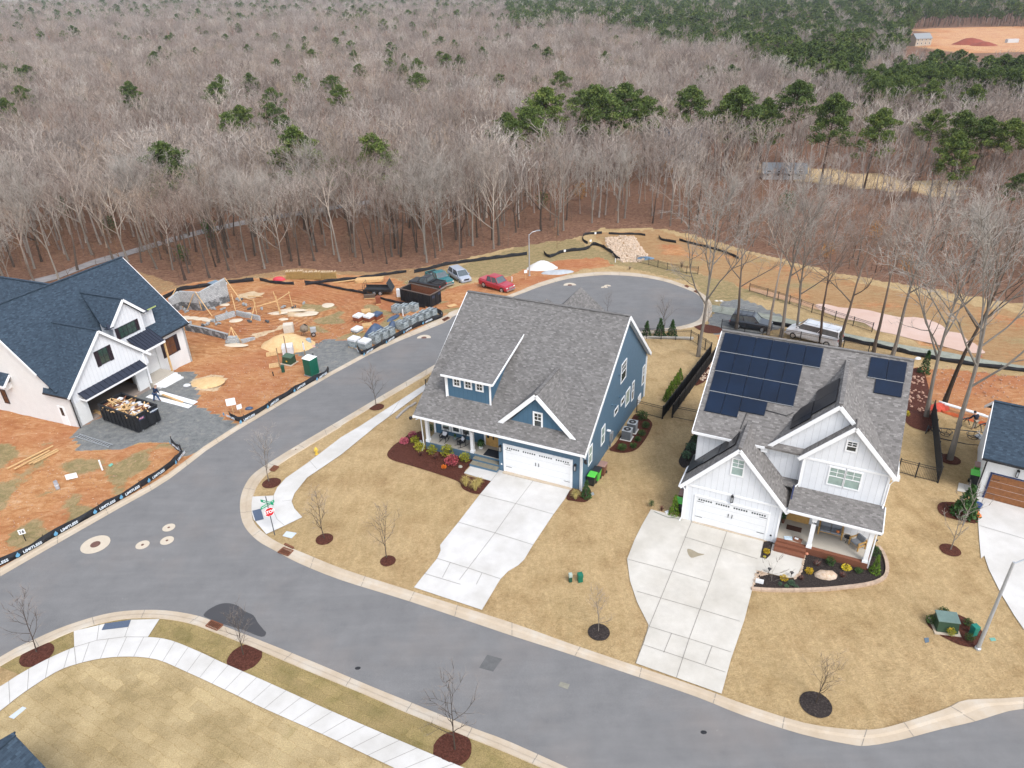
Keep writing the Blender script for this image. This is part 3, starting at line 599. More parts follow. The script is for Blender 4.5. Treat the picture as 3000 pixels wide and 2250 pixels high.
def stones(name, poly, n, r0, r1, mat, seed, off=0.0, lab=None):
    random.seed(seed); mb = MB(); xs = [p.x for p in poly]; ys = [p.y for p in poly]; P = [(p.x, p.y) for p in poly]; k = 0
    while k < n:
        x, y = ru(min(xs), max(xs)), ru(min(ys), max(ys))
        if not inpoly(x, y, P): continue
        k += 1; r = ru(r0, r1); z = TZ(x, y) + off; m_ = 5; a0 = ru(0, 6)
        b_ = [(x + r * ru(.7, 1.2) * math.cos(a0 + i * 2 * PI / m_), y + r * ru(.7, 1.2) * math.sin(a0 + i * 2 * PI / m_), z) for i in range(m_)]
        tp = [(x + (q[0] - x) * 0.6, y + (q[1] - y) * 0.6, z + r * ru(.5, .9)) for q in b_]
        for i in range(m_): j = (i + 1) % m_; mb.face([b_[i], b_[j], tp[j], tp[i]])
        mb.face(tp)
    o = mb.build(name, mat, None, fixn=False, uv=False); o["kind"] = "stuff"; return o
RIPP = gp(zY, [(365, 290), (440, 280), (550, 285), (600, 370), (645, 420), (560, 440), (470, 440), (420, 400), (380, 340)])
PITR = ground_noise("pink_rock", [(0.3, (0.34, 0.18, 0.12)), (0.7, (0.5, 0.34, 0.26))], 4, 0.9, 14, 0.8, 0.05, 20, 0.3)
stones("riprap_stones", RIPP, 900, 0.12, 0.38, ROCKM, 3)
stones("rock_scatter", gp(zL, [(1480, 560), (1560, 560), (1580, 700), (1600, 790), (1480, 780), (1440, 690)]), 70, 0.06, 0.2, PITR, 4)
stones("rock_scatter", gp(zL, [(1620, 480), (2212, 560), (2212, 720), (2060, 720), (1640, 700)]), 170, 0.03, 0.11, PITR, 5)
stones("rock_scatter", gp(zL, [(100, 560), (150, 500), (215, 440), (170, 560), (120, 590)]), 50, 0.08, 0.22, ROCKM, 6)
stones("clod_scatter", gp(zM, [(20, 1180), (400, 1100), (820, 1010), (840, 1060), (560, 1220), (40, 1480)]), 120, 0.02, 0.06, PITR, 7)
stones("clod_scatter", gp(zB, [(300, 860), (700, 780), (960, 900), (800, 1050), (500, 1130), (250, 1050)]), 300, 0.02, 0.07, PITR, 8)
stones("clod_scatter", gp(zB, [(220, 480), (560, 420), (1200, 480), (1250, 640), (980, 740), (600, 620)]), 300, 0.03, 0.10, PITR, 9)
stones("river_stones", gp(zR, [(640, 1110), (660, 1130), (640, 1250), (610, 1370), (540, 1440), (500, 1430), (590, 1360), (620, 1250)]), 160, 0.035, 0.075, ROCKM, 10, 0.03)
stones("river_stones", gp(zR, [(60, 1340), (150, 1350), (240, 1385), (130, 1400), (60, 1460), (20, 1560), (0, 1560), (40, 1420)]), 130, 0.035, 0.075, ROCKM, 11, 0.03)
# ================================================================== HOUSES
BLUE = batten("blue_batten", (0.062, 0.128, 0.195), 0.41); BLUES = plain("blue_siding", (0.078, 0.142, 0.205), 0.6, 0.08, 2)
WBAT = batten("white_batten", (0.68, 0.695, 0.72), 0.41, k=0.74); WBRICK = batten("white_brick", (0.72, 0.72, 0.71), 0.085, True, 0.86)
RGREY = shingles("grey_shingles", (0.115, 0.109, 0.105), (0.190, 0.181, 0.175)); RGREY2 = shingles("grey_shingles_warm", (0.125, 0.117, 0.111), (0.215, 0.202, 0.193))
RNAVY = shingles("navy_shingles", (0.026, 0.040, 0.058), (0.046, 0.068, 0.095))
METR = plain("dark_metal_roof", (0.045, 0.052, 0.075), 0.35, 0.1, metal=0.5)
SOLAR = plain("solar_cells", (0.003, 0.011, 0.030), 0.45, 0.35, 0.7, spec=0.25); SOLARD = plain("solar_cells_dark", (0.012, 0.013, 0.017), 0.3, 0.15)
BRICK = plain("red_brick", (0.22, 0.085, 0.05), 0.85, 0.3, 9)
CEDAR = plain("stained_cedar_door", (0.22, 0.085, 0.028), 0.5, 0.3, 5); PORCHC = plain("porch_concrete", (0.42, 0.38, 0.32), 0.8, 0.05)
STEPST = plain("bluestone", (0.22, 0.20, 0.15), 0.85, 0.2, 4); DARKIN = plain("garage_interior", (0.13, 0.11, 0.10), 0.9, 0.2); NAVYT = plain("flashing_blue", (0.02, 0.03, 0.09), 0.6)
def face_mat(axis, pos):
    if axis == 'front': return Matrix(((1, 0, 0, 0), (0, -1, 0, pos), (0, 0, 1, 0), (0, 0, 0, 1)))
    if axis == 'right': return Matrix(((0, 1, 0, pos), (1, 0, 0, 0), (0, 0, 1, 0), (0, 0, 0, 1)))
    return Matrix(((0, -1, 0, pos), (1, 0, 0, 0), (0, 0, 1, 0), (0, 0, 0, 1)))
def window(par, axis, pos, a0, a1, w0, w1, cols=2, rows=2, topg=False, glass=None, tw=0.10, fm=None, name="window", sash=True):
    X = face_mat(axis, pos); m = MB(X)
    m.box(a0 - tw, a0, 0.0, 0.05, w0 - tw, w1 + tw); m.box(a1, a1 + tw, 0.0, 0.05, w0 - tw, w1 + tw)
    m.box(a0, a1, 0.0, 0.05, w0 - tw, w0); m.box(a0, a1, 0.0, 0.05, w1, w1 + tw)
    mid = (w0 + w1) / 2
    if sash: m.box(a0, a1, 0.0, 0.04, mid - 0.03, mid + 0.03)
    lo = mid + 0.03 if topg else w0
    for c in range(1, cols): x = a0 + (a1 - a0) * c / cols; m.box(x - 0.018, x + 0.018, 0.0, 0.032, lo, w1)
    for r in range(1, rows): z = lo + (w1 - lo) * r / rows; m.box(a0, a1, 0.0, 0.03, z - 0.018, z + 0.018)
    o = m.build(name, fm or TRIM, par, uv=False)
    q = MB(X); q.box(a0, a1, 0.0, 0.02, w0, w1); q.build("pane", glass or GLASS, o, uv=False)
    return o
def slab(par, pts, mat, th=0.16, name="roof"): return MB().prism([(p[0], p[1], p[2]) for p in pts], (0, 0, -th)).build(name, mat, par)
def boards(par, segs, w=0.06, h=0.24, name="fascia", mat=None):
    for a, b in segs: o = MB().beam(a, b, w, h).build(name, mat or TRIM, par, uv=False)
    return o
def garage_door(par, v, a0, a1, w0, w1, mat, cream=False):
    X = face_mat('front', v); m = MB(X); m.box(a0, a1, -0.02, 0.03, w0, w1)
    d = m.build("garage_door", mat, par)
    q = MB(X)
    for k in range(1, 4): z = w0 + (w1 - w0) * k / 4; q.box(a0, a1, 0.028, 0.033, z - 0.008, z + 0.008)
    q.build("panel_groove", plain("groove_grey", (0.5, 0.51, 0.52) if not cream else (0.12, 0.05, 0.02), 0.7), d, uv=False)
    if not cream:
        q = MB(X); W = a1 - a0
        for s in range(4):
            c = a0 + W * (s + 0.5) / 4
            for k in range(6):
                x = c - W * 0.085 + k * W * 0.17 / 5; MB(X).box(x - 0.055, x + 0.055, 0.03, 0.04, w1 - 0.26, w1 - 0.13).build("glazing", GLASS, d, uv=False)
    for x in (a0 + 0.05, a1 - 0.55):
        for z in (w0 + 0.5, w1 - 0.38): MB(X).box(x, x + 0.5, 0.034, 0.045, z - 0.018, z + 0.018).build("strap_hinge", BLACK, d, uv=False)
    for x in (-0.13, 0.13): MB(X).box((a0 + a1) / 2 + x - 0.02, (a0 + a1) / 2 + x + 0.02, 0.034, 0.07, w0 + (w1 - w0) * 0.5, w0 + (w1 - w0) * 0.5 + 0.3).build("pull_handle", BLACK, d, uv=False)
    return d
def wall_lantern(par, axis, pos, a, z):
    m = MB(face_mat(axis, pos)); m.box(a - 0.09, a + 0.09, 0.0, 0.22, z + 0.22, z + 0.30); m.box(a - 0.02, a + 0.02, 0.0, 0.16, z + 0.30, z + 0.38); m.box(a - 0.08, a + 0.08, 0.03, 0.2, z - 0.25, z - 0.2)
    for dx in (-0.07, 0.07):
        for dy in (0.05, 0.18): m.box(a + dx - 0.012, a + dx + 0.012, dy - 0.012, dy + 0.012, z - 0.25, z + 0.25)
    l = m.build("wall_lantern", BLACK, par, uv=False)
    q = MB(face_mat(axis, pos)); q.box(a - 0.055, a + 0.055, 0.06, 0.17, z - 0.2, z + 0.2); q.build("lantern_glass", GALV, l, uv=False)
def downspout(par, pts, mat=None): MB().tube(pts, 0.05, 6).build("downspout", mat or TRIM, par, uv=False)
def quoted(par, a, b, mat, r=0.07, name="gutter"): MB().beam(a, b, 0.12, 0.12).build(name, mat, par, uv=False)
def ridgecap(par, segs, mat):
    m = MB()
    for a, b in segs: m.beam((a[0], a[1], a[2] + 0.0), (b[0], b[1], b[2] + 0.0), 0.26, 0.07)
    m.build("ridge_cap", mat, par)

# ---------------------------------------------------------------- blue house
YB = math.radians(-25.8)
BH = empty("blue_house", GT(*zC(1428, 1508)), YB, "two storey blue house with white trim, grey shingle roof and a wide white garage door", "house")
wm = lambda v: 3.72 + 0.68 * (v + 0.4)
m = MB()
m.prism([(-14.5, 2.2, -2.5), (-14.5, 2.2, wm(2.2) - .2), (-14.5, 10.1, wm(10.1) - .2), (-14.5, 17.9, 3.75), (-14.5, 17.9, -2.5)], (14.5, 0, 0))
m.prism([(-7.15, 0, -1), (-7.15, 0, 3.6), (-7.15, 2.2, wm(2.2) - .2), (-7.15, 2.2, -1)], (7.15, 0, 0))
m.build("wall", BLUES, BH)
m = MB(); m.prism([(-7.2, 0.8, 3.6), (-0.85, 0.8, 3.6), (-4.03, 0.8, 7.12)], (0, 0.5, 0)); m.build("gable_wall", BLUE, BH)
m = MB(); m.prism([(-12.5, 1.55, 4.6), (-12.5, 1.55, 7.05), (-12.5, 7.0, 8.5), (-12.5, 6.9, 8.2), (-12.5, 1.9, 4.7)], (4.0, 0, 0)); dm = m.build("dormer", BLUE, BH)
slab(dm, [(-12.8, 1.12, 7.20), (-8.05, 1.12, 7.20), (-8.05, 7.55, 9.06), (-12.8, 7.55, 9.06)], RGREY, 0.12, "dormer_roof")
boards(dm, [((-12.8, 1.1, 7.12), (-8.05, 1.1, 7.12)), ((-8.03, 1.1, 7.12), (-8.03, 7.3, 8.9))], 0.05, 0.18)
boards(dm, [((-12.5, 1.52, 4.75), (-12.5, 1.52, 7.0)), ((-8.5, 1.52, 4.75), (-8.5, 1.52, 7.0))], 0.16, 0.05, "corner_board")
for c_ in (-11.55, -10.5, -9.45): window(dm, 'front', 1.55, c_ - 0.24, c_ + 0.24, 6.2, 6.75, 2, 2, tw=0.13, sash=False)
boards(dm, [((-12.5, 1.5, 4.68), (-8.5, 1.5, 4.68))], 0.1, 0.12, "flashing", NAVYT)
rf = slab(BH, [(-14.85, -0.45, wm(-.45)), (0.35, -0.45, wm(-.45)), (0.35, 10.1, wm(10.1)), (-14.85, 10.1, wm(10.1))], RGREY)
slab(BH, [(-14.85, 10.1, wm(10.1)), (0.35, 10.1, wm(10.1)), (0.35, 18.25, 3.8), (-14.85, 18.25, 3.8)], RGREY)
slab(BH, [(-4.05, 0.48, 7.52), (-8.05, 0.48, 3.5), (-8.05, 0.7, 3.5), (-4.05, 5.7, 7.52)], RGREY, 0.1)
slab(BH, [(-4.05, 0.48, 7.52), (-0.02, 0.48, 3.5), (-0.02, 0.7, 3.5), (-4.05, 5.7, 7.52)], RGREY, 0.1)
ridgecap(BH, [((-14.85, 10.1, wm(10.1) + .03), (0.35, 10.1, wm(10.1) + .03)), ((-4.05, 0.5, 7.56), (-4.05, 5.6, 7.56))], RGREY)
# rear wing: its ridge runs back and ends in a hip
slab(BH, [(-6.6, 9.0, 9.85), (-6.6, 17.3, 9.85), (-9.9, 18.4, 6.4), (-9.9, 9.0, 6.4)], RGREY, 0.15); slab(BH, [(-6.6, 9.0, 9.85), (-6.6, 17.3, 9.85), (-3.3, 18.4, 6.4), (-3.3, 9.0, 6.4)], RGREY, 0.15)
slab(BH, [(-6.6, 17.3, 9.85), (-3.3, 18.4, 6.4), (-9.9, 18.4, 6.4)], RGREY, 0.15)
slab(BH, [(-9.0, 11, 9.35), (-9.0, 14.6, 9.35), (-10.2, 15.6, 8.1), (-10.2, 11, 8.1)], RGREY, 0.1); slab(BH, [(-9.0, 11, 9.35), (-9.0, 14.6, 9.35), (-7.8, 15.6, 8.1), (-7.8, 11, 8.1)], RGREY, 0.1)
MB().box(-9.6, -3.7, 12, 18.2, 2, 6.3).build("rear_wall", BLUES, BH)
MB().lathe([(0, 0.5), (0.17, 0.5), (0.17, 0.42), (0.07, 0.42), (0.07, -0.6)], 12, (-5.0, 14.6, 8.35)).build("roof_vent", TRIM, BH, uv=False)
boards(BH, [((-14.85, -0.47, 3.58), (0.35, -0.47, 3.58)), ((-14.85, 18.27, 3.7), (0.35, 18.27, 3.7))], 0.06, 0.2)
boards(BH, [((0.37, -0.45, 3.40), (0.37, 10.1, wm(10.1) - .13)), ((0.37, 10.1, wm(10.1) - .13), (0.37, 18.25, 3.66)), ((-14.852, -0.45, 3.40), (-14.852, 10.1, wm(10.1) - .13))], 0.05, 0.30, "rake_board")
slab(BH, [(0.0, 10.1, wm(10.1) - .2), (0.36, 10.1, wm(10.1) - .2), (0.36, 18.2, 3.6), (0.0, 18.2, 3.6)], TRIM, 0.05, "soffit")
boards(BH, [((-4.05, 0.45, 7.38), (-8.02, 0.45, 3.38)), ((-4.05, 0.45, 7.38), (-0.04, 0.45, 3.38))], 0.06, 0.34, "rake_board")
boards(BH, [((-0.06, -0.02, -0.5), (-0.06, -0.02, 3.4)), ((0.02, 17.8, -2), (0.02, 17.8, 3.6)), ((-14.45, 2.15, 0.0), (-14.45, 2.15, 3.3))], 0.16, 0.08, "corner_board")
garage_door(BH, -0.01, -6.55, -0.9, 0.04, 2.55, WHITE)
boards(BH, [((-6.63, -0.02, 0), (-6.63, -0.02, 2.7)), ((-0.82, -0.02, 0), (-0.82, -0.02, 2.7)), ((-6.7, -0.02, 2.66), (-0.75, -0.02, 2.66))], 0.16, 0.10, "door_casing")
MB().box(-6.7, -0.75, -0.35, -0.03, -0.1, 0.045).build("garage_apron", KERB, BH, uv=False)
wall_lantern(BH, 'front', 0, -6.95, 2.15); wall_lantern(BH, 'front', 0, -0.52, 2.05)
MB(face_mat('front', 0)).box(-6.98, -6.86, 0, 0.03, 0.55, 0.68).build("outlet_cover", TRIM, BH, uv=False)
window(BH, 'front', 0.8, -4.28, -3.72, 4.42, 5.66, 2, 2, True, tw=0.14)
for a, b_, z0, z1, kw in ((9.5, 10.85, 4.8, 6.5, dict(cols=4, rows=2, topg=True)), (16.85, 17.45, 0.9, 2.75, dict(cols=2, rows=2, topg=True)), (13.35, 13.9, 1.0, 2.8, dict(cols=2, rows=2, topg=True)), (11.4, 12.5, 1.45, 2.85, dict(cols=1, rows=1, sash=False, glass=GLASSG)), (9.95, 10.8, 2.35, 2.8, dict(cols=1, rows=1, sash=False)), (8.05, 8.95, 2.35, 2.8, dict(cols=1, rows=1, sash=False)), (4.65, 5.4, 1.4, 2.95, dict(cols=1, rows=1, glass=GLASSG)), (1.55, 2.25, 1.4, 2.95, dict(cols=1, rows=1, glass=GLASSG))):
    window(BH, 'right', 0, a, b_, z0, z1, tw=0.09, **kw)
dr = MB(face_mat('right', 0)); dr.box(15.7, 16.7, 0, 0.05, -2.0, 0.1); d_ = dr.build("side_door", TRIM, BH, uv=False); MB(face_mat('right', 0)).box(16.45, 16.53, 0.05, 0.1, -1.1, -0.95).build("door_knob", BLACK, d_, uv=False)
m = MB(face_mat('right', 0)); m.box(7.0, 7.5, 0, 0.18, 0.35, 1.15); m.tube([(7.1, 0.1, 0.35), (7.1, 0.1, -0.7)], 0.04, 6); m.tube([(6.6, 0.06, 0.2), (6.6, 0.06, -0.7)], 0.03, 6); m.build("meter_box", GREY, BH, uv=False)
m = MB(face_mat('right', 0)); 
for a, z_ in ((8.75, 5.9), (7.0, 3.9), (9.2, 3.5), (8.2, 3.2)): MB(face_mat('right', 0)).box(a, a + .14, 0, .14, z_, z_ + .12).build("wall_vent", BLUES, BH, uv=False)
m = MB(face_mat('right', 0)); m.box(6.1, 6.3, 0, .3, 1.9, 2.0); m.build("exhaust_hood", TRIM, BH, uv=False)
m = MB(); m.box(0.3, 0.5, -0.5, -0.3, 3.0, 3.2); m.box(0.42, 0.62, -0.62, -0.5, 3.02, 3.12); m.build("flood_lamp", BLACK, BH, uv=False)
m = MB(); m.box(-15.15, -14.95, -0.62, -0.42, 3.28, 3.5); m.build("flood_lamp", BLACK, BH, uv=False)
downspout(BH, [(0.06, -0.4, 3.3), (0.06, -0.12, 3.1), (0.06, -0.12, 0.05), (0.06, -0.5, -0.15)]); downspout(BH, [(-14.6, -0.4, 3.3), (-14.6, 0.3, 3.0), (-14.62, 0.42, 0.1), (-14.6, 0.0, -0.05)])
downspout(BH, [(0.05, 17.95, 3.6), (0.05, 17.95, -1.2)]); downspout(BH, [(-12.55, 1.4, 7.0), (-12.6, 1.48, 6.8), (-12.6, 1.48, 4.9)])
pf = MB(); pf.box(-14.45, -7.17, 0.62, 2.2, 0.32, 0.55); pfl = pf.build("porch_floor", PORCHC, BH, uv=False)
MB().box(-14.5, -7.16, 0.55, 2.2, -1.0, 0.50).build("porch_base", BLUES, BH)
boards(BH, [((-14.5, 0.35, 3.46), (-7.18, 0.35, 3.46)), ((-14.45, 0.35, 3.46), (-14.45, 2.2, 3.46))], 0.2, 0.34, "porch_beam")
for x, y in ((-14.32, 0.75), (-9.98, 0.75)):
    c_ = MB(); c_.box(x - .13, x + .13, y - .13, y + .13, 0.5, 3.45); c_.box(x - .18, x + .18, y - .18, y + .18, 0.5, 0.72); c_.box(x - .17, x + .17, y - .17, y + .17, 3.05, 3.15); c_.build("porch_column", TRIM, BH, uv=False)
MB().box(-14.4, -7.2, 2.17, 2.2, 0.55, 3.45).build("porch_wall", BLUE, BH)
for a in (-13.6, -12.62, -11.64): window(BH, 'front', 2.16, a, a + 0.6, 1.15, 2.5, 1, 1, tw=0.15, sash=False, glass=GLASSG if a < -13 else GLASS)
fd = MB(face_mat('front', 2.16)); fd.box(-9.42, -7.22, 0, 0.06, 0.55, 2.95); fdo = fd.build("front_door", OAK, BH)
q = MB(face_mat('front', 2.09))
for a0, a1, n1_, n2_ in ((-9.3, -9.05, 1, 4), (-8.45, -7.65, 3, 2)):
    for i in range(n1_):
        for j in range(n2_):
            zz = 1.5 if n2_ == 2 else 1.3; h_ = (2.65 - zz) / n2_; w_ = (a1 - a0) / n1_; q.box(a0 + i * w_ + .03, a0 + (i + 1) * w_ - .03, 0, 0.02, zz + j * h_ + .03, zz + (j + 1) * h_ - .03)
q.build("door_glass", GLASS, fdo, uv=False); MB(face_mat('front', 2.09)).box(-8.7, -8.62, 0, .08, 1.3, 1.75).build("door_handle", BLACK, fdo, uv=False)
boards(BH, [((-9.5, 2.13, 0.5), (-9.5, 2.13, 3.1))], .14, .06, "door_casing")
st = MB(); st.box(-9.7, -7.17, -0.45, 0.1, -0.2, 0.14); st.box(-9.7, -7.17, 0.1, 0.55, -0.2, 0.32); sto = st.build("porch_step", BLUES, BH)
q = MB()
for (v0, v1, z, k) in ((-0.45, 0.1, 0.14, 5), (0.1, 0.55, 0.32, 4)):
    x = -9.7; ws = [0.6, 0.45, 0.55, 0.4, 0.5][:k]; s_ = 2.53 / sum(ws)
    for w_ in ws: q.box(x + .015, x + w_ * s_ - .015, v0 + .01, v1 - .01, z, z + .03); x += w_ * s_
q.build("stone_tread", STEPST, sto, uv=False)
text_mesh("112", 0.17, BLACK, "house_number", BH, 0.006, X=Matrix.Translation((-9.98, 0.61, 2.6)) @ Matrix.Rotation(PI / 2, 4, 'X'))

# ---------------------------------------------------------------- white house with solar panels
YW = math.radians(-26.7)
WH = empty("white_house", GT(*zD(725, 1348)), YW, "white board and batten house with solar panels on its grey roof", "house")
wr = lambda v: 6.45 + 0.6 * (v - 1.9)
m = MB()
m.prism([(-6.55, 2.3, -2.5), (-6.55, 2.3, wr(2.3) - .2), (-6.55, 9.65, wr(9.65) - .2), (-6.55, 15.2, 7.1), (-6.55, 15.2, -2.5)], (12.5, 0, 0))
m.prism([(-6.55, 0, -0.6), (0, 0, -0.6), (0, 0, 3.35), (-3.27, 0, 6.95), (-6.55, 0, 3.35)], (0, 3.2, 0))
m.prism([(0.7, 1.75, 3.0), (5.93, 1.75, 3.0), (5.93, 1.75, 6.5), (3.32, 1.75, 9.3), (0.7, 1.75, 6.5)], (0, 2.0, 0))
m.prism([(-1.55, 2.29, 3.0), (5.95, 2.29, 3.0), (5.95, 2.29, 6.4), (2.17, 2.29, 10.35), (-1.55, 2.29, 6.4)], (0, 2.0, 0))
m.build("wall", WBAT, WH)
slab(WH, [(-6.9, 1.9, wr(1.9)), (6.3, 1.9, wr(1.9)), (6.3, 9.65, wr(9.65)), (-6.9, 9.65, wr(9.65))], RGREY2)
slab(WH, [(-6.9, 9.65, wr(9.65)), (6.3, 9.65, wr(9.65)), (6.3, 15.6, 7.0), (-6.9, 15.6, 7.0)], RGREY2)
slab(WH, [(2.17, 2.05, 10.62), (-1.95, 2.05, 6.28), (-1.95, 2.3, 6.28), (2.17, 9.0, 10.62)], RGREY2, 0.14); slab(WH, [(2.17, 2.05, 10.62), (6.32, 2.05, 6.24), (6.32, 2.3, 6.24), (2.17, 9.0, 10.62)], RGREY2, 0.14)
slab(WH, [(3.32, 1.45, 9.6), (0.38, 1.45, 6.47), (0.38, 2.6, 6.47), (3.32, 2.6, 9.6)], RGREY2, 0.12); slab(WH, [(3.32, 1.45, 9.6), (6.26, 1.45, 6.47), (6.26, 2.6, 6.47), (3.32, 2.6, 9.6)], RGREY2, 0.12)
slab(WH, [(-3.27, -0.3, 7.22), (-6.95, -0.3, 3.1), (-6.95, 3.9, 3.1), (-3.27, 3.6, 7.22)], RGREY2, 0.12); slab(WH, [(-3.27, -0.3, 7.22), (0.4, -0.3, 3.1), (0.4, 3.9, 3.1), (-3.27, 3.6, 7.22)], RGREY2, 0.12)
slab(WH, [(0.35, -0.38, 3.38), (6.12, -0.38, 3.38), (6.12, 1.76, 3.95), (0.35, 1.76, 3.95)], RGREY2, 0.12)
slab(WH, [(-0.6, 1.6, 3.92), (0.8, 1.6, 3.92), (0.8, 2.35, 4.1), (-0.6, 2.35, 4.1)], RGREY2, 0.1)
ridgecap(WH, [((-6.9, 9.65, wr(9.65) + .03), (6.3, 9.65, wr(9.65) + .03)), ((2.17, 2.1, 10.66), (2.17, 8.9, 10.66)), ((-3.27, -0.28, 7.26), (-3.27, 3.5, 7.26))], RGREY2)
boards(WH, [((2.17, 2.03, 10.47), (-1.95, 2.03, 6.13)), ((2.17, 2.03, 10.47), (6.3, 2.03, 6.13)), ((3.32, 1.43, 9.46), (0.36, 1.43, 6.32)), ((3.32, 1.43, 9.46), (6.28, 1.43, 6.32)), ((-3.27, -0.32, 7.07), (-6.95, -0.32, 2.96)), ((-3.27, -0.32, 7.07), (0.4, -0.32, 2.96)), ((-6.92, 1.9, wr(1.9) - .15), (-6.92, 9.65, wr(9.65) - .15))], 0.06, 0.26, "rake_board")
boards(WH, [((-6.9, 1.87, wr(1.9) - .12), (-1.9, 1.87, wr(1.9) - .12)), ((0.35, -0.4, 3.28), (6.12, -0.4, 3.28)), ((6.14, -0.4, 3.28), (6.14, 1.7, 3.84)), ((-6.97, -0.3, 3.0), (-6.97, 2.3, 3.0))], 0.08, 0.18, "fascia")
for x, z in ((-1.95, 6.2), (6.27, 6.2)): MB().box(x - .2, x + .25, 2.0, 2.4, z - .3, z - .05).build("eave_return", TRIM, WH, uv=False)
boards(WH, [((0.75, 1.68, 3.74), (5.93, 1.68, 3.74)), ((-0.6, 2.24, 3.98), (0.7, 2.24, 3.98)), ((0.42, 0.5, 3.62), (0.42, 1.7, 3.95))], 0.08, 0.10, "flashing", NAVYT)
boards(WH, [((-6.5, -0.02, 3.12), (-0.05, -0.02, 3.12)), ((0.75, 1.73, 6.35), (5.9, 1.73, 6.35))], 0.03, 0.16, "band_board")
boards(WH, [((x, y, a), (x, y, b_)) for x, y, a, b_ in ((-6.5, -.02, -.3, 3.2), (-0.05, -.02, -.3, 3.2), (0.74, 1.73, 3.9, 6.4), (5.9, 1.73, 3.9, 6.4))], 0.14, 0.05, "corner_board")
def on_plane(v0, w0, s, pts, lift):                          # points (u, v) on w = w0 + s(v-v0), lifted along the normal
    n = Vector((0, -s, 1)).normalized(); return [Vector((u, v, w0 + s * (v - v0))) + n * lift for u, v in pts]
def panel(u0, u1, v0, v1):
    b_ = on_plane(1.9, 6.45, 0.6, [(u0, v0), (u1, v0), (u1, v1), (u0, v1)], 0.06); t_ = on_plane(1.9, 6.45, 0.6, [(u0 + .008, v0 + .008), (u1 - .008, v0 + .008), (u1 - .008, v1 - .008), (u0 + .008, v1 - .008)], 0.11)
    MB().hexa(b_, t_).build("solar_panel", SOLAR, WH, uv=False)
for (u0, n_, pw, v0, v1) in ((-6.62, 6, 1.18, 7.98, 9.44), (-6.58, 5, 1.18, 6.46, 7.92), (-6.54, 5, 1.17, 4.94, 6.40), (-6.50, 2, 1.17, 3.40, 4.86), (3.58, 2, 1.16, 7.92, 9.38)):
    for k in range(n_): panel(u0 + k * pw, u0 + (k + 1) * pw - .02, v0, v1)
panel(-4.15, -2.42, 3.88, 4.86); panel(4.13, 5.84, 6.88, 7.86)
for u0, u1, v in ((-6.62, .46, 7.95), (-6.58, -.68, 6.43), (-6.54, -.7, 4.9), (3.58, 5.9, 7.89)): q = on_plane(1.9, 6.45, .6, [(u0, v), (u1, v)], .1); MB().beam(q[0], q[1], .035, .03).build('gap_strip', GALV, WH, uv=False)  # pale strips added to brighten the gaps between panel rows
def panel_s(u0, u1, v0, v1, ur, wr0, s, sh=0.06):           # on a slope w = wr0 + s*(u-ur)
    n = Vector((-s, 0, 1)).normalized(); q = [(u0, v0), (u1, v0), (u1, v1), (u0, v1)]
    f_ = lambda L, e: [Vector((u, v, wr0 + s * (u - ur))) + n * L for u, v in q]
    MB().hexa(f_(sh, 0), f_(sh + .05, 0)).build("solar_panel", SOLARD, WH, uv=False)
panel_s(-0.5, 0.62, 3.2, 4.95, 2.17, 10.62, 1.055); panel_s(-0.5, 0.62, 2.45, 3.18, 2.17, 10.62, 1.055)
panel_s(0.66, 1.9, 2.9, 4.6, 2.17, 10.62, 1.055); panel_s(0.66, 1.9, 4.62, 6.35, 2.17, 10.62, 1.055)
for k in range(3): panel_s(-6.8 + k * 1.05, -5.78 + k * 1.05, 1.0 - 0.12 * k, 2.2, -3.27, 7.22, 1.12); panel_s(-6.8 + k * 1.05, -5.78 + k * 1.05, 2.22, 3.45 - .3 * k, -3.27, 7.22, 1.12)
MB().tube(on_plane(1.9, 6.45, .6, [(-2.4, 4.3), (-1.0, 4.2), (-0.6, 4.5)], .05), 0.03, 5).build("conduit", BLACK, WH, uv=False); MB().tube(on_plane(1.9, 6.45, .6, [(-3.6, 3.9), (-3.75, 2.7)], .05), 0.03, 5).build("conduit", BLACK, WH, uv=False)
garage_door(WH, -0.01, -5.72, -0.8, 0.06, 2.3, WHITE)
boards(WH, [((-5.8, -0.02, 0), (-5.8, -0.02, 2.42)), ((-0.72, -0.02, 0), (-0.72, -0.02, 2.42)), ((-5.86, -0.02, 2.39), (-0.66, -0.02, 2.39))], 0.14, 0.08, "door_casing")
MB().box(-5.8, -0.7, -0.2, -0.03, -0.1, 0.05).build("garage_apron", KERB, WH, uv=False)
wall_lantern(WH, 'front', 0, -3.3, 2.85)
window(WH, 'front', 0, -3.62, -2.9, 4.9, 6.15, 2, 2, True, GLASSG); window(WH, 'front', 1.75, 2.42, 3.3, 4.75, 6.05, 2, 2, True, GLASSG); window(WH, 'front', 1.75, 3.42, 4.3, 4.75, 6.05, 2, 2, True, GLASSG)
window(WH, 'front', 1.75, 3.07, 3.6, 7.62, 8.28, 2, 2, True)
for a in (2.96, 3.88): window(WH, 'front', 2.28, a, a + .78, 1.75, 2.0, 1, 1, sash=False, tw=0.05)
pf = MB(); pf.box(0.03, 5.72, -0.05, 2.3, 0.3, 0.6); pf.build("porch_floor", PORCHC, WH, uv=False)
BRK = batten("brick_courses", (0.20, 0.078, 0.045), 0.085, True, 0.6)
m = MB(); m.box(0.02, 5.82, -0.35, -0.05, -0.6, 0.56); m.box(5.72, 5.92, -0.3, 2.3, -0.6, 0.56); m.build("brick_porch_base", BRK, WH)
m = MB(); m.box(-0.02, 2.0, -0.95, -0.35, -0.4, 0.22); m.box(-0.02, 2.0, -0.62, -0.35, 0.22, 0.42); m.build("brick_step", BRK, WH)
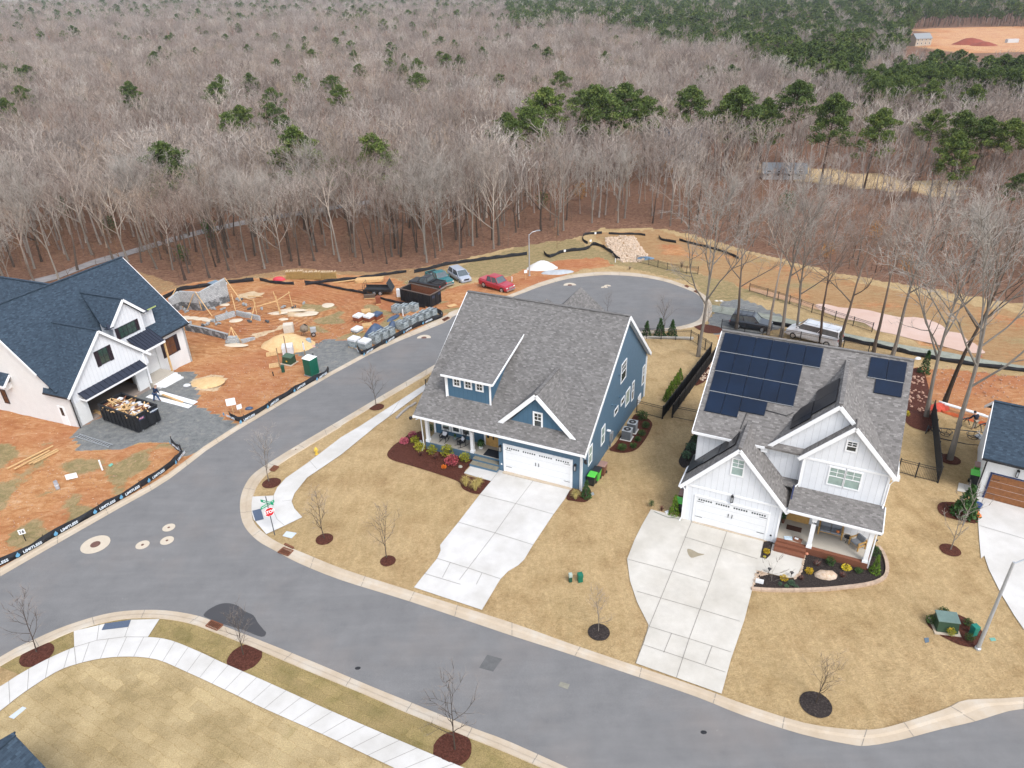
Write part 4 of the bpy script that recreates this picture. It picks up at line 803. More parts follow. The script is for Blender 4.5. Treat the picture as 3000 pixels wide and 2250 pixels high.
for x in (2.12, 5.62):
    c_ = MB(); c_.box(x - .14, x + .14, -0.28, 0.0, 0.56, 3.25); c_.box(x - .18, x + .18, -0.32, 0.04, 0.56, 0.74); c_.box(x - .18, x + .18, -0.32, .04, 3.0, 3.12); c_.build("porch_column", TRIM, WH, uv=False)
boards(WH, [((0.05, -0.14, 3.15), (5.75, -0.14, 3.15)), ((5.7, -0.14, 3.15), (5.7, 2.0, 3.15))], 0.2, 0.24, "porch_beam")
fd = MB(face_mat('front', 2.28)); fd.box(0.35, 1.85, 0, 0.07, 0.6, 2.85); fdo = fd.build("front_door", OAK, WH)
q = MB(face_mat('front', 2.2)); [q.box(a, a + .2, 0, .02, 1.8, 2.6) for a in (0.5, 0.75, 1.0, 1.55)]; q.build("door_glass", GLASS, fdo, uv=False); MB(face_mat('front', 2.2)).box(1.25, 1.32, 0, .08, 1.4, 1.8).build("door_handle", BLACK, fdo, uv=False)
text_mesh("108", 0.2, BLACK, "house_number", WH, 0.006, X=Matrix.Translation((2.12, -0.29, 2.7)) @ Matrix.Rotation(PI / 2, 4, 'X'))
downspout(WH, [(-6.75, -0.15, 2.95), (-6.62, -0.08, 2.7), (-6.62, -0.08, 0.15), (-6.7, -0.35, 0.0)]); downspout(WH, [(6.2, 1.75, 6.1), (6.0, 1.7, 5.7), (6.0, 1.7, 4.15), (5.95, 1.45, 3.95)]); downspout(WH, [(0.66, 1.68, 6.2), (0.66, 1.68, 4.2), (0.5, 1.45, 4.05)]); downspout(WH, [(5.86, -0.3, 3.2), (5.86, -0.28, 0.2)])
quoted(WH, (6.4, 1.9, 6.15), (6.4, 6.0, 6.15), TRIM); quoted(WH, (-7.0, -0.3, 2.98), (-7.0, 2.2, 2.98), TRIM)
MB(face_mat('front', 0)).box(-0.45, -0.33, 0, .03, .5, .62).build("outlet_cover", BLACK, WH, uv=False)

# ---------------------------------------------------------------- unfinished white brick house on the left
YL = math.radians(68.0)
LH = empty("unfinished_house", GT(*zA(652, 1525)), YL, "white brick house still being built, navy shingle roof and open garage", "house")
wl = lambda v: 3.7 + 0.95 * (v - 1.1)
m = MB()
m.prism([(0, 2.4, -1.5), (0, 2.4, wl(2.4) - .3), (0, 8.2, wl(8.2) - .25), (0, 15.0, 3.8), (0, 15.0, -1.5)], (0.25, 0, 0))
m.box(0, 0.25, 0, 2.4, -1.5, 3.5)
m.prism([(0, 0, -1), (1.45, 0, -1), (1.45, 0, 2.35), (0, 0, 2.35)], (0, 0.25, 0)); m.prism([(7.1, 0, -1.2), (8.4, 0, -1.2), (8.4, 0, 2.35), (7.1, 0, 2.35)], (0, 0.25, 0))
m.box(8.15, 8.4, 0.25, 2.0, -1.2, 3.3)
m.prism([(11.45, 1.5, -1.6), (15.65, 1.5, -1.6), (15.65, 1.5, 3.7), (11.45, 1.5, 3.7)], (0, 0.3, 0))
m.prism([(15.4, 1.5, -2), (15.4, 1.5, wl(1.5) - .25), (15.4, 8.2, wl(8.2) - .3), (15.4, 15.0, 3.8), (15.4, 15.0, -2)], (0.25, 0, 0))
m.box(8.4, 11.5, 1.6, 1.8, -0.5, 4.6)
m.build("wall", WBRICK, LH)
m = MB(); m.prism([(0, 0, 2.35), (9.0, 0, 2.35), (9.0, 0, 3.45), (4.55, 0, 7.7), (0, 0, 3.45)], (0, 0.25, 0)); m.build("gable_wall", WBAT, LH)
slab(LH, [(4.55, -0.3, 7.95), (-0.35, -0.3, 3.35), (-0.35, 2.9, 3.35), (4.55, 5.9, 7.95)], RNAVY, 0.14); slab(LH, [(4.55, -0.3, 7.95), (9.25, -0.3, 3.35), (9.25, 2.9, 3.35), (4.55, 5.9, 7.95)], RNAVY, 0.14)
slab(LH, [(-0.35, 1.1, wl(1.1)), (16.1, 1.1, wl(1.1)), (16.1, 8.2, wl(8.2)), (-0.35, 8.2, wl(8.2))], RNAVY)
slab(LH, [(-0.35, 8.2, wl(8.2)), (16.1, 8.2, wl(8.2)), (16.1, 15.4, 3.6), (-0.35, 15.4, 3.6)], RNAVY)
slab(LH, [(9.7, 9.0, 9.2), (5.0, 9.0, 4.4), (5.0, 27, 4.4), (9.7, 27, 9.2)], RNAVY); slab(LH, [(9.7, 9.0, 9.2), (14.4, 9.0, 4.4), (14.4, 27, 4.4), (9.7, 27, 9.2)], RNAVY)
MB().prism([(5.3, 14, -2), (14.1, 14, -2), (14.1, 14, 4.3), (9.7, 14, 8.9), (5.3, 14, 4.3)], (0, 12.7, 0)).build("rear_wall", WBRICK, LH)
ridgecap(LH, [((4.55, -.28, 7.99), (4.55, 5.7, 7.99)), ((9.15, 1.22, 9.14), (9.15, 6.7, 9.14)), ((-.35, 8.2, wl(8.2) + .03), (16.1, 8.2, wl(8.2) + .03)), ((9.7, 9, 9.24), (9.7, 27, 9.24))], RNAVY)
# shed dormer with a small gable in front
m = MB(); m.prism([(9.0, 2.3, 4.0), (9.0, 2.3, 6.55), (9.0, 5.4, 7.7), (9.0, 4.9, 7.0)], (4.0, 0, 0)); m.prism([(7.35, 1.5, 3.8), (10.95, 1.5, 3.8), (10.95, 1.5, 6.95), (9.15, 1.5, 8.75), (7.35, 1.5, 6.95)], (0, 1.5, 0)); dm = m.build("dormer", WBAT, LH)
slab(dm, [(9.1, 1.95, 6.72), (13.3, 1.95, 6.72), (13.3, 5.85, 8.21), (9.1, 5.85, 8.21)], RNAVY, 0.12, "dormer_roof")
slab(dm, [(9.15, 1.2, 9.1), (6.97, 1.2, 6.95), (6.97, 2.3, 6.95), (9.15, 6.8, 9.1)], RNAVY, 0.1, "dormer_roof"); slab(dm, [(9.15, 1.2, 9.1), (11.3, 1.2, 6.95), (11.3, 2.3, 6.95), (9.15, 6.8, 9.1)], RNAVY, 0.1, "dormer_roof")
boards(dm, [((9.15, 1.18, 8.98), (6.97, 1.18, 6.82)), ((9.15, 1.18, 8.98), (11.3, 1.18, 6.82))], 0.06, 0.26, "rake_board"); boards(dm, [((11.4, 1.93, 6.64), (13.3, 1.93, 6.64))], .05, .12, "drip_edge", plain("lime_edge", (0.35, 0.42, 0.15), .6))
for x in (6.95, 11.3): MB().prism([(x - .35, 1.1, 6.86), (x + .35, 1.1, 6.86), (x + .35, 1.6, 6.86), (x - .35, 1.6, 6.86)], (0, 0, .05)).prism([(x - .3, 1.1, 6.9), (x + .3, 1.1, 6.9), (x, 1.55, 7.35)], (0, .06, 0)).build("return_roof", METR, dm, uv=False)
DBR = plain("dark_bronze", (0.02, 0.018, 0.028), 0.5); GLB = glassm("unfinished_glass", (0.10, 0.045, 0.025), .12); GLBG = glassm("green_glass", (0.03, 0.06, 0.05), .12)
window(dm, 'front', 1.5, 7.95, 9.95, 5.35, 6.45, 4, 2, tw=0.05, fm=DBR, sash=False, glass=GLBG)
for x in (7.55, 10.0): MB(face_mat('front', 1.5)).box(x, x + .36, 0, .05, 5.3, 6.5).build("shutter", plain("shutter_black", (.02, .012, .018), .6), dm, uv=False)
SHT = plain("shutter_black", (.02, .012, .018), .6)
window(LH, 'front', 0, 4.05, 5.0, 4.6, 6.0, 2, 2, tw=0.05, fm=DBR, sash=False, glass=GLBG)
for x in (3.6, 5.05): MB(face_mat('front', 0)).box(x, x + .4, 0, .05, 4.5, 6.05).build("shutter", SHT, LH, uv=False)
window(LH, 'front', 1.5, 12.6, 14.0, 1.15, 2.95, 2, 2, tw=0.06, fm=DBR, sash=False, glass=GLB)
for x in (12.15, 14.08): MB(face_mat('front', 1.5)).box(x, x + .4, 0, .05, 1.1, 3.0).build("shutter", SHT, LH, uv=False)
def metal_roof(par, a, b_, c_, d_, nseam):                  # a,b low edge; c,d high edge (c above b)
    o = slab(par, [a, b_, c_, d_], METR, 0.06, "metal_roof"); q = MB(); a, b_, c_, d_ = map(Vector, (a, b_, c_, d_))
    for k in range(nseam + 1): t_ = k / nseam; q.beam(a.lerp(b_, t_) + Vector((0, 0, .02)), d_.lerp(c_, t_) + Vector((0, 0, .02)), .03, .06)
    q.build("standing_seam", plain("seam_dark", (.02, .024, .04), .4), o, uv=False)
metal_roof(LH, (0.85, -0.85, 2.62), (8.0, -0.85, 2.62), (8.0, -0.02, 3.15), (0.85, -0.02, 3.15), 13)
boards(LH, [((0.85, -0.86, 2.52), (8.0, -0.86, 2.52)), ((0.87, -0.85, 2.52), (0.87, 0, 2.52)), ((7.98, -.85, 2.52), (7.98, 0, 2.52))], .06, .16, "fascia")
metal_roof(LH, (8.5, -0.25, 3.88), (11.35, -0.25, 3.88), (11.35, 1.6, 5.05), (8.5, 1.6, 5.05), 8)
boards(LH, [((8.5, -0.27, 3.76), (11.38, -0.27, 3.76)), ((11.38, -.25, 3.76), (11.38, 1.5, 3.76))], .06, .2, "fascia")
boards(LH, [((4.55, -0.32, 7.82), (-0.35, -0.32, 3.22)), ((4.55, -0.32, 7.82), (9.25, -0.32, 3.22)), ((-0.37, 2.8, wl(2.8) - .18), (-0.37, 8.2, wl(8.2) - .18)), ((-0.37, 8.2, wl(8.2) - .18), (-.37, 15.4, 3.45)), ((16.12, 1.1, wl(1.1) - .15), (16.12, 8.2, wl(8.2) - .15))], 0.06, 0.24, "rake_board")
boards(LH, [((-0.38, -0.3, 3.28), (-0.38, 2.9, 3.28)), ((11.4, 1.07, 3.6), (16.1, 1.07, 3.6))], .08, .14, "gutter", BLACK)
downspout(LH, [(-0.08, -0.12, 3.2), (-0.08, -0.1, -0.1)], BLACK)
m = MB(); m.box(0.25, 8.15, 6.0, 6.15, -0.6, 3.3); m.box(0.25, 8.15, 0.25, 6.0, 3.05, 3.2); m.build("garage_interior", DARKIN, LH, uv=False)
MB().box(0.2, 8.2, -0.05, 6.0, -0.9, 0.02).build("garage_floor", plain("dusty_slab", (.27, .22, .19), .9, .15, 1), LH, uv=False)
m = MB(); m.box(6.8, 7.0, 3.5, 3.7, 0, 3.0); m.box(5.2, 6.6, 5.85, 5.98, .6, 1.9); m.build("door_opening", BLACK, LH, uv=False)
m = MB(); m.box(8.5, 11.4, -0.25, 1.6, -1.2, 0.28); m.build("porch_floor", PORCHC, LH, uv=False)
m = MB(); [m.box(8.6, 11.5 + k * 0.02, -0.3 - 0.32 * (k + 1), -0.27 - 0.32 * k, -1.4, 0.28 - 0.2 * (k + 1)) for k in range(4)]; m.build("porch_step", WBRICK, LH)
m = MB(); m.box(11.3, 11.45, -0.15, 0.0, 0.28, 3.75); m.build("porch_post", WOOD, LH, uv=False); MB().box(8.45, 8.6, -0.15, 0, .28, 3.75).build("porch_post", TRIM, LH, uv=False)
MB().box(8.9, 9.9, 1.52, 1.6, .28, 2.6).build("front_door", plain("primed_door", (.55, .56, .56), .6), LH, uv=False)
d_ = MB(face_mat('left', 0)).box(1.25, 2.15, 0, 0.04, -0.25, 1.95).build("side_door", TRIM, LH, uv=False); MB(face_mat('left', 0)).box(1.5, 1.85, .04, .06, .95, 1.8).build("pane", GLASS, d_, uv=False)
window(LH, 'left', 0, 8.9, 9.5, 0.9, 2.3, 2, 2, tw=0.06, fm=DBR, sash=False, glass=GLB)
slab(LH, [(-0.9, 7.2, 3.5), (0, 7.2, 4.4), (0, 11.5, 4.4), (-0.9, 11.5, 3.5)], RNAVY, 0.1); boards(LH, [((-.9, 7.18, 3.4), (0, 7.18, 4.28)), ((-.92, 7.2, 3.4), (-.92, 11.5, 3.4))], .06, .2, "rake_board"); MB().box(-.6, 0, 7.5, 11.2, 2.9, 3.5).build("bay_wall", WBRICK, LH)

# ---------------------------------------------------------------- house cut by the right edge, roof corner bottom left
YR = math.radians(-32)
RH = empty("white_garage_house", GT(*zH(742, 1145)), YR, "white house with navy roof and brown wooden garage door at the right edge", "house")
m = MB(); m.prism([(0, 0, -1.5), (0, 0, 3.35), (0, 3.9, 5.95), (0, 7.8, 3.35), (0, 7.8, -1.5)], (9, 0, 0)); m.build("wall", WBRICK, RH)
slab(RH, [(-.43, -.4, 3.62), (9.4, -.4, 3.62), (9.4, 3.9, 6.2), (-.43, 3.9, 6.2)], RNAVY); slab(RH, [(-.43, 3.9, 6.2), (9.4, 3.9, 6.2), (9.4, 8.2, 3.62), (-.43, 8.2, 3.62)], RNAVY)
ridgecap(RH, [((-.43, 3.9, 6.23), (9.4, 3.9, 6.23))], RNAVY)
boards(RH, [((-.45, -.4, 3.48), (-.45, 3.9, 6.06)), ((-.45, 3.9, 6.06), (-.45, 8.2, 3.48))], .05, .24, "rake_board"); boards(RH, [((-.43, -.44, 3.5), (9.4, -.44, 3.5))], .1, .14, "gutter", BLACK)
garage_door(RH, -.01, .55, 5.4, .02, 2.2, CEDAR, True); boards(RH, [((.47, -.02, 0), (.47, -.02, 2.35)), ((.4, -.02, 2.3), (5.5, -.02, 2.3))], .12, .08, "door_casing", NAVYT)
wall_lantern(RH, 'front', 0, 1.95, 2.75); downspout(RH, [(-.06, -.3, 3.4), (-.06, -.06, 3.1), (-.06, -.06, 0)], BLACK)
a = GT(30, 2150); NR = empty("navy_roof_house", Vector((a.x, a.y, 0)) , 0, "navy shingle roof corner poking in at the bottom left", "house")
P0 = CAM + ray(52, 2168) * ((4.2 - CAM_H) / ray(52, 2168).z); P1 = CAM + ray(-60, 2230) * ((3.6 - CAM_H) / ray(-60, 2230).z); P2 = CAM + ray(170, 2262) * ((2.6 - CAM_H) / ray(170, 2262).z); P3 = CAM + ray(60, 2420) * ((2.6 - CAM_H) / ray(60, 2420).z); P4 = CAM + ray(-200, 2500) * ((3.6 - CAM_H) / ray(-200, 2500).z)
o_ = NR.location; L_ = lambda p, z: (p.x - o_.x, p.y - o_.y, z)
dx = Vector((1.0, -0.05, 0)); ap = Vector(L_(P0, 4.6))
slab(NR, [ap, ap + Vector((3.6, -2.2, -2.0)), ap + Vector((1.6, -7.5, -2.0)), ap + Vector((-2.4, -5.0, 0))], RNAVY); slab(NR, [ap, ap + Vector((-2.4, -5.0, 0)), ap + Vector((-7.5, -3.0, -2.6)), ap + Vector((-4.6, -1.2, -2.2))], RNAVY)
ridgecap(NR, [(ap + Vector((0, 0, .04)), ap + Vector((-2.4, -5.0, .04))), (ap + Vector((0, 0, .03)), ap + Vector((-4.6, -1.2, -2.15)))], RNAVY)
MB().prism([ap + Vector((-.2, -.6, -2.7)), ap + Vector((2.6, -2.4, -2.7)), ap + Vector((1.0, -7, -2.7)), ap + Vector((-6.4, -3, -2.7))], (0, 0, -2.0)).build("wall", WBRICK, NR)
# ================================================================== TREES AND PLANTS
def bark(name, cols, rough=0.9, lift=None, patch=False):
    m, t, b = nodes(name); oi = N(t, "ShaderNodeObjectInfo"); v = vmap(t); n = noi(t, v, 2.5, 4)
    c = ramp(t, oi.outputs["Random"], [(i / max(1, len(cols) - 1), x) for i, x in enumerate(cols)]).outputs[0]
    c = mix(t, 0.7, c, mix(t, n.outputs[0], (0.6, 0.6, 0.6), (1.4, 1.4, 1.4)), 'MULTIPLY')
    if lift:                                                # limbs paler than the foot: real bark tone plus wood shade painted in
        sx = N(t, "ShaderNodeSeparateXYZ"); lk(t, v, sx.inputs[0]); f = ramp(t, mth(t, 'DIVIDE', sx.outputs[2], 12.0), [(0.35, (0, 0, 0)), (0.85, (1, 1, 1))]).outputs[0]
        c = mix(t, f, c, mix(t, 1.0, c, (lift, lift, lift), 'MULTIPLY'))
    if patch:                                               # stands of different species across the wood
        pn = noi(t, oi.outputs["Location"], 0.022, 3, 0.6); p2 = noi(t, oi.outputs["Location"], 0.06, 2)
        c = mix(t, 0.85, c, ramp(t, pn.outputs[0], [(0.34, (0.62, 0.55, 0.50)), (0.45, (0.97, 0.92, 0.87)), (0.55, (1.2, 1.17, 1.13)), (0.66, (1.05, 0.9, 0.78))]).outputs[0], 'MULTIPLY')
        c = mix(t, 0.6, c, mix(t, p2.outputs[0], (0.5, 0.5, 0.5), (1.5, 1.5, 1.5)), 'MULTIPLY')
    lk(t, c, b.inputs["Base Color"]); b.inputs["Roughness"].default_value = rough; b.inputs["Specular IOR Level"].default_value = 0.1; return m
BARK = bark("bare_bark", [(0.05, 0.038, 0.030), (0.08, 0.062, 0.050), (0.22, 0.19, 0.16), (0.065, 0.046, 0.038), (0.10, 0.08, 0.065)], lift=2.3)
TWIG = bark("bare_twigs", [(0.20, 0.172, 0.155), (0.31, 0.28, 0.258), (0.22, 0.178, 0.158), (0.40, 0.37, 0.34), (0.27, 0.215, 0.17)], patch=True)
BARKL = bark("pale_bark", [(0.23, 0.205, 0.175), (0.18, 0.158, 0.135)]); TWIGL = bark("pale_twigs", [(0.36, 0.33, 0.295), (0.30, 0.27, 0.24)])
PBARK = bark("pine_bark", [(0.075, 0.055, 0.045), (0.12, 0.085, 0.065)])
def leafm(name, cols, sc=1.4, tr=0.0):
    m, t, b = nodes(name); oi = N(t, "ShaderNodeObjectInfo"); v = vmap(t); n = noi(t, v, sc, 5, 0.7); g_ = N(t, "ShaderNodeNewGeometry")
    c = ramp(t, n.outputs[0], [(0.3, cols[0]), (0.52, cols[1]), (0.72, cols[2])]).outputs[0]
    c = mix(t, 0.8, c, mix(t, g_.outputs["Random Per Island"], (0.6, 0.62, 0.6), (1.4, 1.38, 1.2)), 'MULTIPLY')
    c = mix(t, 0.7, c, mix(t, oi.outputs["Random"], (0.75, 0.8, 0.85), (1.25, 1.2, 1.0)), 'MULTIPLY')
    lk(t, c, b.inputs["Base Color"]); b.inputs["Roughness"].default_value = 0.7; b.inputs["Specular IOR Level"].default_value = 0.2; return m
PINE = leafm("pine_needles", [(0.038, 0.064, 0.020), (0.09, 0.128, 0.036), (0.21, 0.24, 0.065)], 0.5)
CEDARL = leafm("cedar_leaf", [(0.02, 0.05, 0.02), (0.04, 0.09, 0.03), (0.07, 0.13, 0.04)], 2)
ARBOR = leafm("arborvitae_leaf", [(0.045, 0.09, 0.01), (0.10, 0.17, 0.02), (0.17, 0.25, 0.03)], 3)
BROWNL = leafm("dry_beech_leaf", [(0.22, 0.10, 0.035), (0.34, 0.17, 0.06), (0.42, 0.25, 0.10)], 2)
LEAF = {"lime": leafm("lime_leaf", [(0.16, 0.17, 0.02), (0.30, 0.29, 0.03), (0.42, 0.38, 0.06)], 4), "pink": leafm("pink_leaf", [(0.22, 0.03, 0.045), (0.36, 0.07, 0.10), (0.42, 0.13, 0.14)], 4),
        "maroon": leafm("maroon_twig", [(0.12, 0.035, 0.035), (0.20, 0.07, 0.06), (0.26, 0.12, 0.09)], 4), "green": leafm("green_leaf", [(0.02, 0.05, 0.02), (0.05, 0.10, 0.03), (0.09, 0.15, 0.05)], 4),
        "gold": leafm("gold_leaf", [(0.34, 0.20, 0.01), (0.55, 0.38, 0.02), (0.60, 0.30, 0.04)], 4), "yellow": leafm("yellow_leaf", [(0.55, 0.42, 0.03), (0.68, 0.55, 0.05), (0.75, 0.65, 0.15)], 4),
        "straw": leafm("straw_grass", [(0.34, 0.25, 0.08), (0.46, 0.36, 0.14), (0.55, 0.45, 0.2)], 4), "bare": leafm("grey_twig", [(0.25, 0.18, 0.15), (0.33, 0.26, 0.22), (0.4, 0.33, 0.28)], 4), "blue": leafm("blue_green_leaf", [(0.05, 0.10, 0.07), (0.09, 0.16, 0.10), (0.14, 0.22, 0.14)], 4), "flower": leafm("magenta_bloom", [(0.30, 0.05, 0.10), (0.42, 0.09, 0.16), (0.48, 0.20, 0.22)], 4)}
def rot_about(d, ang, az):
    a = d.cross(Vector((0, 0, 1))); a = a.normalized() if a.length > 0.05 else Vector((1, 0, 0)); b_ = d.cross(a).normalized()
    return (d * math.cos(ang) + (a * math.cos(az) + b_ * math.sin(az)) * math.sin(ang)).normalized()
def bare_tree(seed, H, tr, limbs=9, sub=6, tw=6, tl=4, cb=0.38, spread=0.62, fat=1.0):
    random.seed(seed); T_, C_ = MB(), MB()
    def limb(p, d, L, r, lev):
        n_ = 4 if lev < 3 else 2; pts = [p]; rr = [r]; q = d.copy()
        for i in range(n_):
            q = (q + Vector((ru(-1, 1), ru(-1, 1), ru(-.5, 1) * 0.6 + (0.32 if lev in (1, 2) else 0.1))) * (0.20 if lev < 3 else 0.28)).normalized()
            pts.append(pts[-1] + q * L / n_); rr.append(r * (1 - 0.8 * (i + 1) / n_))
        (T_ if lev <= 2 else C_).tube(pts, rr, 5 if lev == 1 else (4 if lev == 2 else 3), cap=False)
        return pts, rr
    hgt = H * 0.93; pts = [Vector((0, 0, -0.3))]; rr = [tr * 1.25]; q = Vector((ru(-.05, .05), ru(-.05, .05), 1))
    for i in range(8):
        q = (q + Vector((ru(-1, 1), ru(-1, 1), 0)) * 0.07 + Vector((0, 0, 0.06))).normalized(); pts.append(pts[-1] + q * hgt / 8); rr.append(tr * (1 - 0.88 * ((i + 1) / 8) ** 0.9))
    T_.tube(pts, rr, 7, cap=False)
    for k in range(limbs):
        f = cb + (0.97 - cb) * (k + ru(0, 0.7)) / limbs; i = min(7, int(f * 8)); u = f * 8 - i; p = pts[i].lerp(pts[i + 1], u); r0 = (rr[i] * (1 - u) + rr[i + 1] * u)
        d = rot_about(Vector((0, 0, 1)), ru(0.6, 1.1) * (1.05 - 0.45 * f), k * 2.4 + ru(-.4, .4)); L = H * spread * (1.0 - f) ** 0.6 * ru(0.75, 1.1) + 0.8
        P1, R1 = limb(p, d, L, r0 * 0.72, 1)
        for s in range(sub):
            a = 0.25 + 0.75 * (s + rnd()) / sub; i1 = min(3, int(a * 4)); p1 = P1[i1].lerp(P1[i1 + 1], a * 4 - i1); dd = (P1[i1 + 1] - P1[i1]).normalized()
            P2, R2 = limb(p1, rot_about(dd, ru(0.35, 0.85), ru(0, 6.3)), L * ru(0.3, 0.5), max(0.026 * fat, R1[i1] * 0.6), 2)
            for w_ in range(tw):
                a2 = 0.2 + 0.8 * (w_ + rnd()) / tw; i2 = min(3, int(a2 * 4)); p2 = P2[i2].lerp(P2[i2 + 1], a2 * 4 - i2); d2 = (P2[i2 + 1] - P2[i2]).normalized()
                L3 = ru(0.7, 1.5) * H / 16
                P3, R3 = limb(p2, rot_about(d2, ru(0.3, 0.9), ru(0, 6.3)), L3, 0.014 * fat, 3)
                for y_ in range(tl):
                    p3 = P3[0].lerp(P3[-1], ru(0.2, 1)); d3 = rot_about((P3[-1] - P3[0]).normalized(), ru(0.3, 0.9), ru(0, 6.3))
                    e = p3 + d3 * ru(0.35, 0.8) * H / 16; s_ = d3.cross(Vector((ru(-1, 1), ru(-1, 1), ru(-1, 1)))).normalized() * 0.011 * fat
                    C_.face([p3 - s_, p3 + s_, e])
    return T_, C_
def tufts(C_, c, rx, rz, n, size, out=0.8):
    for i in range(n):
        d = Vector((random.gauss(0, 1), random.gauss(0, 1), random.gauss(0, 1))).normalized(); r_ = rnd() ** 0.45
        p = c + Vector((d.x * rx, d.y * rx, d.z * rz)) * r_; q = (d * out + Vector((ru(-1, 1), ru(-1, 1), ru(-.2, 1.2)))).normalized()
        s = q.cross(Vector((ru(-1, 1), ru(-1, 1), ru(-1, 1)))).normalized() * size * ru(0.4, 0.75); q = q * size * ru(0.7, 1.2)
        C_.face([p - s, p + q * .5 - s * .2, p + q, p + s])
def pine_tree(seed, H, cb=0.5, cw=0.17, nb=26, nt=70, size=0.36):
    random.seed(seed); T_, C_ = MB(), MB(); pts = [Vector((0, 0, -0.3))]; q = Vector((0, 0, 1)); rr = [H * 0.017]
    for i in range(7): q = (q + Vector((ru(-1, 1), ru(-1, 1), 0)) * 0.035 + Vector((0, 0, .04))).normalized(); pts.append(pts[-1] + q * H * 0.97 / 7); rr.append(H * 0.014 * (1 - 0.9 * (i + 1) / 7) + 0.02)
    T_.tube(pts, rr, 7, cap=False)
    for k in range(nb):
        f = cb + (1.0 - cb) * (k + rnd()) / nb; i = min(6, int(f * 7)); p = pts[i].lerp(pts[i + 1], f * 7 - i)
        g_ = (f - cb) / (1 - cb); R = H * cw * (math.sin(PI * min(1, 0.28 + 0.75 * g_)) ** 0.7) * ru(0.55, 1.15)
        az = k * 2.399 + ru(-.5, .5); e = p + Vector((math.cos(az) * R, math.sin(az) * R, R * ru(0.1, 0.55)))
        T_.tube([p, p.lerp(e, .5) + Vector((0, 0, -.1)), e], [0.07, 0.045, 0.02], 4, cap=False)
        for w_ in (0.55, 0.85, 1.08):
            if w_ < .6 and g_ < .4: continue
            c = p.lerp(e, w_) + Vector((ru(-.4, .4), ru(-.4, .4), ru(0, .4))); b_ = H * 0.045 * ru(0.75, 1.35); tufts(C_, c, b_ * 1.15, b_ * 0.7, int(nt * ru(.7, 1.2)), size)
    tufts(C_, pts[-1], H * .05, H * .04, nt, size); return T_, C_
def as_tree(name, TC, bm_, lm_, loc, label, cat, group=None, rz=0, scale=1.0):
    t_ = empty(name, loc, rz, label, cat, group, scale); TC[0].build("trunk", bm_, t_, fixn=False, uv=False); TC[1].build("crown", lm_, t_, fixn=False, uv=False); return t_
def top_at(px, py, h):                                      # ground point whose tree of height h tops out at this pixel
    d = ray(px, py); z = 0.0
    for i in range(40):
        t = (z + h - CAM_H) / d.z; p = CAM + d * min(max(t, 0), 3000 / max(d.y, 1e-6)); z = 0.5 * z + 0.5 * TZ(p.x, p.y)
    return Vector((p.x, p.y, TZ(p.x, p.y)))
def height_to(base, py):                                    # height of a vertical at base reaching image row py
    lo, hi = 0.2, 40
    for i in range(30):
        m_ = (lo + hi) / 2
        if PX((base.x, base.y, base.z + m_))[1] > py: lo = m_
        else: hi = m_
    return lo
# --- prototypes are the first trees themselves
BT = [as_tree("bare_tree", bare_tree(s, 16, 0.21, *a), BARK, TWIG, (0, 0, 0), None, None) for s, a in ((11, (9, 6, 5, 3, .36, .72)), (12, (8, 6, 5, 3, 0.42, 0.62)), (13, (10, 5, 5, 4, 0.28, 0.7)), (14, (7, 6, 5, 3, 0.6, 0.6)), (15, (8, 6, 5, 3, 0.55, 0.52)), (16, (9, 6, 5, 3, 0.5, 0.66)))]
BP = [as_tree("pale_tree", bare_tree(s, 16, 0.18, *a), BARKL, TWIGL, (0, 0, 0), None, None) for s, a in ((21, (10, 8, 7, 4, 0.34, 0.74)), (22, (9, 7, 6, 4, 0.42, 0.5)), (23, (11, 7, 6, 4, 0.33, 0.62)))]
PT = [as_tree("pine_tree", pine_tree(s, 20, *a), PBARK, PINE, (0, 0, 0), None, None) for s, a in ((31, (0.42, 0.24, 46, 85, .34)), (32, (0.52, 0.25, 38, 85, .34)), (33, (0.34, 0.22, 52, 85, .34)), (34, (0.56, 0.22, 32, 85, .34)))]
def low_tree(seed):
    T_, C_ = bare_tree(seed, 15, 0.2, 8, 4, 3, 2, 0.35, 0.66, 2.9); T_.v += []; n = len(T_.v)
    T_.v += C_.v; T_.f += [[i + n for i in f] for f in C_.f]; T_.m += C_.m; return T_
def low_pine(seed):
    T_, C_ = pine_tree(seed, 19, 0.5, 0.2, 12, 26, 1.0); n = len(T_.v); T_.m = [1] * len(T_.m) if False else T_.m
    k = len(T_.f); T_.v += C_.v; T_.f += [[i + n for i in f] for f in C_.f]; T_.m = [0] * k + [1] * len(C_.f); return T_
LT = [low_tree(s).build("bare_tree", TWIG, None, fixn=False, uv=False) for s in (41, 42, 43)]
LPn = [low_pine(s).build("pine_tree", [PBARK, PINE], None, fixn=False, uv=False) for s in (51, 52)]
used = set()
def put(proto, loc, h, h0, label, cat, group):
    o = proto if proto.name not in used else copy_tree(proto)
    used.add(proto.name); o.location = loc; o.rotation_euler = (ru(-.03, .03), ru(-.03, .03), ru(0, 6.28)); s = h / h0; o.scale = (s * ru(.9, 1.1), s * ru(.9, 1.1), s)
    return tag(o, label, cat, group)
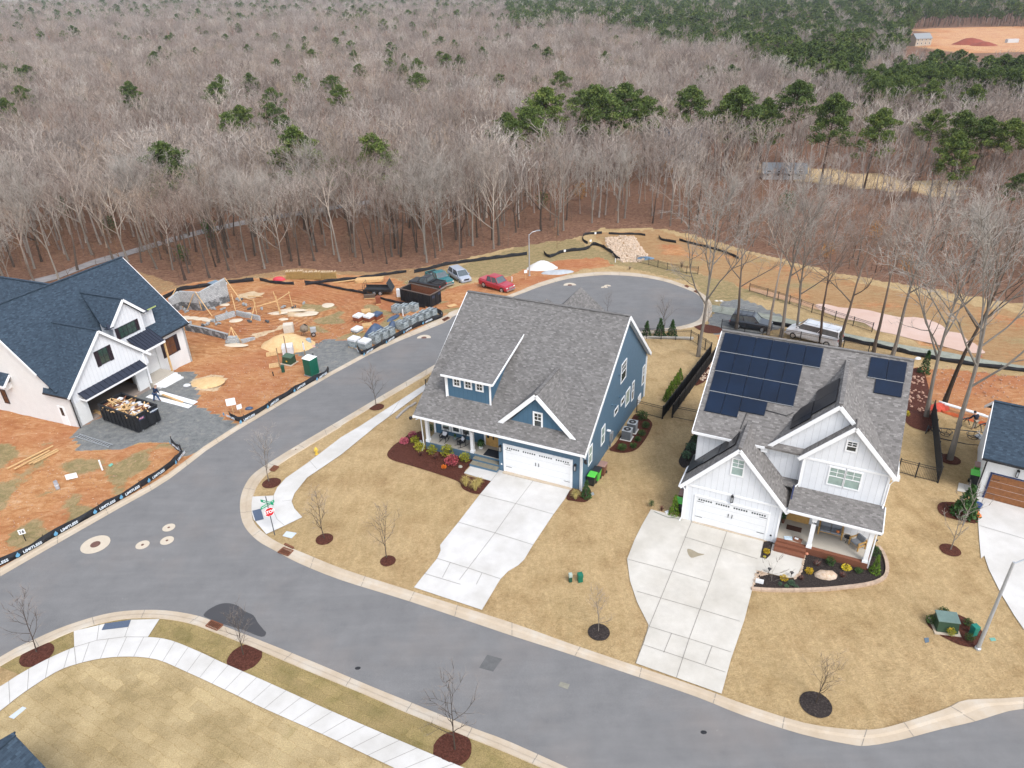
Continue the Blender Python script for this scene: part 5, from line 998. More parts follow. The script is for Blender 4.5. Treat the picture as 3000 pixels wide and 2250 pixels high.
# --- pines that can be told apart along the wood
random.seed(99)
PN = [(478, 407, 17, 0), (851, 366, 17, 2), (824, 335, 17, 1), (983, 454, 14, 3), (1105, 387, 17, 0), (1478, 325, 20, 0), (1588, 255, 21, 1), (1700, 262, 20, 3), (1771, 245, 22, 0), (1818, 240, 20, 1), (1900, 280, 19, 3), (2035, 250, 21, 1), (2150, 272, 21, 0), (2205, 248, 22, 0), (2252, 285, 20, 2), (2354, 232, 23, 1), (2456, 268, 22, 0), (2585, 315, 21, 0), (2748, 318, 19, 1), (2850, 322, 19, 0), (2904, 340, 20, 1), (2822, 387, 20, 2), (2985, 346, 18, 1), (2990, 508, 15, 0), (1535, 310, 20, 3)]
PB = {5: 560, 6: 540, 8: 529, 9: 520, 10: 515, 11: 502, 12: 500, 13: 502, 14: 495, 15: 488, 16: 536, 17: 556, 18: 520, 19: 540, 20: 550, 21: 603, 22: 560, 24: 575, 0: 690, 1: 650, 3: 640, 4: 650, 23: 640}
LBL = ["lone bushy pine above the bare woods at the left", "tall broad pine in the middle of the left woods", "two thin pine tops just behind the tall broad left pine", "small round topped pine left of the centre woods", "layered pine left of centre above the white trunked tree", "pine at the left end of the tall pine row", "flat topped pine behind the left end of the pine row", "slim pine in the gap of the pine row", "broad crowned pine, largest at the left of the row", "dark pine crowding the broad crowned one", "low thin pine behind the reddish tree", "round dark pine beside the blue roofed house", "pine with a tall bare trunk mid row", "bushy topped pine in the centre of the row", "slender pine between two bushy ones", "highest pine of the row with open layered branches", "big wide pine just right of the highest one", "leafy pine standing over the yellow field", "pine half hidden by bare trees on the right", "pine behind the round front pine on the right", "golden topped pine near the right edge", "round full pine standing forward on the right", "pine top cut by the right edge", "low pine at the right edge above the berm", "leaning pine at the left end of the row"]
for i, ((x, y, h, k), l) in enumerate(zip(PN, LBL)):
    p_ = GT(x - (x - 1620) / 3400 * (PB[i] - y) * .8, PB[i]) if i in PB else top_at(x, y, h); h = height_to(p_, y) if i in PB else h
    put(PT[k], p_, h, 20, l, "pine tree", "pine trees along the wood")
for x, y in ((200, 80), (305, 60), (380, 115), (480, 115), (910, 90), (890, 130), (1075, 80), (1065, 190), (1180, 140), (1240, 190), (1310, 200), (1230, 90), (1200, 10), (1120, 20), (1350, 30), (1460, 85), (1480, 130), (1540, 110), (1640, 100), (1520, 215), (1545, 275), (1680, 250), (1740, 275), (1800, 250), (1900, 155), (1925, 230), (1980, 235), (2080, 200), (1960, 170), (950, 320), (1075, 312), (1300, 315), (1420, 322), (40, 158), (8, 270), (20, 420), (1175, 440), (620, 120), (350, 30), (480, 20), (600, 10), (740, 20), (850, 12), (960, 30), (1250, 12), (90, 365), (1340, 210), (2010, 60), (2150, 100), (760, 45)):
    put(PT[random.randrange(4)], top_at(x / 1.4747, y / 1.4747, 18), 18, 20, "dark green pine standing alone among the far bare trees", "pine tree", "scattered far pine trees")
# --- bare trees that stand clear by the white house
HT = [((2045, 1044), 545, BP[0], "tall pale bare tree at the rear fence corner between the two houses"), ((2156, 963), 610, BT[1], "dark bare trunk beside the parked black suv"), ((2249, 981), 640, BT[3], "dark slim bare trunk right of the black suv"), ((2289, 986), 520, BP[1], "pale bare tree between the suv and the white van"), ((2332, 986), 600, BP[2], "forked pale tree at the nose of the white van"), ((2402, 1008), 640, BT[4], "slim bare tree beside the middle of the white van"), ((2459, 1017), 650, BT[1], "slim bare tree at the tail of the white van"),
      ((2560, 1031), 610, BT[3], "thin bare tree behind the ridge of the solar panel roof"), ((2615, 1042), 560, BP[1], "thick twin trunk pale tree behind the solar panel roof"), ((2714, 1221), 640, BP[2], "large forked tree at the end of the dark fence"), ((2764, 1189), 660, BT[5], "bare tree by the red netting behind the fence"), ((2782, 1347), 650, BP[0], "pale bare tree in a mulch ring on the right lawn"), ((1245, 745), 420, BP[0], "white trunked bare tree at the wood edge behind the parked cars"), ((1830, 640), 430, BP[1], "straight pale trunk at the wood edge above the stone wash-out")]
for (bx, by), ty, pr, l in HT:
    b_ = GT(bx, by); put(pr, b_, height_to(b_, ty), 16, l, "bare tree", "bare trees standing clear")
# --- the wood: nearest trees one by one, the rest as one mass each
PINE_A = [(1480, -60), (1490, 83), (1736, 71), (1890, 94), (1972, 130), (2160, 130), (2232, 177), (2400, 224), (2515, 236), (2563, 154), (2680, 130), (2695, 83), (3300, 70), (3300, -60)]
PINE_B = [(2540, 248), (2680, 154), (3300, 154), (3300, 283), (2800, 248), (2634, 283), (2563, 295)]
def skip_zone(x, y, z, h):
    a = PX((x, y, z)); c_ = PX((x, y, z + h * 0.8)); e = PX((x, y, z + h))
    for q in Z_FIELD + [Z_RED]:
        if inpoly(a[0], a[1], q): return True
        if inpoly(c_[0], c_[1], q) or inpoly(e[0], e[1], q): return q is Z_RED or (q is Z_FIELD[0] and rnd() < .6)
    return False
random.seed(5); cand = []; y = 66.0
while y < 2300:
    sp_ = 4.3 if y < 180 else (5.2 if y < 420 else (7.5 if y < 900 else 12.5)); xm = 0.78 * y + 22; x = -xm
    while x < xm:
        X_, Y_ = x + ru(-.45, .45) * sp_, y + ru(-.45, .45) * sp_; Z_ = TZ(X_, Y_); px, py = PX((X_, Y_, Z_))
        x += sp_
        if Y_ < 230 and (py > tree_y(px) - (3 if px < 1700 else 8)): continue
        if inpoly(px, py, Z_ROUGH) or inpoly(px, py, Z_BERM): continue
        h = (ru(11, 17.5) if Y_ < 200 else ru(8.5, 16)) if Y_ < 420 else ru(11, 18)
        if px > 1450 and Y_ < 190:
            if rnd() < (.45 if px < 2050 else .3): continue
            h *= ru(.85, 1.05) if px < 2050 else ru(.4, .72)
        if px < -260 or px > 3260: continue
        if skip_zone(X_, Y_, Z_, h): continue
        if any((X_ - q.x) ** 2 + (Y_ - q.y) ** 2 < 6 for q in WPU if Y_ < 260) : continue
        mx, my = PX((X_, Y_, Z_ + 12)); cl = noise.noise(Vector((X_ / 60, Y_ / 60, 8)))
        pp = 0.93 if (inpoly(mx, my, PINE_A) or inpoly(mx, my, PINE_B)) else (0.4 if my < 70 and cl > 0.1 else (0.10 if my < 240 and cl > 0.2 else 0.004))
        if pp > .9 and noise.noise(Vector((X_ / 25, Y_ / 25, 2))) > 0.22: pp = 0.12
        if Y_ < 215 and pp < .5: pp = 0
        cand.append((Y_, X_, Z_, h, rnd() < pp))
    y += sp_
cand.sort(key=lambda c: math.hypot(c[0], c[1]))
near = [c for c in cand if not c[4]][:225]; npn = [c for c in cand if c[4]][:60]; ns = set(near) | set(npn)
LB = [("slender brown grey bare tree in the first ranks of the wood", "first rank bare trees of the wood"), ("bare tree deeper in the wood behind the first ranks", "bare trees deeper in the wood")]
for i, (Y_, X_, Z_, h, _p) in enumerate(near):
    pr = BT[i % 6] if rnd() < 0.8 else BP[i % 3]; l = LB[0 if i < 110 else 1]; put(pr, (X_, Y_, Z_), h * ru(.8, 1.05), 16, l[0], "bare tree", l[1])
for i, (Y_, X_, Z_, h, _p) in enumerate(npn): put(PT[i % 4], (X_, Y_, Z_), 19, 20, "dark pine in the nearer part of the pine wood", "pine tree", "pines of the near pine wood")
far = [c for c in cand if c not in ns]; fb = [c for c in far if not c[4]]; fp = [c for c in far if c[4]]
for k, o in enumerate(LT): c = fb[k]; o.location = (c[1], c[0], c[2]); tag(o, "bare tree deeper in the wood behind the first ranks", "bare tree", LB[1][1])
for k, o in enumerate(LPn): c = fp[k]; o.location = (c[1], c[0], c[2]); tag(o, "dark pine in the nearer part of the pine wood", "pine tree", "pines of the near pine wood")
fb = fb[3:]; fp = fp[2:]
def scatter(name, pts, protos, h0, seed, mat):
    random.seed(seed); me = bpy.data.meshes.new(name); me.from_pydata([(c[1], c[0], c[2]) for c in pts], [], []); n = len(pts)
    a = me.attributes.new("variant", 'INT', 'POINT'); a.data.foreach_set("value", [random.randrange(len(protos)) for _ in pts])
    a = me.attributes.new("turn", 'FLOAT', 'POINT'); a.data.foreach_set("value", [ru(0, 6.28) for _ in pts])
    a = me.attributes.new("size", 'FLOAT', 'POINT'); a.data.foreach_set("value", [c[3] / h0 * ru(.85, 1.15) * (1 if c[0] < 900 else 1.45) for c in pts])
    o = bpy.data.objects.new(name, me); col.objects.link(o); o["kind"] = "stuff"
    ng = bpy.data.node_groups.new(name, 'GeometryNodeTree'); ng.interface.new_socket("Geometry", in_out='INPUT', socket_type='NodeSocketGeometry'); ng.interface.new_socket("Geometry", in_out='OUTPUT', socket_type='NodeSocketGeometry')
    gi = ng.nodes.new("NodeGroupInput"); g2 = ng.nodes.new("NodeGroupOutput"); jn = ng.nodes.new("GeometryNodeJoinGeometry")
    def named(nm, ty): q = ng.nodes.new("GeometryNodeInputNamedAttribute"); q.data_type = ty; q.inputs[0].default_value = nm; return q
    va, tu_, sz = named("variant", 'INT'), named("turn", 'FLOAT'), named("size", 'FLOAT'); cx = ng.nodes.new("ShaderNodeCombineXYZ"); ng.links.new(tu_.outputs[0], cx.inputs[2])
    for k, pr in enumerate(protos):
        ip = ng.nodes.new("GeometryNodeInstanceOnPoints"); oi = ng.nodes.new("GeometryNodeObjectInfo"); oi.inputs["Object"].default_value = pr; oi.transform_space = 'ORIGINAL'; oi.inputs["As Instance"].default_value = True
        cm = ng.nodes.new("FunctionNodeCompare"); cm.data_type = 'INT'; cm.operation = 'EQUAL'; ng.links.new(va.outputs[0], cm.inputs[2]); cm.inputs[3].default_value = k
        ng.links.new(gi.outputs[0], ip.inputs["Points"]); ng.links.new(cm.outputs[0], ip.inputs["Selection"]); ng.links.new(oi.outputs["Geometry"], ip.inputs["Instance"]); ng.links.new(cx.outputs[0], ip.inputs["Rotation"]); ng.links.new(sz.outputs[0], ip.inputs["Scale"]); ng.links.new(ip.outputs[0], jn.inputs[0])
    ng.links.new(jn.outputs[0], g2.inputs[0]); md = o.modifiers.new("scatter", 'NODES'); md.node_group = ng; return o
scatter("far_bare_wood", fb, LT, 15, 61, None); scatter("far_pine_wood", fp, LPn, 19, 62, None)
random.seed(17); sap = []
for c in cand:
    if c[0] < 230:
        for _ in range(2):
            if rnd() < .7: X_, Y_ = c[1] + ru(-2.2, 2.2), c[0] + ru(-2.2, 2.2); px, py = PX((X_, Y_, TZ(X_, Y_))); 
            else: continue
            if py < tree_y(px) + 2: sap.append((Y_, X_, TZ(X_, Y_), ru(2.0, 5.5), False))
BRUSH = bark("brown_brush", [(0.13, 0.085, 0.062), (0.19, 0.135, 0.105), (0.10, 0.07, 0.05), (0.24, 0.14, 0.08)]); T_, C_ = bare_tree(44, 15, 0.14, 7, 4, 3, 2, 0.15, 0.6, 2.4); n_ = len(T_.v); T_.v += C_.v; T_.f += [[i + n_ for i in f] for f in C_.f]; T_.m += C_.m
bo = T_.build("brown_sapling", BRUSH, None, fixn=False, uv=False); q = g(zG, 640, 215); bo.location = q; bo.scale = (.3,) * 3; tag(bo, "small brown sapling in the leaves just behind the winding silt fence", "sapling")
scatter("forest_undergrowth", sap, [bo], 15, 63, None)
print("TREES", len(near), len(npn), len(fb), len(fp))
# --- undergrowth: dry beech leaves, holly, brambles on the wood edge
def leaf_plant(z, x, y, r, h, key, label, cat, group=None, n=260, size=None, shape='ball', name="shrub"):
    p = g(z, x, y); random.seed(int(x * 7 + y)); t_ = empty(name, p, 0, label, cat, group); s_ = MB(); [s_.tube([(0, 0, 0), (ru(-.3, .3) * r, ru(-.3, .3) * r, h * .5), (ru(-.8, .8) * r, ru(-.8, .8) * r, h * .85)], [.015, .01, .004], 3, cap=False) for _ in range(7)]
    s_.build("stem", BARK, t_, fixn=False, uv=False); C_ = MB(); size = size or r * 0.16
    if shape == 'ball': tufts(C_, Vector((0, 0, h * .55)), r, h * .48, n, size)
    elif shape == 'cone':
        for k in range(n): f = rnd() ** 1.3; a = ru(0, 6.28); rr_ = r * (1 - f) * ru(.6, 1.05) + .02; c = Vector((math.cos(a) * rr_, math.sin(a) * rr_, f * h)); tufts(C_, c, .02, .02, 1, size, 2)
    elif shape == 'grass':
        for k in range(n):
            a = ru(0, 6.28); L = h * ru(.7, 1.25); o_ = r * ru(.25, 1.0); b0 = Vector((math.cos(a) * .08, math.sin(a) * .08, 0)); m1 = Vector((math.cos(a) * o_ * .45, math.sin(a) * o_ * .45, L * .7)); e = Vector((math.cos(a) * o_ * 1.1, math.sin(a) * o_ * 1.1, L * ru(.45, .85))); s = Vector((-math.sin(a), math.cos(a), 0)) * .008
            C_.face([b0 - s, b0 + s, m1 + s, m1 - s]); C_.face([m1 - s, m1 + s, e])
    elif shape == 'twig':
        for k in range(n): a = ru(0, 6.28); f = rnd(); b0 = Vector((ru(-.1, .1) * r, ru(-.1, .1) * r, h * .2 * f)); e = Vector((math.cos(a) * r * f, math.sin(a) * r * f, h * ru(.5, 1))); s = Vector((-math.sin(a), math.cos(a), 0)) * .006; C_.face([b0 - s, b0 + s, e])
    C_.build("foliage", key if not isinstance(key, str) else LEAF[key], t_, fixn=False, uv=False); return t_
for x, y, h, k, l in ((1700, 588, 4.5, BROWNL, "small tree keeping rust coloured leaves beside the street lamp"), (1590, 610, 4, CEDARL, "small green cedar at the wood edge left of the street lamp"), (1960, 520, 6, BROWNL, "rust leaved beech behind the stone wash-out"), (1860, 500, 5, BROWNL, "tawny leaved beech at the wood edge above the culvert stones"), (2300, 630, 5, CEDARL, "green cedar in the bare wood behind the berm"), (620, 700, 4, CEDARL, "green cedar beside the woodland path"), (330, 690, 4, CEDARL, "dark green cedar by the path behind the navy roof"), (200, 640, 5, CEDARL, "green cedar in the left wood"), (2420, 760, 3, BROWNL, "tawny thicket on the berm slope"), (540, 770, 3.2, CEDARL, "low green holly near the block wall"), (2650, 800, 3, BROWNL, "rusty thicket behind the pink pond"), (2560, 700, 3.5, BROWNL, "rusty thicket at the foot of the right wood")):
    leaf_plant(zU, x, y, h * .36, h, k, l, "small tree", None, 420, h * .06, 'ball', "small_tree")
# --- young street trees
YT = [bare_tree(s, 4.0, 0.04, 12, 4, 4, 2, .3, .3, .36) for s in (71, 72, 73)]
YM = [[(a[0].build("trunk", BARK, None, fixn=False, uv=False)).data, a[1].build("crown", TWIG, None, fixn=False, uv=False).data] for a in YT]
for o in list(col.objects):
    if o.parent is None and o.type == 'MESH' and o.name.split('.')[0] in ("trunk", "crown"): bpy.data.objects.remove(o)
for i, (z, x, y, ty, l) in enumerate(((zF, 158, 316, 1760, "young bare tree in the mulch ring at the far lower left"), (zF, 1052, 325, 1790, "young bare tree beside the wet patch and kerb grate"), (zF, 1965, 733, 2000, "young bare tree in the lowest mulch ring"), (zM, 1577, 1457, 1430, "thin young tree on the corner lawn near the stop sign"), (zM, 1307, 1180, 1265, "young bare tree in mulch between kerb and corner sidewalk"), (zW, 835, 1205, 1490, "thin young tree on the blue house lawn nearest the kerb"), (zK, 375, 520, 1740, "young bare tree in black mulch between the driveways"), (zK, 1312, 828, 1925, "young bare tree in the mulch ring nearest the right street"), (zB, 1443, 1083, 1075, "young bare tree on the strip beside the side street"), (zG, 1045, 735, 858, "young bare tree by the cul-de-sac seen over the grey ridge"), (zG, 1507, 930, 875, "young bare tree behind the black iron fence"), (zG, 1865, 830, 890, "leaning sapling in the red mulch by the cul-de-sac kerb"), (zG, 1968, 745, 895, "sapling on the gravel beside the cul-de-sac"))):
    b_ = g(z, x, y); h = height_to(b_, ty); t_ = empty("young_tree", b_, ru(0, 6), l, "young tree", "young street trees"); t_.scale = (h / 4,) * 3; k = i % 3
    for nm, me in zip(("trunk", "crown"), YM[k]): o = bpy.data.objects.new(nm, me); col.objects.link(o); o.parent = t_
for z, x, y, ty, l in ((zH, 590, 1475, 1505, "crooked small bare tree in the round mulch ring"), (zH, 665, 1320, 1425, "pale branched small tree in front of the dark evergreen")):
    b_ = g(z, x, y); h = height_to(b_, ty); as_tree("small_bare_tree", bare_tree(int(x), 4.5, .07, 7, 3, 2, 1, .35, .5, 1.3), BARKL, TWIGL, b_, l, "small tree", "small ornamental trees", 0, h / 4.5)
# --- shrubs in the beds
SH = [(zS, 60, 650, .38, .6, "flower", 'ball', "magenta shrub at the far left of the red mulch bed"), (zS, 105, 755, .40, .7, "lime", 'ball', "yellow green shrub behind the white splash block"), (zS, -100, 770, .42, .6, "flower", 'ball', "magenta shrub at the left tip of the red mulch bed"), (zS, 195, 905, .48, .85, "lime", 'ball', "yellow green shrub in front of the left porch column"), (zS, 215, 1000, .42, .6, "maroon", 'twig', "reddish twiggy shrub below the left yellow green one"), (zS, 425, 960, .46, .85, "lime", 'ball', "yellow green shrub in front of the first rocking chair"), (zS, 500, 1060, .48, .75, "maroon", 'twig', "reddish twiggy shrub in the middle of the red bed"), (zS, 710, 1000, .6, 1.05, "lime", 'ball', "largest yellow green shrub before the porch"), (zS, 790, 1165, .58, .9, "pink", 'ball', "round pink shrub beside the orange mums"), (zS, 1035, 1100, .46, .85, "lime", 'ball', "yellow green shrub beside the stone steps"),
      (zS, 1050, 1560, .55, .95, "straw", 'grass', "straw coloured grass clump left of the three by the walk"), (zS, 1230, 1640, .62, 1.0, "straw", 'grass', "largest straw grass clump by the blue driveway"), (zS, 1300, 1530, .5, .7, "straw", 'grass', "straw grass clump nearest the concrete walk"), (zN, 1465, 940, .55, .85, "straw", 'grass', "straw grass clump right of the garage"), (zN, 1560, 925, .42, 1.6, CEDARL, 'cone', "dark green cone shrub at the blue house corner"), (zS, 405, 545, .4, .9, "green", 'ball', "green shrub beside the porch end"),
      (zT, 715, 1530, .42, .6, "green", 'ball', "dark green shrub nearest the condensers"), (zT, 850, 1500, .34, .45, "green", 'ball', "low green shrub at the front of the side bed"), (zT, 905, 1420, .34, .45, "green", 'ball', "second low green shrub in the side bed"), (zT, 955, 1350, .36, .5, "green", 'ball', "third low green shrub in the side bed"), (zT, 1000, 1255, .38, .55, "green", 'ball', "low green shrub at the back of the side bed"), (zT, 960, 1160, .55, .9, "green", 'ball', "large green shrub by the iron fence gate"),
      (zR, 185, 1125, .24, .4, "gold", 'ball', "golden shrub in the small bed beside the garage"), (zR, 165, 1178, .11, .15, "yellow", 'ball', "tiny yellow plant in the small bed"), (zR, 800, 1275, .36, .45, "maroon", 'twig', "maroon shrub below the brick steps"), (zR, 960, 1260, .34, .55, "green", 'ball', "dark green shrub below the porch slab"), (zR, 705, 1370, .27, .45, "gold", 'ball', "golden shrub left of the big boulder"), (zR, 1155, 1320, .33, .3, "yellow", 'ball', "bright yellow shrub right of the boulder"), (zR, 1110, 1410, .34, .4, "maroon", 'twig', "maroon shrub right of the boulder"), (zR, 1300, 1360, .26, .4, "green", 'ball', "small green shrub below the porch corner"), (zR, 610, 1450, .27, .4, "maroon", 'twig', "maroon shrub at the tip of the walk stones"), (zR, 395, 1455, .27, .42, "gold", 'ball', "golden shrub by the front walk light"), (zR, 350, 1510, .13, .25, "blue", 'ball', "blue green seedling left of the clump row"), (zR, 490, 1500, .24, .25, "blue", 'ball', "blue green iris clump in the black mulch"), (zR, 430, 1535, .16, .2, "blue", 'ball', "small pale green plant by the stone edging"), (zR, 550, 1545, .16, .2, "blue", 'ball', "second small pale green plant by the edging"), (zR, 1500, 1360, .36, 1.5, ARBOR, 'cone', "bright green arborvitae at the porch corner"), (zR, 1490, 1150, .4, .7, "green", 'ball', "dark green shrub beside the porch post"), (zR, 1570, 1200, .01, .01, "green", 'ball', None),
      (zD, 145, 1185, .42, 1.75, ARBOR, 'cone', "bright green arborvitae left of the white garage"), (zV, 0, 0, 0, 0, "green", 'ball', None), (zD, 75, 1165, .3, .5, "maroon", 'twig', "dry maroon shrub by the white garage hose"), (zD, 15, 1140, .22, .6, "green", 'ball', "sparse green shrub at the tip of the parking pad"), (zD, 240, 820, .5, .8, "blue", 'ball', "blue green shrub in the shaded side bed"), (zD, 215, 865, .45, .7, "blue", 'ball', "front blue green shrub in the shaded side bed"), (zD, 265, 775, .4, .7, "green", 'ball', "back green shrub in the shaded side bed"),
      (zH, 668, 1260, .95, 2.6, CEDARL, 'cone', "dark evergreen tree beside the right driveway"), (zK, 1805, 480, .3, .6, "green", 'ball', "green shrub left of the transformer"), (zK, 1965, 490, .26, .5, "green", 'ball', "green shrub behind the small green box"), (zK, 1973, 555, .28, .5, "green", 'ball', "green shrub at the front of the transformer bed"), (zK, 1893, 535, .26, .6, "lime", 'ball', "yellow green shrub in front of the transformer"), (zK, 1865, 435, .3, .3, "green", 'ball', "low green shrub behind the transformer"),
      (zG, 1365, 928, .6, 2.0, CEDARL, 'cone', "left cone shaped evergreen by the iron fence"), (zG, 1472, 928, .75, 2.3, CEDARL, 'cone', "middle cone shaped evergreen by the iron fence"), (zG, 1570, 925, .65, 2.1, CEDARL, 'cone', "right cone shaped evergreen by the iron fence"), (zT, 1250, 930, .38, 1.3, ARBOR, 'cone', "nearest small arborvitae along the dark fence"), (zT, 1275, 890, .38, 1.3, ARBOR, 'cone', "second small arborvitae along the dark fence"), (zT, 1305, 830, .38, 1.3, ARBOR, 'cone', "third small arborvitae along the dark fence"), (zT, 1345, 775, .38, 1.3, ARBOR, 'cone', "fourth small arborvitae along the dark fence"), (zT, 1380, 725, .38, 1.3, ARBOR, 'cone', "fifth small arborvitae along the dark fence"), (zT, 1415, 670, .38, 1.3, ARBOR, 'cone', "farthest small arborvitae along the dark fence"),
      (zG, 1230, 385, .6, .7, "bare", 'twig', "dry mauve bush on the rough grass by the cul-de-sac"), (zG, 1650, 370, 1.0, 1.6, "bare", 'twig', "dry bare bush behind the pond fence"), (zH, 425, 400, .6, 2.6, CEDARL, 'cone', "dark ivy clad stump by the leaning tree"), (zH, 320, 660, .3, .5, "yellow", 'ball', "small yellow shrub behind the white house")]
for z, x, y, r, h, k, sh_, l in SH:
    if l is None: continue
    leaf_plant(z, x, y, r, h, k, l, "shrub", None, {'ball': 300, 'cone': 520, 'grass': 260, 'twig': 260}[sh_], (r * .22 if sh_ == 'ball' else max(.1, r * .28)), sh_)
for x, y, h in ((240, 1440, 0), (275, 1440, 1)): pass
as_tree("small_bare_tree", bare_tree(77, 2.0, .02, 6, 2, 2, 0, .1, .5, .8), BARKL, TWIGL, g(zR, 250, 1465), "tiny pale branched sapling at the front walk edge", "small tree", None)
# ================================================================== OBJECTS ON SITE
def vec2(a, b): return math.atan2((b - a).y, (b - a).x)
def P3(z, x, y): return g(z, x, y)
# ---- fences
def iron_fence(z, pts, h, label, group=None, screen=False, span=1.9, name="iron_fence"):
    P = gp(z, pts); t_ = empty(name, P[0], 0, label, "fence", group); o0 = P[0]; K = max(1, round(sum((b - a).length for a, b in zip(P[:-1], P[1:])) / span))
    Q = []
    for a, b in zip(P[:-1], P[1:]):
        k = max(1, round((b - a).length / span)); Q += [a.lerp(b, i / k) for i in range(k)]
    Q.append(P[-1])
    for q in Q: q.z = TZ(q.x, q.y)
    for q in Q: MB().cbox(q - o0 + Vector((0, 0, h / 2 + .02)), (0.075, 0.075, h + .1)).build("post", BLACK, t_, uv=False)
    for a, b in zip(Q[:-1], Q[1:]):
        a_, b_ = a - o0, b - o0; m = MB()
        for zz in (0.12, h - .22, h - .03): m.beam(a_ + Vector((0, 0, zz)), b_ + Vector((0, 0, zz)), .03, .035)
        n_ = max(2, int((b - a).length / 0.11))
        for i in range(1, n_): c = a_.lerp(b_, i / n_); m.tube([c + Vector((0, 0, .05)), c + Vector((0, 0, h - .02))], .010, 4, cap=False)
        m.build("panel", BLACK, t_, uv=False)
        if screen: d = (b_ - a_).normalized(); s = Vector((-d.y, d.x, 0)) * .02; m = MB(); m.hexa([a_ + s, b_ + s, b_ + s * 1.5, a_ + s * 1.5], [p + Vector((0, 0, h - .06)) for p in (a_ + s, b_ + s, b_ + s * 1.5, a_ + s * 1.5)]); m.build("privacy_screen", plain("screen_mesh", (.012, .013, .015), .9), t_, uv=False)
    return t_
iron_fence(zT, [(890, 1072), (1200, 1152)], 1.35, "short black iron fence between the blue house wall and the dark screened fence")
iron_fence(zD, [(80, 637), (350, 278)], 1.35, "dark screened fence along the blue house back lawn, left of the pair", "screened fences", True)
iron_fence(zD, [(133, 630), (400, 262)], 1.35, "dark screened fence nearest the white house, right of the pair", "screened fences", True)
iron_fence(zD, [(136, 632), (290, 664)], 1.35, "short black iron fence running behind the corner of the white house")
iron_fence(zG, [(1250, 940), (1720, 962), (1780, 998), (1838, 1036), (1886, 1068)], 1.35, "black iron fence across the back of the blue house lawn by the cul-de-sac")
iron_fence(zH, [(268, 1006), (375, 1034), (512, 1068)], 1.35, "black iron fence with slim pickets right of the white house")
iron_fence(zH, [(514, 1064), (474, 655)], 1.5, "black screened fence running back between the two right yards", None, True)
iron_fence(zY, [(560, 440), (635, 458), (750, 490), (870, 510), (940, 515)], 1.2, "black iron fence at the head of the orange stream", "pond fences", False, 2.4)
iron_fence(zL, [(430, 8), (545, 42), (690, 90), (835, 145), (985, 195), (1225, 272)], 1.2, "long black iron fence along the bank of the pink pond", "pond fences", False, 2.4)
iron_fence(zL, [(250, 248), (400, 272), (640, 310), (880, 356), (1200, 412)], 1.2, "low black iron fence between the parked van and the solar roof", None, False, 2.2)
iron_fence(zC, [(352, 812), (385, 785)], 1.2, "tiny end of black fence showing past the left eave of the blue house", None, False, 2.2)
LOGOB = plain("logo_white", (0.62, 0.68, 0.74), 0.7); LOGOC = plain("logo_blue", (0.12, 0.32, 0.50), 0.7)
def silt_fence(z, pts, h, label, logos=0, seed=1, l0=.06, group="black silt fences"):
    random.seed(seed); P = smoothline(gp(z, pts), 3); o0 = P[0].copy(); t_ = empty("silt_fence", o0, 0, label, "silt fence", group)
    Q = []
    for a, b in zip(P[:-1], P[1:]):
        k = max(1, int((b - a).length / 0.5)); Q += [a.lerp(b, i / k) for i in range(k)]
    Q.append(P[-1]); m = MB(); prev = None
    for i, q in enumerate(Q):
        d = (Q[min(i + 1, len(Q) - 1)] - Q[max(i - 1, 0)]); d.z = 0; d.normalize(); s = Vector((-d.y, d.x, 0)); zz = TZ(q.x, q.y) - o0.z; b0 = Vector((q.x - o0.x, q.y - o0.y, zz))
        sag = h * (1 + 0.10 * math.sin(i * 1.3) + ru(-.06, .06)); w1 = s * (0.05 * math.sin(i * 2.1)); r = [m.P(b0 + s * .10 + Vector((0, 0, -.02))), m.P(b0 + w1 + Vector((0, 0, sag * .5))), m.P(b0 + s * ru(-.02, .03) + Vector((0, 0, sag)))]
        if prev: m.f += [[prev[0], r[0], r[1], prev[1]], [prev[1], r[1], r[2], prev[2]]]; m.m += [0, 0]
        prev = r
    f_ = m.build("fabric", SILT, t_, fixn=False, uv=False); sm = f_.modifiers.new("thick", 'SOLIDIFY'); sm.thickness = .015
    L = 0
    for i in range(0, len(Q), 5): q = Q[i] - o0; q.z = TZ(Q[i].x, Q[i].y) - o0.z; MB().cbox(q + Vector((0, .03, h * .55)), (.045, .045, h * 1.35)).build("stake", plain("dark_stake", (.06, .045, .035), .8), t_, uv=False)
    if logos:
        step = len(Q) / (logos + .3)
        for k in range(logos):
            i = int(step * (k + .35)); q = Q[i]; d = Q[min(i + 2, len(Q) - 1)] - Q[max(0, i - 2)]; d.z = 0; d.normalize()
            if (d.cross(CAM - q)).z > 0: d = -d
            out = Vector((d.y, -d.x, 0)); zz = Vector((0, 0, 1)); X = Matrix((d, zz, out)).transposed().to_4x4(); X.translation = q - o0 + Vector((0, 0, TZ(q.x, q.y) - q.z + h * .56)) + out * .16
            text_mesh("LIMITLESS", .30, LOGOB, "printed_name", t_, 0.01, X=X)
            e = MB(X @ Matrix.Translation((-1.0, 0, 0))); e.lathe([(0, .004), (.15, .004)], 8); e.prism([(-.1, .1, 0), (.05, .25, 0), (.1, .05, 0)], (0, 0, .006)); e.build("printed_emblem", LOGOC, t_, uv=False, fixn=False)
    return t_
silt_fence(zE, [(-60, 1118), (150, 1020), (400, 878), (640, 742), (800, 652), (980, 545), (1150, 432), (1255, 345), (1268, 300), (1235, 275), (1195, 235)], .62, "long black silt fence printed with white lettering at the left kerb", 9, 1)
silt_fence(zM, [(1120, 872), (1160, 890), (1210, 880), (1290, 832), (1420, 752), (1530, 692), (1580, 668), (1600, 645)], .62, "black silt fence below the green portable toilet", 5, 2)
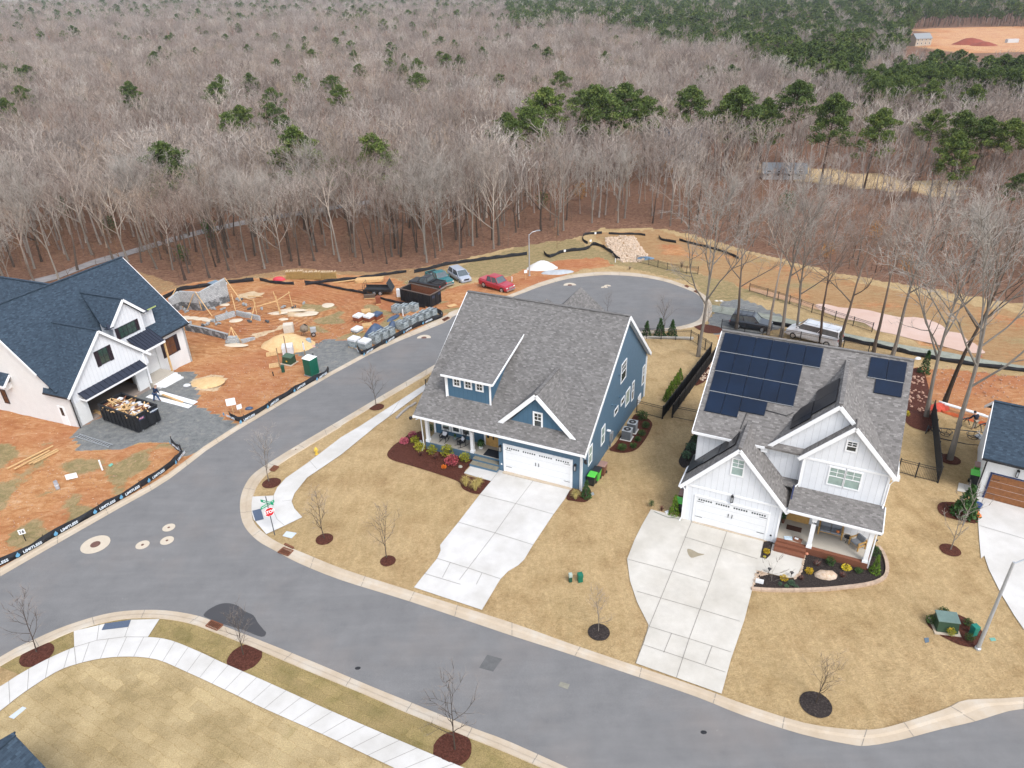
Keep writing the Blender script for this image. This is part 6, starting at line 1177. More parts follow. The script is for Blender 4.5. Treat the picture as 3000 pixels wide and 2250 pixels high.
silt_fence(zX, [(262, 480), (290, 520), (340, 522), (470, 450), (640, 360), (760, 290), (900, 220), (1080, 150), (1190, 112), (1150, 70), (1110, 40)], .6, "black silt fence printed with lettering in front of the block pallets", 6, 3)
silt_fence(zB, [(980, 285), (1100, 305), (1330, 350), (1450, 385), (1560, 415), (1760, 448)] , .42, "black silt fence curving behind the muddy ruts", 0, 4)
silt_fence(zB, [(690, 272), (790, 292), (910, 298)], .5, "short sagging black silt fence below the red tarp", 0, 5)
silt_fence(zB, [(985, 300), (1180, 275), (1330, 262), (1480, 240), (1640, 218)], .5, "black silt fence under the firewood stacks", 0, 6)
silt_fence(zB, [(1690, 222), (1800, 198), (1900, 172), (2050, 152), (2200, 132), (2420, 105)], .6, "black silt fence along the wood edge behind the parked cars", 0, 7)
silt_fence(zG, [(535, 262), (585, 292), (700, 248), (880, 228), (930, 192), (1000, 205), (1055, 240), (1090, 262), (1110, 290), (1150, 312)], .6, "black silt fence winding down to the wash-out stones", 0, 8)
silt_fence(zG, [(890, 180), (852, 150), (870, 108), (1005, 98)], .5, "small black silt fence loop in the leaves above the wash-out", 0, 9)
silt_fence(zG, [(1060, 100), (1150, 105), (1290, 105), (1355, 115)], .4, "low broken silt fence behind the wash-out stones", 0, 10)
silt_fence(zG, [(1465, 128), (1490, 152), (1605, 172)], .5, "short curved silt fence on the bare berm", 0, 11)
silt_fence(zG, [(1632, 152), (1720, 178), (1850, 208), (2000, 252), (2112, 302)] , .42, "black silt fence at the top of the orange berm", 0, 12)
silt_fence(zL, [(480, 190), (560, 218), (700, 246), (1010, 318), (1300, 380), (1600, 446), (1900, 496), (2212, 532), (2500, 575)], .5, "long black silt fence along the greenish gravel path", 0, 13)
silt_fence(zB, [(60, 400), (110, 370), (180, 335), (300, 318), (480, 292), (650, 275)], .6, "black silt fence behind the tall block wall", 0, 14)
# ---- street lamps
def street_lamp(z, x, y, h, az, arm, label, head=.55):
    t_ = empty("street_lamp", g(z, x, y), az, label, "street lamp", "grey street lamps")
    MB().lathe([(0, -.1), (.17, -.1), (.17, .12), (.12, .16), (.11, .5), (.07, h - .1), (.06, h), (0, h)], 12).build("pole", GALV, t_, smooth=False, uv=False)
    MB().tube([(0, 0, h - .15), (arm * .4, 0, h + .28), (arm, 0, h + .42)], .045, 6).build("arm", GALV, t_, uv=False)
    MB().cbox((arm + head / 2, 0, h + .42), (head, .26, .1)).cbox((arm + .1, 0, h + .46), (.3, .18, .1)).build("lamp_head", GREY, t_, uv=False)
street_lamp(zG, 418, 435, 6.7, math.radians(18), 1.3, "tall grey street lamp standing beside the concrete wash-out pile")
street_lamp(zU, 2864, 1901, 6.7, math.radians(-4), 1.6, "grey street lamp at the right edge beside the transformer bed")
# ---- street sign
t_ = empty("stop_sign", GT(805, 1567), math.radians(36), "red stop sign with two green street name blades on a thin post", "stop sign")
MB().tube([(0, 0, 0), (0, 0, 3.5)], .035, 6).build("post", plain("dark_post", (.07, .08, .09), .5), t_, uv=False)
RED = plain("sign_red", (0.55, 0.01, 0.02), 0.5, .03); GRN = plain("sign_green", (0.0, 0.30, 0.14), 0.5, .05)
m = MB(Matrix.Translation((0, 0, 2.15))); r = .38; m.prism([(r * math.cos(PI / 8 + k * PI / 4), -.05, r * math.sin(PI / 8 + k * PI / 4)) for k in range(8)], (0, .02, 0)); m.build("sign_border", TRIM, t_, uv=False)
m = MB(Matrix.Translation((0, 0, 2.15))); r = .357; m.prism([(r * math.cos(PI / 8 + k * PI / 4), -.056, r * math.sin(PI / 8 + k * PI / 4)) for k in range(8)], (0, .02, 0)); sf = m.build("sign_face", RED, t_, uv=False)
text_mesh("STOP", .36, TRIM, "sign_lettering", sf, .014, X=Matrix.Translation((0, -.062, 2.15)) @ Matrix.Rotation(PI / 2, 4, 'X'), sx=.85)
for rz, zz, tx in ((math.radians(14), 2.78, "RUTHMOOR CT"), (math.radians(-58), 2.72 + .27, "ARLO WAY")):
    X = Matrix.Rotation(rz, 4, 'Z') @ Matrix.Translation((0, 0, zz)); b_ = MB(X).cbox((0, 0, 0), (1.1, .02, .22)).build("name_blade", GRN, t_, uv=False)
    text_mesh(tx, .15, TRIM, "blade_lettering", b_, .004, X=X @ Matrix.Translation((0, -.014, 0)) @ Matrix.Rotation(PI / 2, 4, 'X'), sx=.85); text_mesh(tx, .15, TRIM, "blade_lettering", b_, .004, X=X @ Matrix.Translation((0, .014, 0)) @ Matrix.Rotation(PI, 4, 'Z') @ Matrix.Rotation(PI / 2, 4, 'X'), sx=.85)
def small_sign(z, x, y, w, h, zc, rz, label, txt=None, sz=.3, post=WOOD, face=None, two=False, lines=0):
    t_ = empty("yard_sign", g(z, x, y), rz, label, "sign"); m = MB(); [m.cbox((dx, 0, zc / 2), (.05, .05, zc)) for dx in ((-w * .35, w * .35) if two else (0,))]; m.build("post", post, t_, uv=False)
    f_ = MB().cbox((0, -.04, zc + h * .3), (w, .02, h)).build("sign_face", face or TRIM, t_, uv=False)
    if txt: text_mesh(txt, sz, BLACK, "sign_lettering", f_, .01, X=Matrix.Translation((0, -.055, zc + h * .3)) @ Matrix.Rotation(PI / 2, 4, 'X'))
    if lines: 
        q = MB(); [q.cbox((0, -.052, zc + h * .3 + h * (.28 - .2 * k)), (w * .6, .004, h * .05)) for k in range(lines)]; q.build("printed_line", plain("faded_ink", (.42, .47, .5), .8), f_, uv=False)
small_sign(zE, 180, 912, .42, .42, .75, math.radians(28), "small white sign reading 16 on a thin stake behind the silt fence", "16", .34, BLACK)
small_sign(zM, 1138, 860, .85, .75, 1.35, math.radians(20), "white permit sign on a brown post beside the kerb", None, post=WOOD, lines=3)
small_sign(zM, 1170, 852, .5, .5, .7, math.radians(45), "smaller tilted white sign beside the permit sign", None, lines=2)
small_sign(zE, 505, 485, .85, .5, .2, math.radians(22), "low white notice board near the grey pipe", None, two=True, lines=3)
small_sign(zQ, 2158, 548, .55, .5, 1.2, math.radians(30), "small white notice on a post left of the far street lamp", None, lines=1)
for z, x, y, l in ((zY, 305, 275, "upper white tag on the silt fence in the leaves"), (zY, 275, 322, "middle white tag on the winding silt fence"), (zY, 115, 385, "lowest white tag on the winding silt fence")): small_sign(z, x, y, .4, .4, .35, math.radians(20), l)
# ---- vehicles
TYRE = plain("tyre_rubber", (.012, .012, .012), .8); RIM = plain("alloy_rim", (.45, .46, .48), .3, metal=.6); CARGL = glassm("car_glass", (.08, .10, .11), .06); LAMPG = plain("headlamp", (.62, .64, .62), .15); CHRM = plain("chrome", (.5, .51, .52), .2, metal=.7); TAIL = plain("tail_lamp", (.35, .01, .02), .3)
def wheel(par, x, y, r, w):
    s = 1 if y > 0 else -1; T2 = Matrix.Translation((x, y, r)) @ Matrix.Rotation(PI / 2, 4, 'X')
    o = MB(T2).lathe([(0, -w / 2), (r * .62, -w / 2), (r * .93, -w / 2), (r, -w * .32), (r, w * .32), (r * .93, w / 2), (r * .62, w / 2), (0, w / 2)], 18).build("wheel", TYRE, par, uv=False)
    q = MB(T2); q.lathe([(0, -s * w * .54), (r * .2, -s * w * .56), (r * .58, -s * w * .52), (r * .62, -s * w * .5)], 12); q.build("rim", RIM, o, fixn=False, uv=False)
def car(name, label, cat, p, rz, paint, L, W, belt, H, hood_x, cab, bed=None, sill=.32, wr=.38, wb=None, tk=.76, group="vehicles parked on the bare ground", hz=None, roof=None, rack=False, cover=None):
    """x forward. cab = (x rear base, x rear top, x front top, x front base); hood_x = where the hood starts"""
    t_ = empty(name, p, rz, label, cat, group); hz = hz or belt - .08; w = W / 2; st = []
    xf, xr = L / 2, -L / 2
    st = [(xf, .55 * belt, w * .74), (xf - .08, hz * .86, w * .90), (xf - .35, hz * .97, w * .96), (hood_x, belt, w), (cab[0] if not bed else cab[0], belt, w), (xr + .3, belt * (1.0 if bed else .98), w * .97), (xr + .05, belt * .92, w * .93), (xr, belt * .6, w * .88)]
    m = MB(); prev = None
    for x, zt, ww in st:
        r = [m.P((x, -ww * .9, sill * .85)), m.P((x, -ww, sill + .15)), m.P((x, -ww, zt * .82)), m.P((x, -ww * .9, zt)), m.P((x, ww * .9, zt)), m.P((x, ww, zt * .82)), m.P((x, ww, sill + .15)), m.P((x, ww * .9, sill * .85))]
        if prev:
            for k in range(8): m.f.append([prev[k], prev[(k + 1) % 8], r[(k + 1) % 8], r[k]]); m.m.append(0)
        else: m.f.append(r[::-1]); m.m.append(0)
        prev = r
    m.f.append(prev); m.m.append(0); bo = m.build("body", paint, t_, bevel=.03)
    for q in bo.data.polygons: q.use_smooth = False
    a, b, c, d = cab; m = MB(); cw, tw = w * .93, w * tk; m.hexa([(a, -cw, belt - .02), (d, -cw, belt - .02), (d, cw, belt - .02), (a, cw, belt - .02)], [(b, -tw, H - .06), (c, -tw, H - .06), (c, tw, H - .06), (b, tw, H - .06)]); gl = m.build("windows", CARGL, t_, uv=False)
    MB().hexa([(b - .04, -tw - .03, H - .07), (c + .04, -tw - .03, H - .07), (c + .04, tw + .03, H - .07), (b - .04, tw + .03, H - .07)], [(b + .08, -tw + .1, H), (c - .1, -tw + .1, H), (c - .1, tw - .1, H), (b + .08, tw - .1, H)]).build("roof", roof or paint, t_, uv=False, bevel=.02)
    for s in (-1, 1):
        pil = [((a, b), 0.0), ((d, c), 1.0)]; m = MB()
        for xb, xt in ((a, b), (d, c), ((a + d) / 2 - .1, (b + c) / 2 - .1)): m.beam((xb, s * (cw + .005), belt - .02), (xt, s * (tw + .01), H - .05), .07, .05)
        m.build("pillar", paint, t_, uv=False)
        MB().cbox((d - .35, s * (w + .1), belt + .08), (.14, .2, .14)).build("mirror", paint, t_, uv=False)
        MB().cbox((xf - .1, s * w * .72, hz * .74), (.14, .32, .17)).build("headlight", LAMPG, t_, uv=False); MB().cbox((xr + .03, s * w * .84, belt * .74), (.08, .16, .26)).build("tail_light", TAIL, t_, uv=False)
    wb = wb or L * .6; wc = (hood_x + xf) / 2 * .6 + .32 * L * .4 if False else L / 2 - .95
    for x in (wc, wc - wb):
        for s in (-1, 1): wheel(t_, x, s * (w - .10), wr, .24)
    MB().cbox((xf + .02, 0, .48), (.16, W * .84, .2)).build("front_bumper", CHRM if bed else paint, t_, uv=False); MB().cbox((xr - .03, 0, .5), (.14, W * .84, .18)).build("rear_bumper", CHRM if bed else paint, t_, uv=False)
    MB().cbox((xf - .01, 0, hz * .72), (.07, W * .42, .2)).build("grille", CHRM if bed else BLACK, t_, uv=False)
    if bed:
        x0, x1 = xr + .12, a - .08
        if cover: MB().box(x0, x1, -w * .86, w * .86, belt + .0, belt + .06).build("bed_cover", cover, t_, uv=False, bevel=.015)
        else:
            MB().box(x0, x1, -w * .8, w * .8, belt - .02, belt + .012).build("bed_floor", plain("bed_liner", (.02, .02, .022), .8), t_, uv=False); m = MB(); [m.box(x0 - .05, x1 + .05, s * w * .86 - .06, s * w * .86 + .06, belt, belt + .1) for s in (-1, 1)]; m.box(x0 - .07, x0 + .03, -w * .86, w * .86, belt, belt + .1); m.build("bed_rail", paint, t_, uv=False)
            MB().cbox((x1 - .3, 0, belt + .1), (.45, w * 1.6, .2)).build("tool_box", BLACK if bed == 1 else GREY, t_, uv=False)
    if rack:
        m = MB(); [m.tube([(b + .1, s * tw * .9, H + .12), (c - .2, s * tw * .9, H + .12)], .025, 5) for s in (-1, 1)]
        for k in range(4): x = b + .2 + (c - b - .5) * k / 3; m.tube([(x, -tw * .9, H), (x, -tw * .9, H + .12), (x, tw * .9, H + .12), (x, tw * .9, H)], .022, 5)
        m.build("roof_rack", BLACK if rack == 1 else GALV, t_, uv=False)
    return t_
def paint(n_, c): return plain(n_, c, .3, .04, 1, spec=.5, coat=.6)
def at2(z, rear, front, back=0.0): a, b = g(z, *rear), g(z, *front); return a, b, vec2(a, b)
def mid_car(z, rw, fw, side, W):                             # rear and front wheel contact pixels of the visible side
    a, b = g(z, *rw), g(z, *fw); rz = vec2(a, b); n_ = Vector((-math.sin(rz), math.cos(rz), 0)) * side * W / 2; c = (a + b) / 2 + n_; c.z = TZ(c.x, c.y); return c, rz
c_, rz = mid_car(zQ, (1475, 680), (1810, 760), 1, 2.0); c_ += Vector((math.cos(rz), math.sin(rz), 0)) * -.35
car("pickup_truck", "red crew cab pickup truck with a covered bed beside the kerb", "pickup truck", c_, rz, paint("red_paint", (.36, .012, .03)), 5.8, 2.05, 1.22, 2.0, 1.25, (-1.25, -1.1, .55, 1.2), 1, wb=3.7, wr=.42, cover=paint("red_cover", (.42, .03, .05)))
c_, rz = mid_car(zQ, (520, 560), (835, 680), 1, 2.0); c_.z = TZ(c_.x, c_.y)
car("pickup_truck", "teal pickup truck with a silver bumper behind the black truck", "pickup truck", c_, rz, paint("teal_paint", (.008, .13, .14)), 5.6, 2.05, 1.2, 1.95, 1.2, (-.65, -.5, .5, 1.15), 2, wb=3.6, wr=.42)
c_, rz = mid_car(zQ, (265, 690), (770, 740), 1, 2.0); rz += PI - math.radians(6); c_ += Vector((0, .2, 0))
car("pickup_truck", "black pickup truck parked nose away beside the empty black dumpster", "pickup truck", c_, rz, paint("black_paint", (.012, .014, .018)), 5.8, 2.05, 1.2, 1.92, 1.1, (-.7, -.55, .5, 1.1), 1, wb=3.7, wr=.42)
c_, rz = mid_car(zQ, (890, 500), (1110, 612), 1, 1.9)
car("minivan", "silver minivan parked at the top of the row of cars", "minivan", c_, rz, paint("silver_paint", (.34, .37, .43)), 5.1, 1.95, 1.05, 1.78, 1.5, (-2.25, -1.9, .75, 1.6), None, wb=3.1, wr=.34)
c_, rz = mid_car(zL, (340, 255), (500, 275), 1, 1.9); c_ += Vector((.3, .3, 0)); c_.z = TZ(c_.x, c_.y)
car("suv", "black suv with a roof rack parked on the gravel pad", "suv", c_, rz, paint("navy_paint", (.010, .016, .026)), 4.9, 1.95, 1.15, 1.85, 1.15, (-2.35, -2.15, .4, 1.05), None, wb=2.9, rack=1, tk=.84)
c_, rz = mid_car(zL, (930, 362), (720, 318), -1, 2.0); c_.z = TZ(c_.x, c_.y)
car("work_van", "long white work van with a ladder rack behind the solar roof", "van", c_, rz, paint("white_van_paint", (.66, .67, .69)), 6.0, 2.05, 1.45, 2.15, 1.9, (-2.95, -2.88, 1.2, 1.95), None, wb=3.9, rack=2, hz=1.15, tk=.87)
c_ = g(zQ, 1240, 1120); car("car", "dark car mostly hidden behind the left edge of the grey roof", "car", c_ + Vector((1.5, .6, 0)), math.radians(205), paint("dark_blue_paint", (.015, .02, .035)), 4.6, 1.85, .95, 1.45, 1.0, (-1.7, -1.2, .2, 1.0), None, wb=2.7, wr=.33)
# ---- utility trailer
t_ = empty("flatbed_trailer", g(zB, 1465, 350), vec2(g(zB, 1400, 345), g(zB, 1545, 345)), "black flatbed trailer carrying timber with a raised black ramp", "trailer")
m = MB(); m.box(-2.2, 2.0, -1.0, 1.0, .55, .65); [m.box(-2.2, 2.0, s * 1.0 - .03, s * 1.0 + .03, .65, .95) for s in (-1, 1)]; m.build("deck", BLACK, t_, uv=False)
for s in (-1, 1):
    for x in (-.5, .4): wheel(t_, x, s * 1.05, .36, .2)
MB(Matrix.Translation((2.1, 0, .6)) @ Matrix.Rotation(math.radians(-25), 4, 'Y')).box(-.05, .05, -1, 1, 0, 1.5).build("ramp", plain("ramp_steel", (.03, .035, .04), .5), t_, uv=False)
m = MB(); [m.tube([(-2.2, s, .6), (-2.2, s, 1.7)], .03, 4) for s in (-1, 0, 1)]; [m.tube([(-2.2, -1, z_), (-2.2, 1, z_)], .03, 4) for z_ in (1.1, 1.65)]; m.tube([(-2.2, 0, .5), (-3.2, 0, .45)], .06, 4); m.build("gate_rack", BLACK, t_, uv=False)
def lumber_pile(z, x, y, rz, L, W, n, lay, label, mat=WOOD, group=None, th=.09):
    random.seed(int(x)); p = g(z, x, y); t_ = empty("lumber_stack", p, rz, label, "lumber", group)
    for k in range(lay):
        for i in range(n): yy = (i - (n - 1) / 2) * W / n; MB().cbox((ru(-.15, .15), yy, .05 + th * (k + .5)), (L * ru(.9, 1.0), W / n * .92, th * .95), ru(-.02, .02)).build("board", mat, t_, uv=False)
    return t_
lumber_pile(zB, 1400, 275, math.radians(5), 4.4, 1.4, 6, 5, "stacked lumber bundle above the black trailer", group="lumber piles")
lumber_pile(zB, 1230, 278, math.radians(18), 4.2, .3, 2, 1, "lone pale plank lying by the silt fence", group="lumber piles")
def two_planks(z, a, b, wd, label, th=.10, mat=WOOD): A_, B_ = g(z, *a), g(z, *b); c = (A_ + B_) / 2; t_ = tag(MB().beam(A_ - c + Vector((0, 0, th / 2 + .01)), B_ - c + Vector((0, 0, th / 2 + .01)), wd, th).build("plank", mat, None, uv=False), label, "plank", "loose planks on the clay"); t_.location = c
two_planks(zE, (50, 415), (370, 255), .12, "longest plank on the red clay at the left"); two_planks(zE, (100, 418), (345, 288), .12, "plank lying just right of the longest one"); two_planks(zE, (203, 380), (400, 278), .12, "third plank on the red clay"); two_planks(zE, (232, 378), (408, 288), .10, "plank lying nearest the silt fence of the four")
two_planks(zM, (720, 765), (925, 818), .55, "wide white trim board on the gravel beside the bending man", .06, TRIM); two_planks(zM, (770, 748), (950, 800), .6, "second wide white board lying behind the first", .08, TRIM); two_planks(zM, (790, 760), (888, 797), .22, "narrow wood board lying on the white boards", .12, WOOD)
two_planks(zQ, (905, 990), (1025, 955), .8, "small plywood sheet on the bare ground by the kerb", .04); two_planks(zM, (460, 838), (500, 858), .3, "short stack of boards just inside the open garage", .15); two_planks(zM, (455, 852), (520, 832), .2, "board lying in the open garage doorway", .1)
# ladder
a, b = g(zE, 540, 183), g(zE, 770, 255); c = (a + b) / 2; d = (b - a); L = d.length; t_ = empty("ladder", c, vec2(a, b), "aluminium ladder lying flat on the gravel", "ladder")
for s in (-1, 1): MB().cbox((0, s * .22, .06), (L, .04, .08)).build("rail", GALV, t_, uv=False)
for k in range(14): MB().cbox((-L / 2 + L * (k + .5) / 14, 0, .06), (.05, .42, .04)).build("rung", GALV, t_, uv=False)
# ---- dumpsters
def dumpster(p, rz, L, W, H, label, fill=False, rusty=False):
    t_ = empty("dumpster", p, rz, label, "dumpster", "black roll-off dumpsters"); DK = plain("dumpster_black", (.014, .015, .018), .55, .5, 1.5); IN = RUST if rusty else DK
    m = MB(); th = .06; m.box(-L / 2, L / 2, -W / 2, W / 2, .15, .22)
    for s in (-1, 1): m.hexa([(-L / 2, s * W / 2 - .03, .2), (L / 2, s * W / 2 - .03, .2), (L / 2, s * W / 2 + .03, .2), (-L / 2, s * W / 2 + .03, .2)], [(-L / 2, s * W / 2 - .03, H), (L / 2, s * W / 2 - .03, H), (L / 2, s * W / 2 + .03, H), (-L / 2, s * W / 2 + .03, H)]); m.box(s * L / 2 - .03, s * L / 2 + .03, -W / 2 - .028, W / 2 + .028, .205, H - .002)
    m.build("shell", DK, t_, uv=False)
    for s in (-1, 1):
        for k in range(9): x = -L / 2 + .3 + (L - .6) * k / 8; MB().box(x - .06, x + .06, s * (W / 2 + .03), s * (W / 2 + .11), .22, H - .12).build("rib", DK, t_, uv=False)
        for k in range(3): y = -W / 2 + .3 + (W - .6) * k / 2; MB().box(s * (L / 2 + .03), s * (L / 2 + .1), y - .05, y + .05, .22, H - .1).build("rib", DK, t_, uv=False)
    m = MB()
    for s in (-1, 1): m.box(-L / 2 - .06, L / 2 + .06, s * W / 2 - .07, s * W / 2 + .07, H, H + .1); m.box(s * L / 2 - .07, s * L / 2 + .07, -W / 2 + .07, W / 2 - .07, H, H + .098)
    m.build("rim_rail", DK if not rusty else plain("rusty_rim", (.12, .09, .075), .8, .4), t_, uv=False)
    for s in (-1, 1): MB().box(-L / 2, L / 2, s * W * .3 - .06, s * W * .3 + .06, 0.0, .15).build("skid", GREY, t_, uv=False)
    if rusty:
        m = MB(); [m.box(-L / 2 + .04, L / 2 - .04, s * (W / 2 - .05) - .01, s * (W / 2 - .05) + .01, .24, H - .02) for s in (-1, 1)]; m.box(-L / 2 + .04, L / 2 - .04, -W / 2 + .06, W / 2 - .06, .23, .26); m.build("rusty_lining", RUST, t_, uv=False)
    f_ = MB(); f_.box(L / 2 + .10, L / 2 + .11, -W * .38, -W * .12, H - .55, H - .2); f_.box(L / 2 + .10, L / 2 + .11, W * .2, W * .42, H - .45, H - .1); lf = f_.build("logo_panel", plain("panel_navy", (.03, .04, .07), .6), t_, uv=False)
    if fill:
        text_mesh("CHISHOLM", .17, LOGOB, "logo_lettering", lf, .006, X=Matrix.Translation((L / 2 + .115, W * .31, H - .27)) @ Matrix.Rotation(PI / 2, 4, 'Z') @ Matrix.Rotation(PI / 2, 4, 'X')); text_mesh("PINK", .2, plain("logo_pink", (.6, .25, .35), .6), "logo_lettering", lf, .008, X=Matrix.Translation((L / 2 + .115, -W * .25, H - .37)) @ Matrix.Rotation(PI / 2, 4, 'Z') @ Matrix.Rotation(PI / 2, 4, 'X'))
        random.seed(4); WH_ = plain("plastic_scrap", (.55, .56, .58), .6, .2)
        for k in range(70): tag(MB(Matrix.Translation((ru(-L * .42, L * .42), ru(-W * .38, W * .38), H - ru(.35, .0))) @ Matrix.Rotation(ru(0, 6.28), 4, 'Z') @ Matrix.Rotation(ru(-.35, .35), 4, 'Y')).box(-ru(.3, .9), ru(.3, .9), -.05, .05, -.03, .03).build("scrap_lumber", WOOD if rnd() < .75 else RUST, t_, uv=False))
        for k in range(22): x, y = ru(-L * .42, L * .42), ru(-W * .38, W * .38); MB().lathe([(0, -.2), (ru(.2, .35), 0), (ru(.1, .3), .12), (0, .2)], 6, (x, y, H - ru(.3, .1))).build("debris_bag", WH_, t_, uv=False)
        MB().box(-L / 2 + .1, L / 2 - .1, -W / 2 + .1, W / 2 - .1, H - .55, H - .4).build("debris_bed", plain("debris_brown", (.2, .15, .11), .9, .4, 8), t_, uv=False)
    return t_
a, b = g(zA, 1135, 1578), g(zA, 850, 1475); c2 = g(zA, 1300, 1480); L = (b - a).length; W = (c2 - a).length; rz = vec2(b, a); ctr = (b + c2) / 2; ctr.z = TZ(ctr.x, ctr.y)
dumpster(ctr, rz, min(L, 6.2), min(W, 2.5), 1.75, "black dumpster heaped with scrap wood in front of the open garage", True)
a, b, c2 = g(zQ, 590, 995), g(zQ, 185, 920), g(zQ, 745, 905); ctr = (b + c2) / 2; ctr.z = TZ(ctr.x, ctr.y)
dumpster(ctr, vec2(b, a), 5.4, 2.4, 1.9, "empty black dumpster with a rusty inside beside the black truck", False, True)
# ---- portable toilet
a, b, c2 = g(zO, 1785, 1285), g(zO, 1880, 1308), g(zO, 1955, 1262); rz = vec2(a, b); t_ = empty("portable_toilet", (a + c2) / 2, rz, "dark green portable toilet with a white roof beside the kerb", "portable toilet")
t_.location.z = TZ(t_.location.x, t_.location.y); PG = plain("toilet_green", (.008, .115, .075), .45, .1)
MB().box(-.56, .56, -.56, .56, .05, 2.05).build("cabin", PG, t_, uv=False, bevel=.03); MB().box(-.62, .62, -.62, .62, 0, .1).build("base_skid", GREY, t_, uv=False)
MB().hexa([(-.6, -.6, 2.05), (.6, -.6, 2.05), (.6, .6, 2.05), (-.6, .6, 2.05)], [(-.35, -.12, 2.32), (.35, -.12, 2.32), (.35, .12, 2.32), (-.35, .12, 2.32)]).build("roof", TRIM, t_, uv=False); MB().tube([(.3, .3, 2.1), (.3, .3, 2.5)], .05, 8).build("vent_pipe", BLACK, t_, uv=False)
MB().box(-.42, .42, -.59, -.56, .15, 1.95).build("door", plain("toilet_door", (.006, .09, .06), .45), t_, uv=False); m = MB(); [m.box(s * .562 - .01, s * .562 + .01, -.5 + k * .34, -.24 + k * .34, .3, 1.85) for s in (-1, 1) for k in range(3)]; m.build("side_panel", plain("toilet_panel", (.007, .10, .065), .5), t_, uv=False)
# ---- block foundation walls
BLK = ground_noise("cmu_blocks", [(0.3, (0.24, 0.25, 0.25)), (0.6, (0.34, 0.35, 0.35)), (0.8, (0.44, 0.45, 0.45))], 1.5, .9, 20, .4, .02, 12, .3)
def cmu_mat(name, c1, c2, dark):
    m, t, b = nodes(name); v = vmap(t, 'UV'); br = N(t, "ShaderNodeTexBrick"); br.offset = .5
    for k, x in (("Scale", 1.0), ("Mortar Size", .012), ("Brick Width", .4), ("Row Height", .2)): br.inputs[k].default_value = x
    br.inputs["Color1"].default_value = rgb(c1); br.inputs["Color2"].default_value = rgb(c2); br.inputs["Mortar"].default_value = (.10, .10, .10, 1); lk(t, v, br.inputs["Vector"]); n = noi(t, v, 1.1, 4, .6)
    lk(t, mix(t, ramp(t, n.outputs[0], [(.52, (0, 0, 0)), (.56, (1, 1, 1))]).outputs[0], br.outputs[0], dark), b.inputs["Base Color"]); b.inputs["Roughness"].default_value = .9; return m
CMU = cmu_mat("block_wall_light", (.38, .40, .41), (.47, .49, .50), (.30, .315, .32)); CMUD = cmu_mat("block_wall_damp", (.075, .08, .085), (.16, .165, .17), (.30, .31, .32))
def block_wall(name, z, pts, h, label, mat=CMU, dark=0, th=.3, group="block foundation walls", cap=None):
    P = gp(z, pts); o0 = P[0].copy(); t_ = empty(name, o0, 0, label, "block wall", group)
    for i, (a, b) in enumerate(zip(P[:-1], P[1:])):
        ha, hb = (h[i], h[i + 1]) if isinstance(h, (list, tuple)) else (h, h); d = (b - a).normalized(); s = Vector((-d.y, d.x, 0)) * th; a_, b_ = a - o0 - d * .0, b - o0
        if dark: MB().hexa([a_ + Vector((0, 0, -.3)), b_ + Vector((0, 0, -.3)), b_ + s + Vector((0, 0, -.3)), a_ + s + Vector((0, 0, -.3))], [a_ + Vector((0, 0, dark)), b_ + Vector((0, 0, dark)), b_ + s + Vector((0, 0, dark)), a_ + s + Vector((0, 0, dark))]).build("damp_course", CMUD, t_)
        z0 = dark if dark else -.3; n_ = s.normalized() * .004
        MB().hexa([a_ + n_ + Vector((0, 0, z0)), b_ + n_ + Vector((0, 0, z0)), b_ + s - n_ + Vector((0, 0, z0)), a_ + s - n_ + Vector((0, 0, z0))], [a_ + n_ + Vector((0, 0, ha)), b_ + n_ + Vector((0, 0, hb)), b_ + s - n_ + Vector((0, 0, hb)), a_ + s - n_ + Vector((0, 0, ha))]).build("course", mat, t_)
        if cap: MB().hexa([a_ + n_ * 3 + Vector((0, 0, ha)), b_ + n_ * 3 + Vector((0, 0, hb)), b_ + s - n_ * 3 + Vector((0, 0, hb)), a_ + s - n_ * 3 + Vector((0, 0, ha))], [a_ + n_ * 3 + Vector((0, 0, ha + .03)), b_ + n_ * 3 + Vector((0, 0, hb + .03)), b_ + s - n_ * 3 + Vector((0, 0, hb + .03)), a_ + s - n_ * 3 + Vector((0, 0, ha + .03))]).build("wall_top", BLK, t_)
    return t_
block_wall("block_wall", zO, [(230, 540), (345, 498), (590, 522), (905, 410)], [1.9, 2.5, 2.6, 3.4], "tall grey block wall with a notched corner at the back of the foundation", CMU, 1.0)
block_wall("block_wall", zO, [(375, 750), (620, 800), (870, 870)], [.75, .75, .75], "long low block wall beside the navy roofed house", CMUD, 0, cap=1)
block_wall("block_wall", zO, [(745, 650), (968, 585)], [.65, .65], "short dark block wall in the middle of the foundation", CMU, 0, cap=1)
block_wall("block_wall", zO, [(975, 578), (1245, 645)], [.6, .6], "short block wall meeting the dark one at a corner", CMU, 0, cap=1)
block_wall("block_wall", zO, [(880, 905), (980, 915), (1020, 895)], [.75, .85, .5], "small corner of stacked blocks inside the wooden tripod", CMU, 0, .5)
block_wall("block_wall", zO, [(1050, 905), (1200, 855)], [.4, .2], "stepped end of the block wall by the sandy trench", CMU, 0, .4)
def brace(z, a, b, ha, hb, label, r=.05): 
    A_, B_ = g(z, *a), g(z, *b); A_.z += ha; B_.z += hb; o = MB().beam(Vector((0, 0, 0)), B_ - A_, .09, .09).build("timber_brace", WOOD, None, uv=False); o.location = A_; tag(o, label, "timber brace", "timber braces at the block walls")
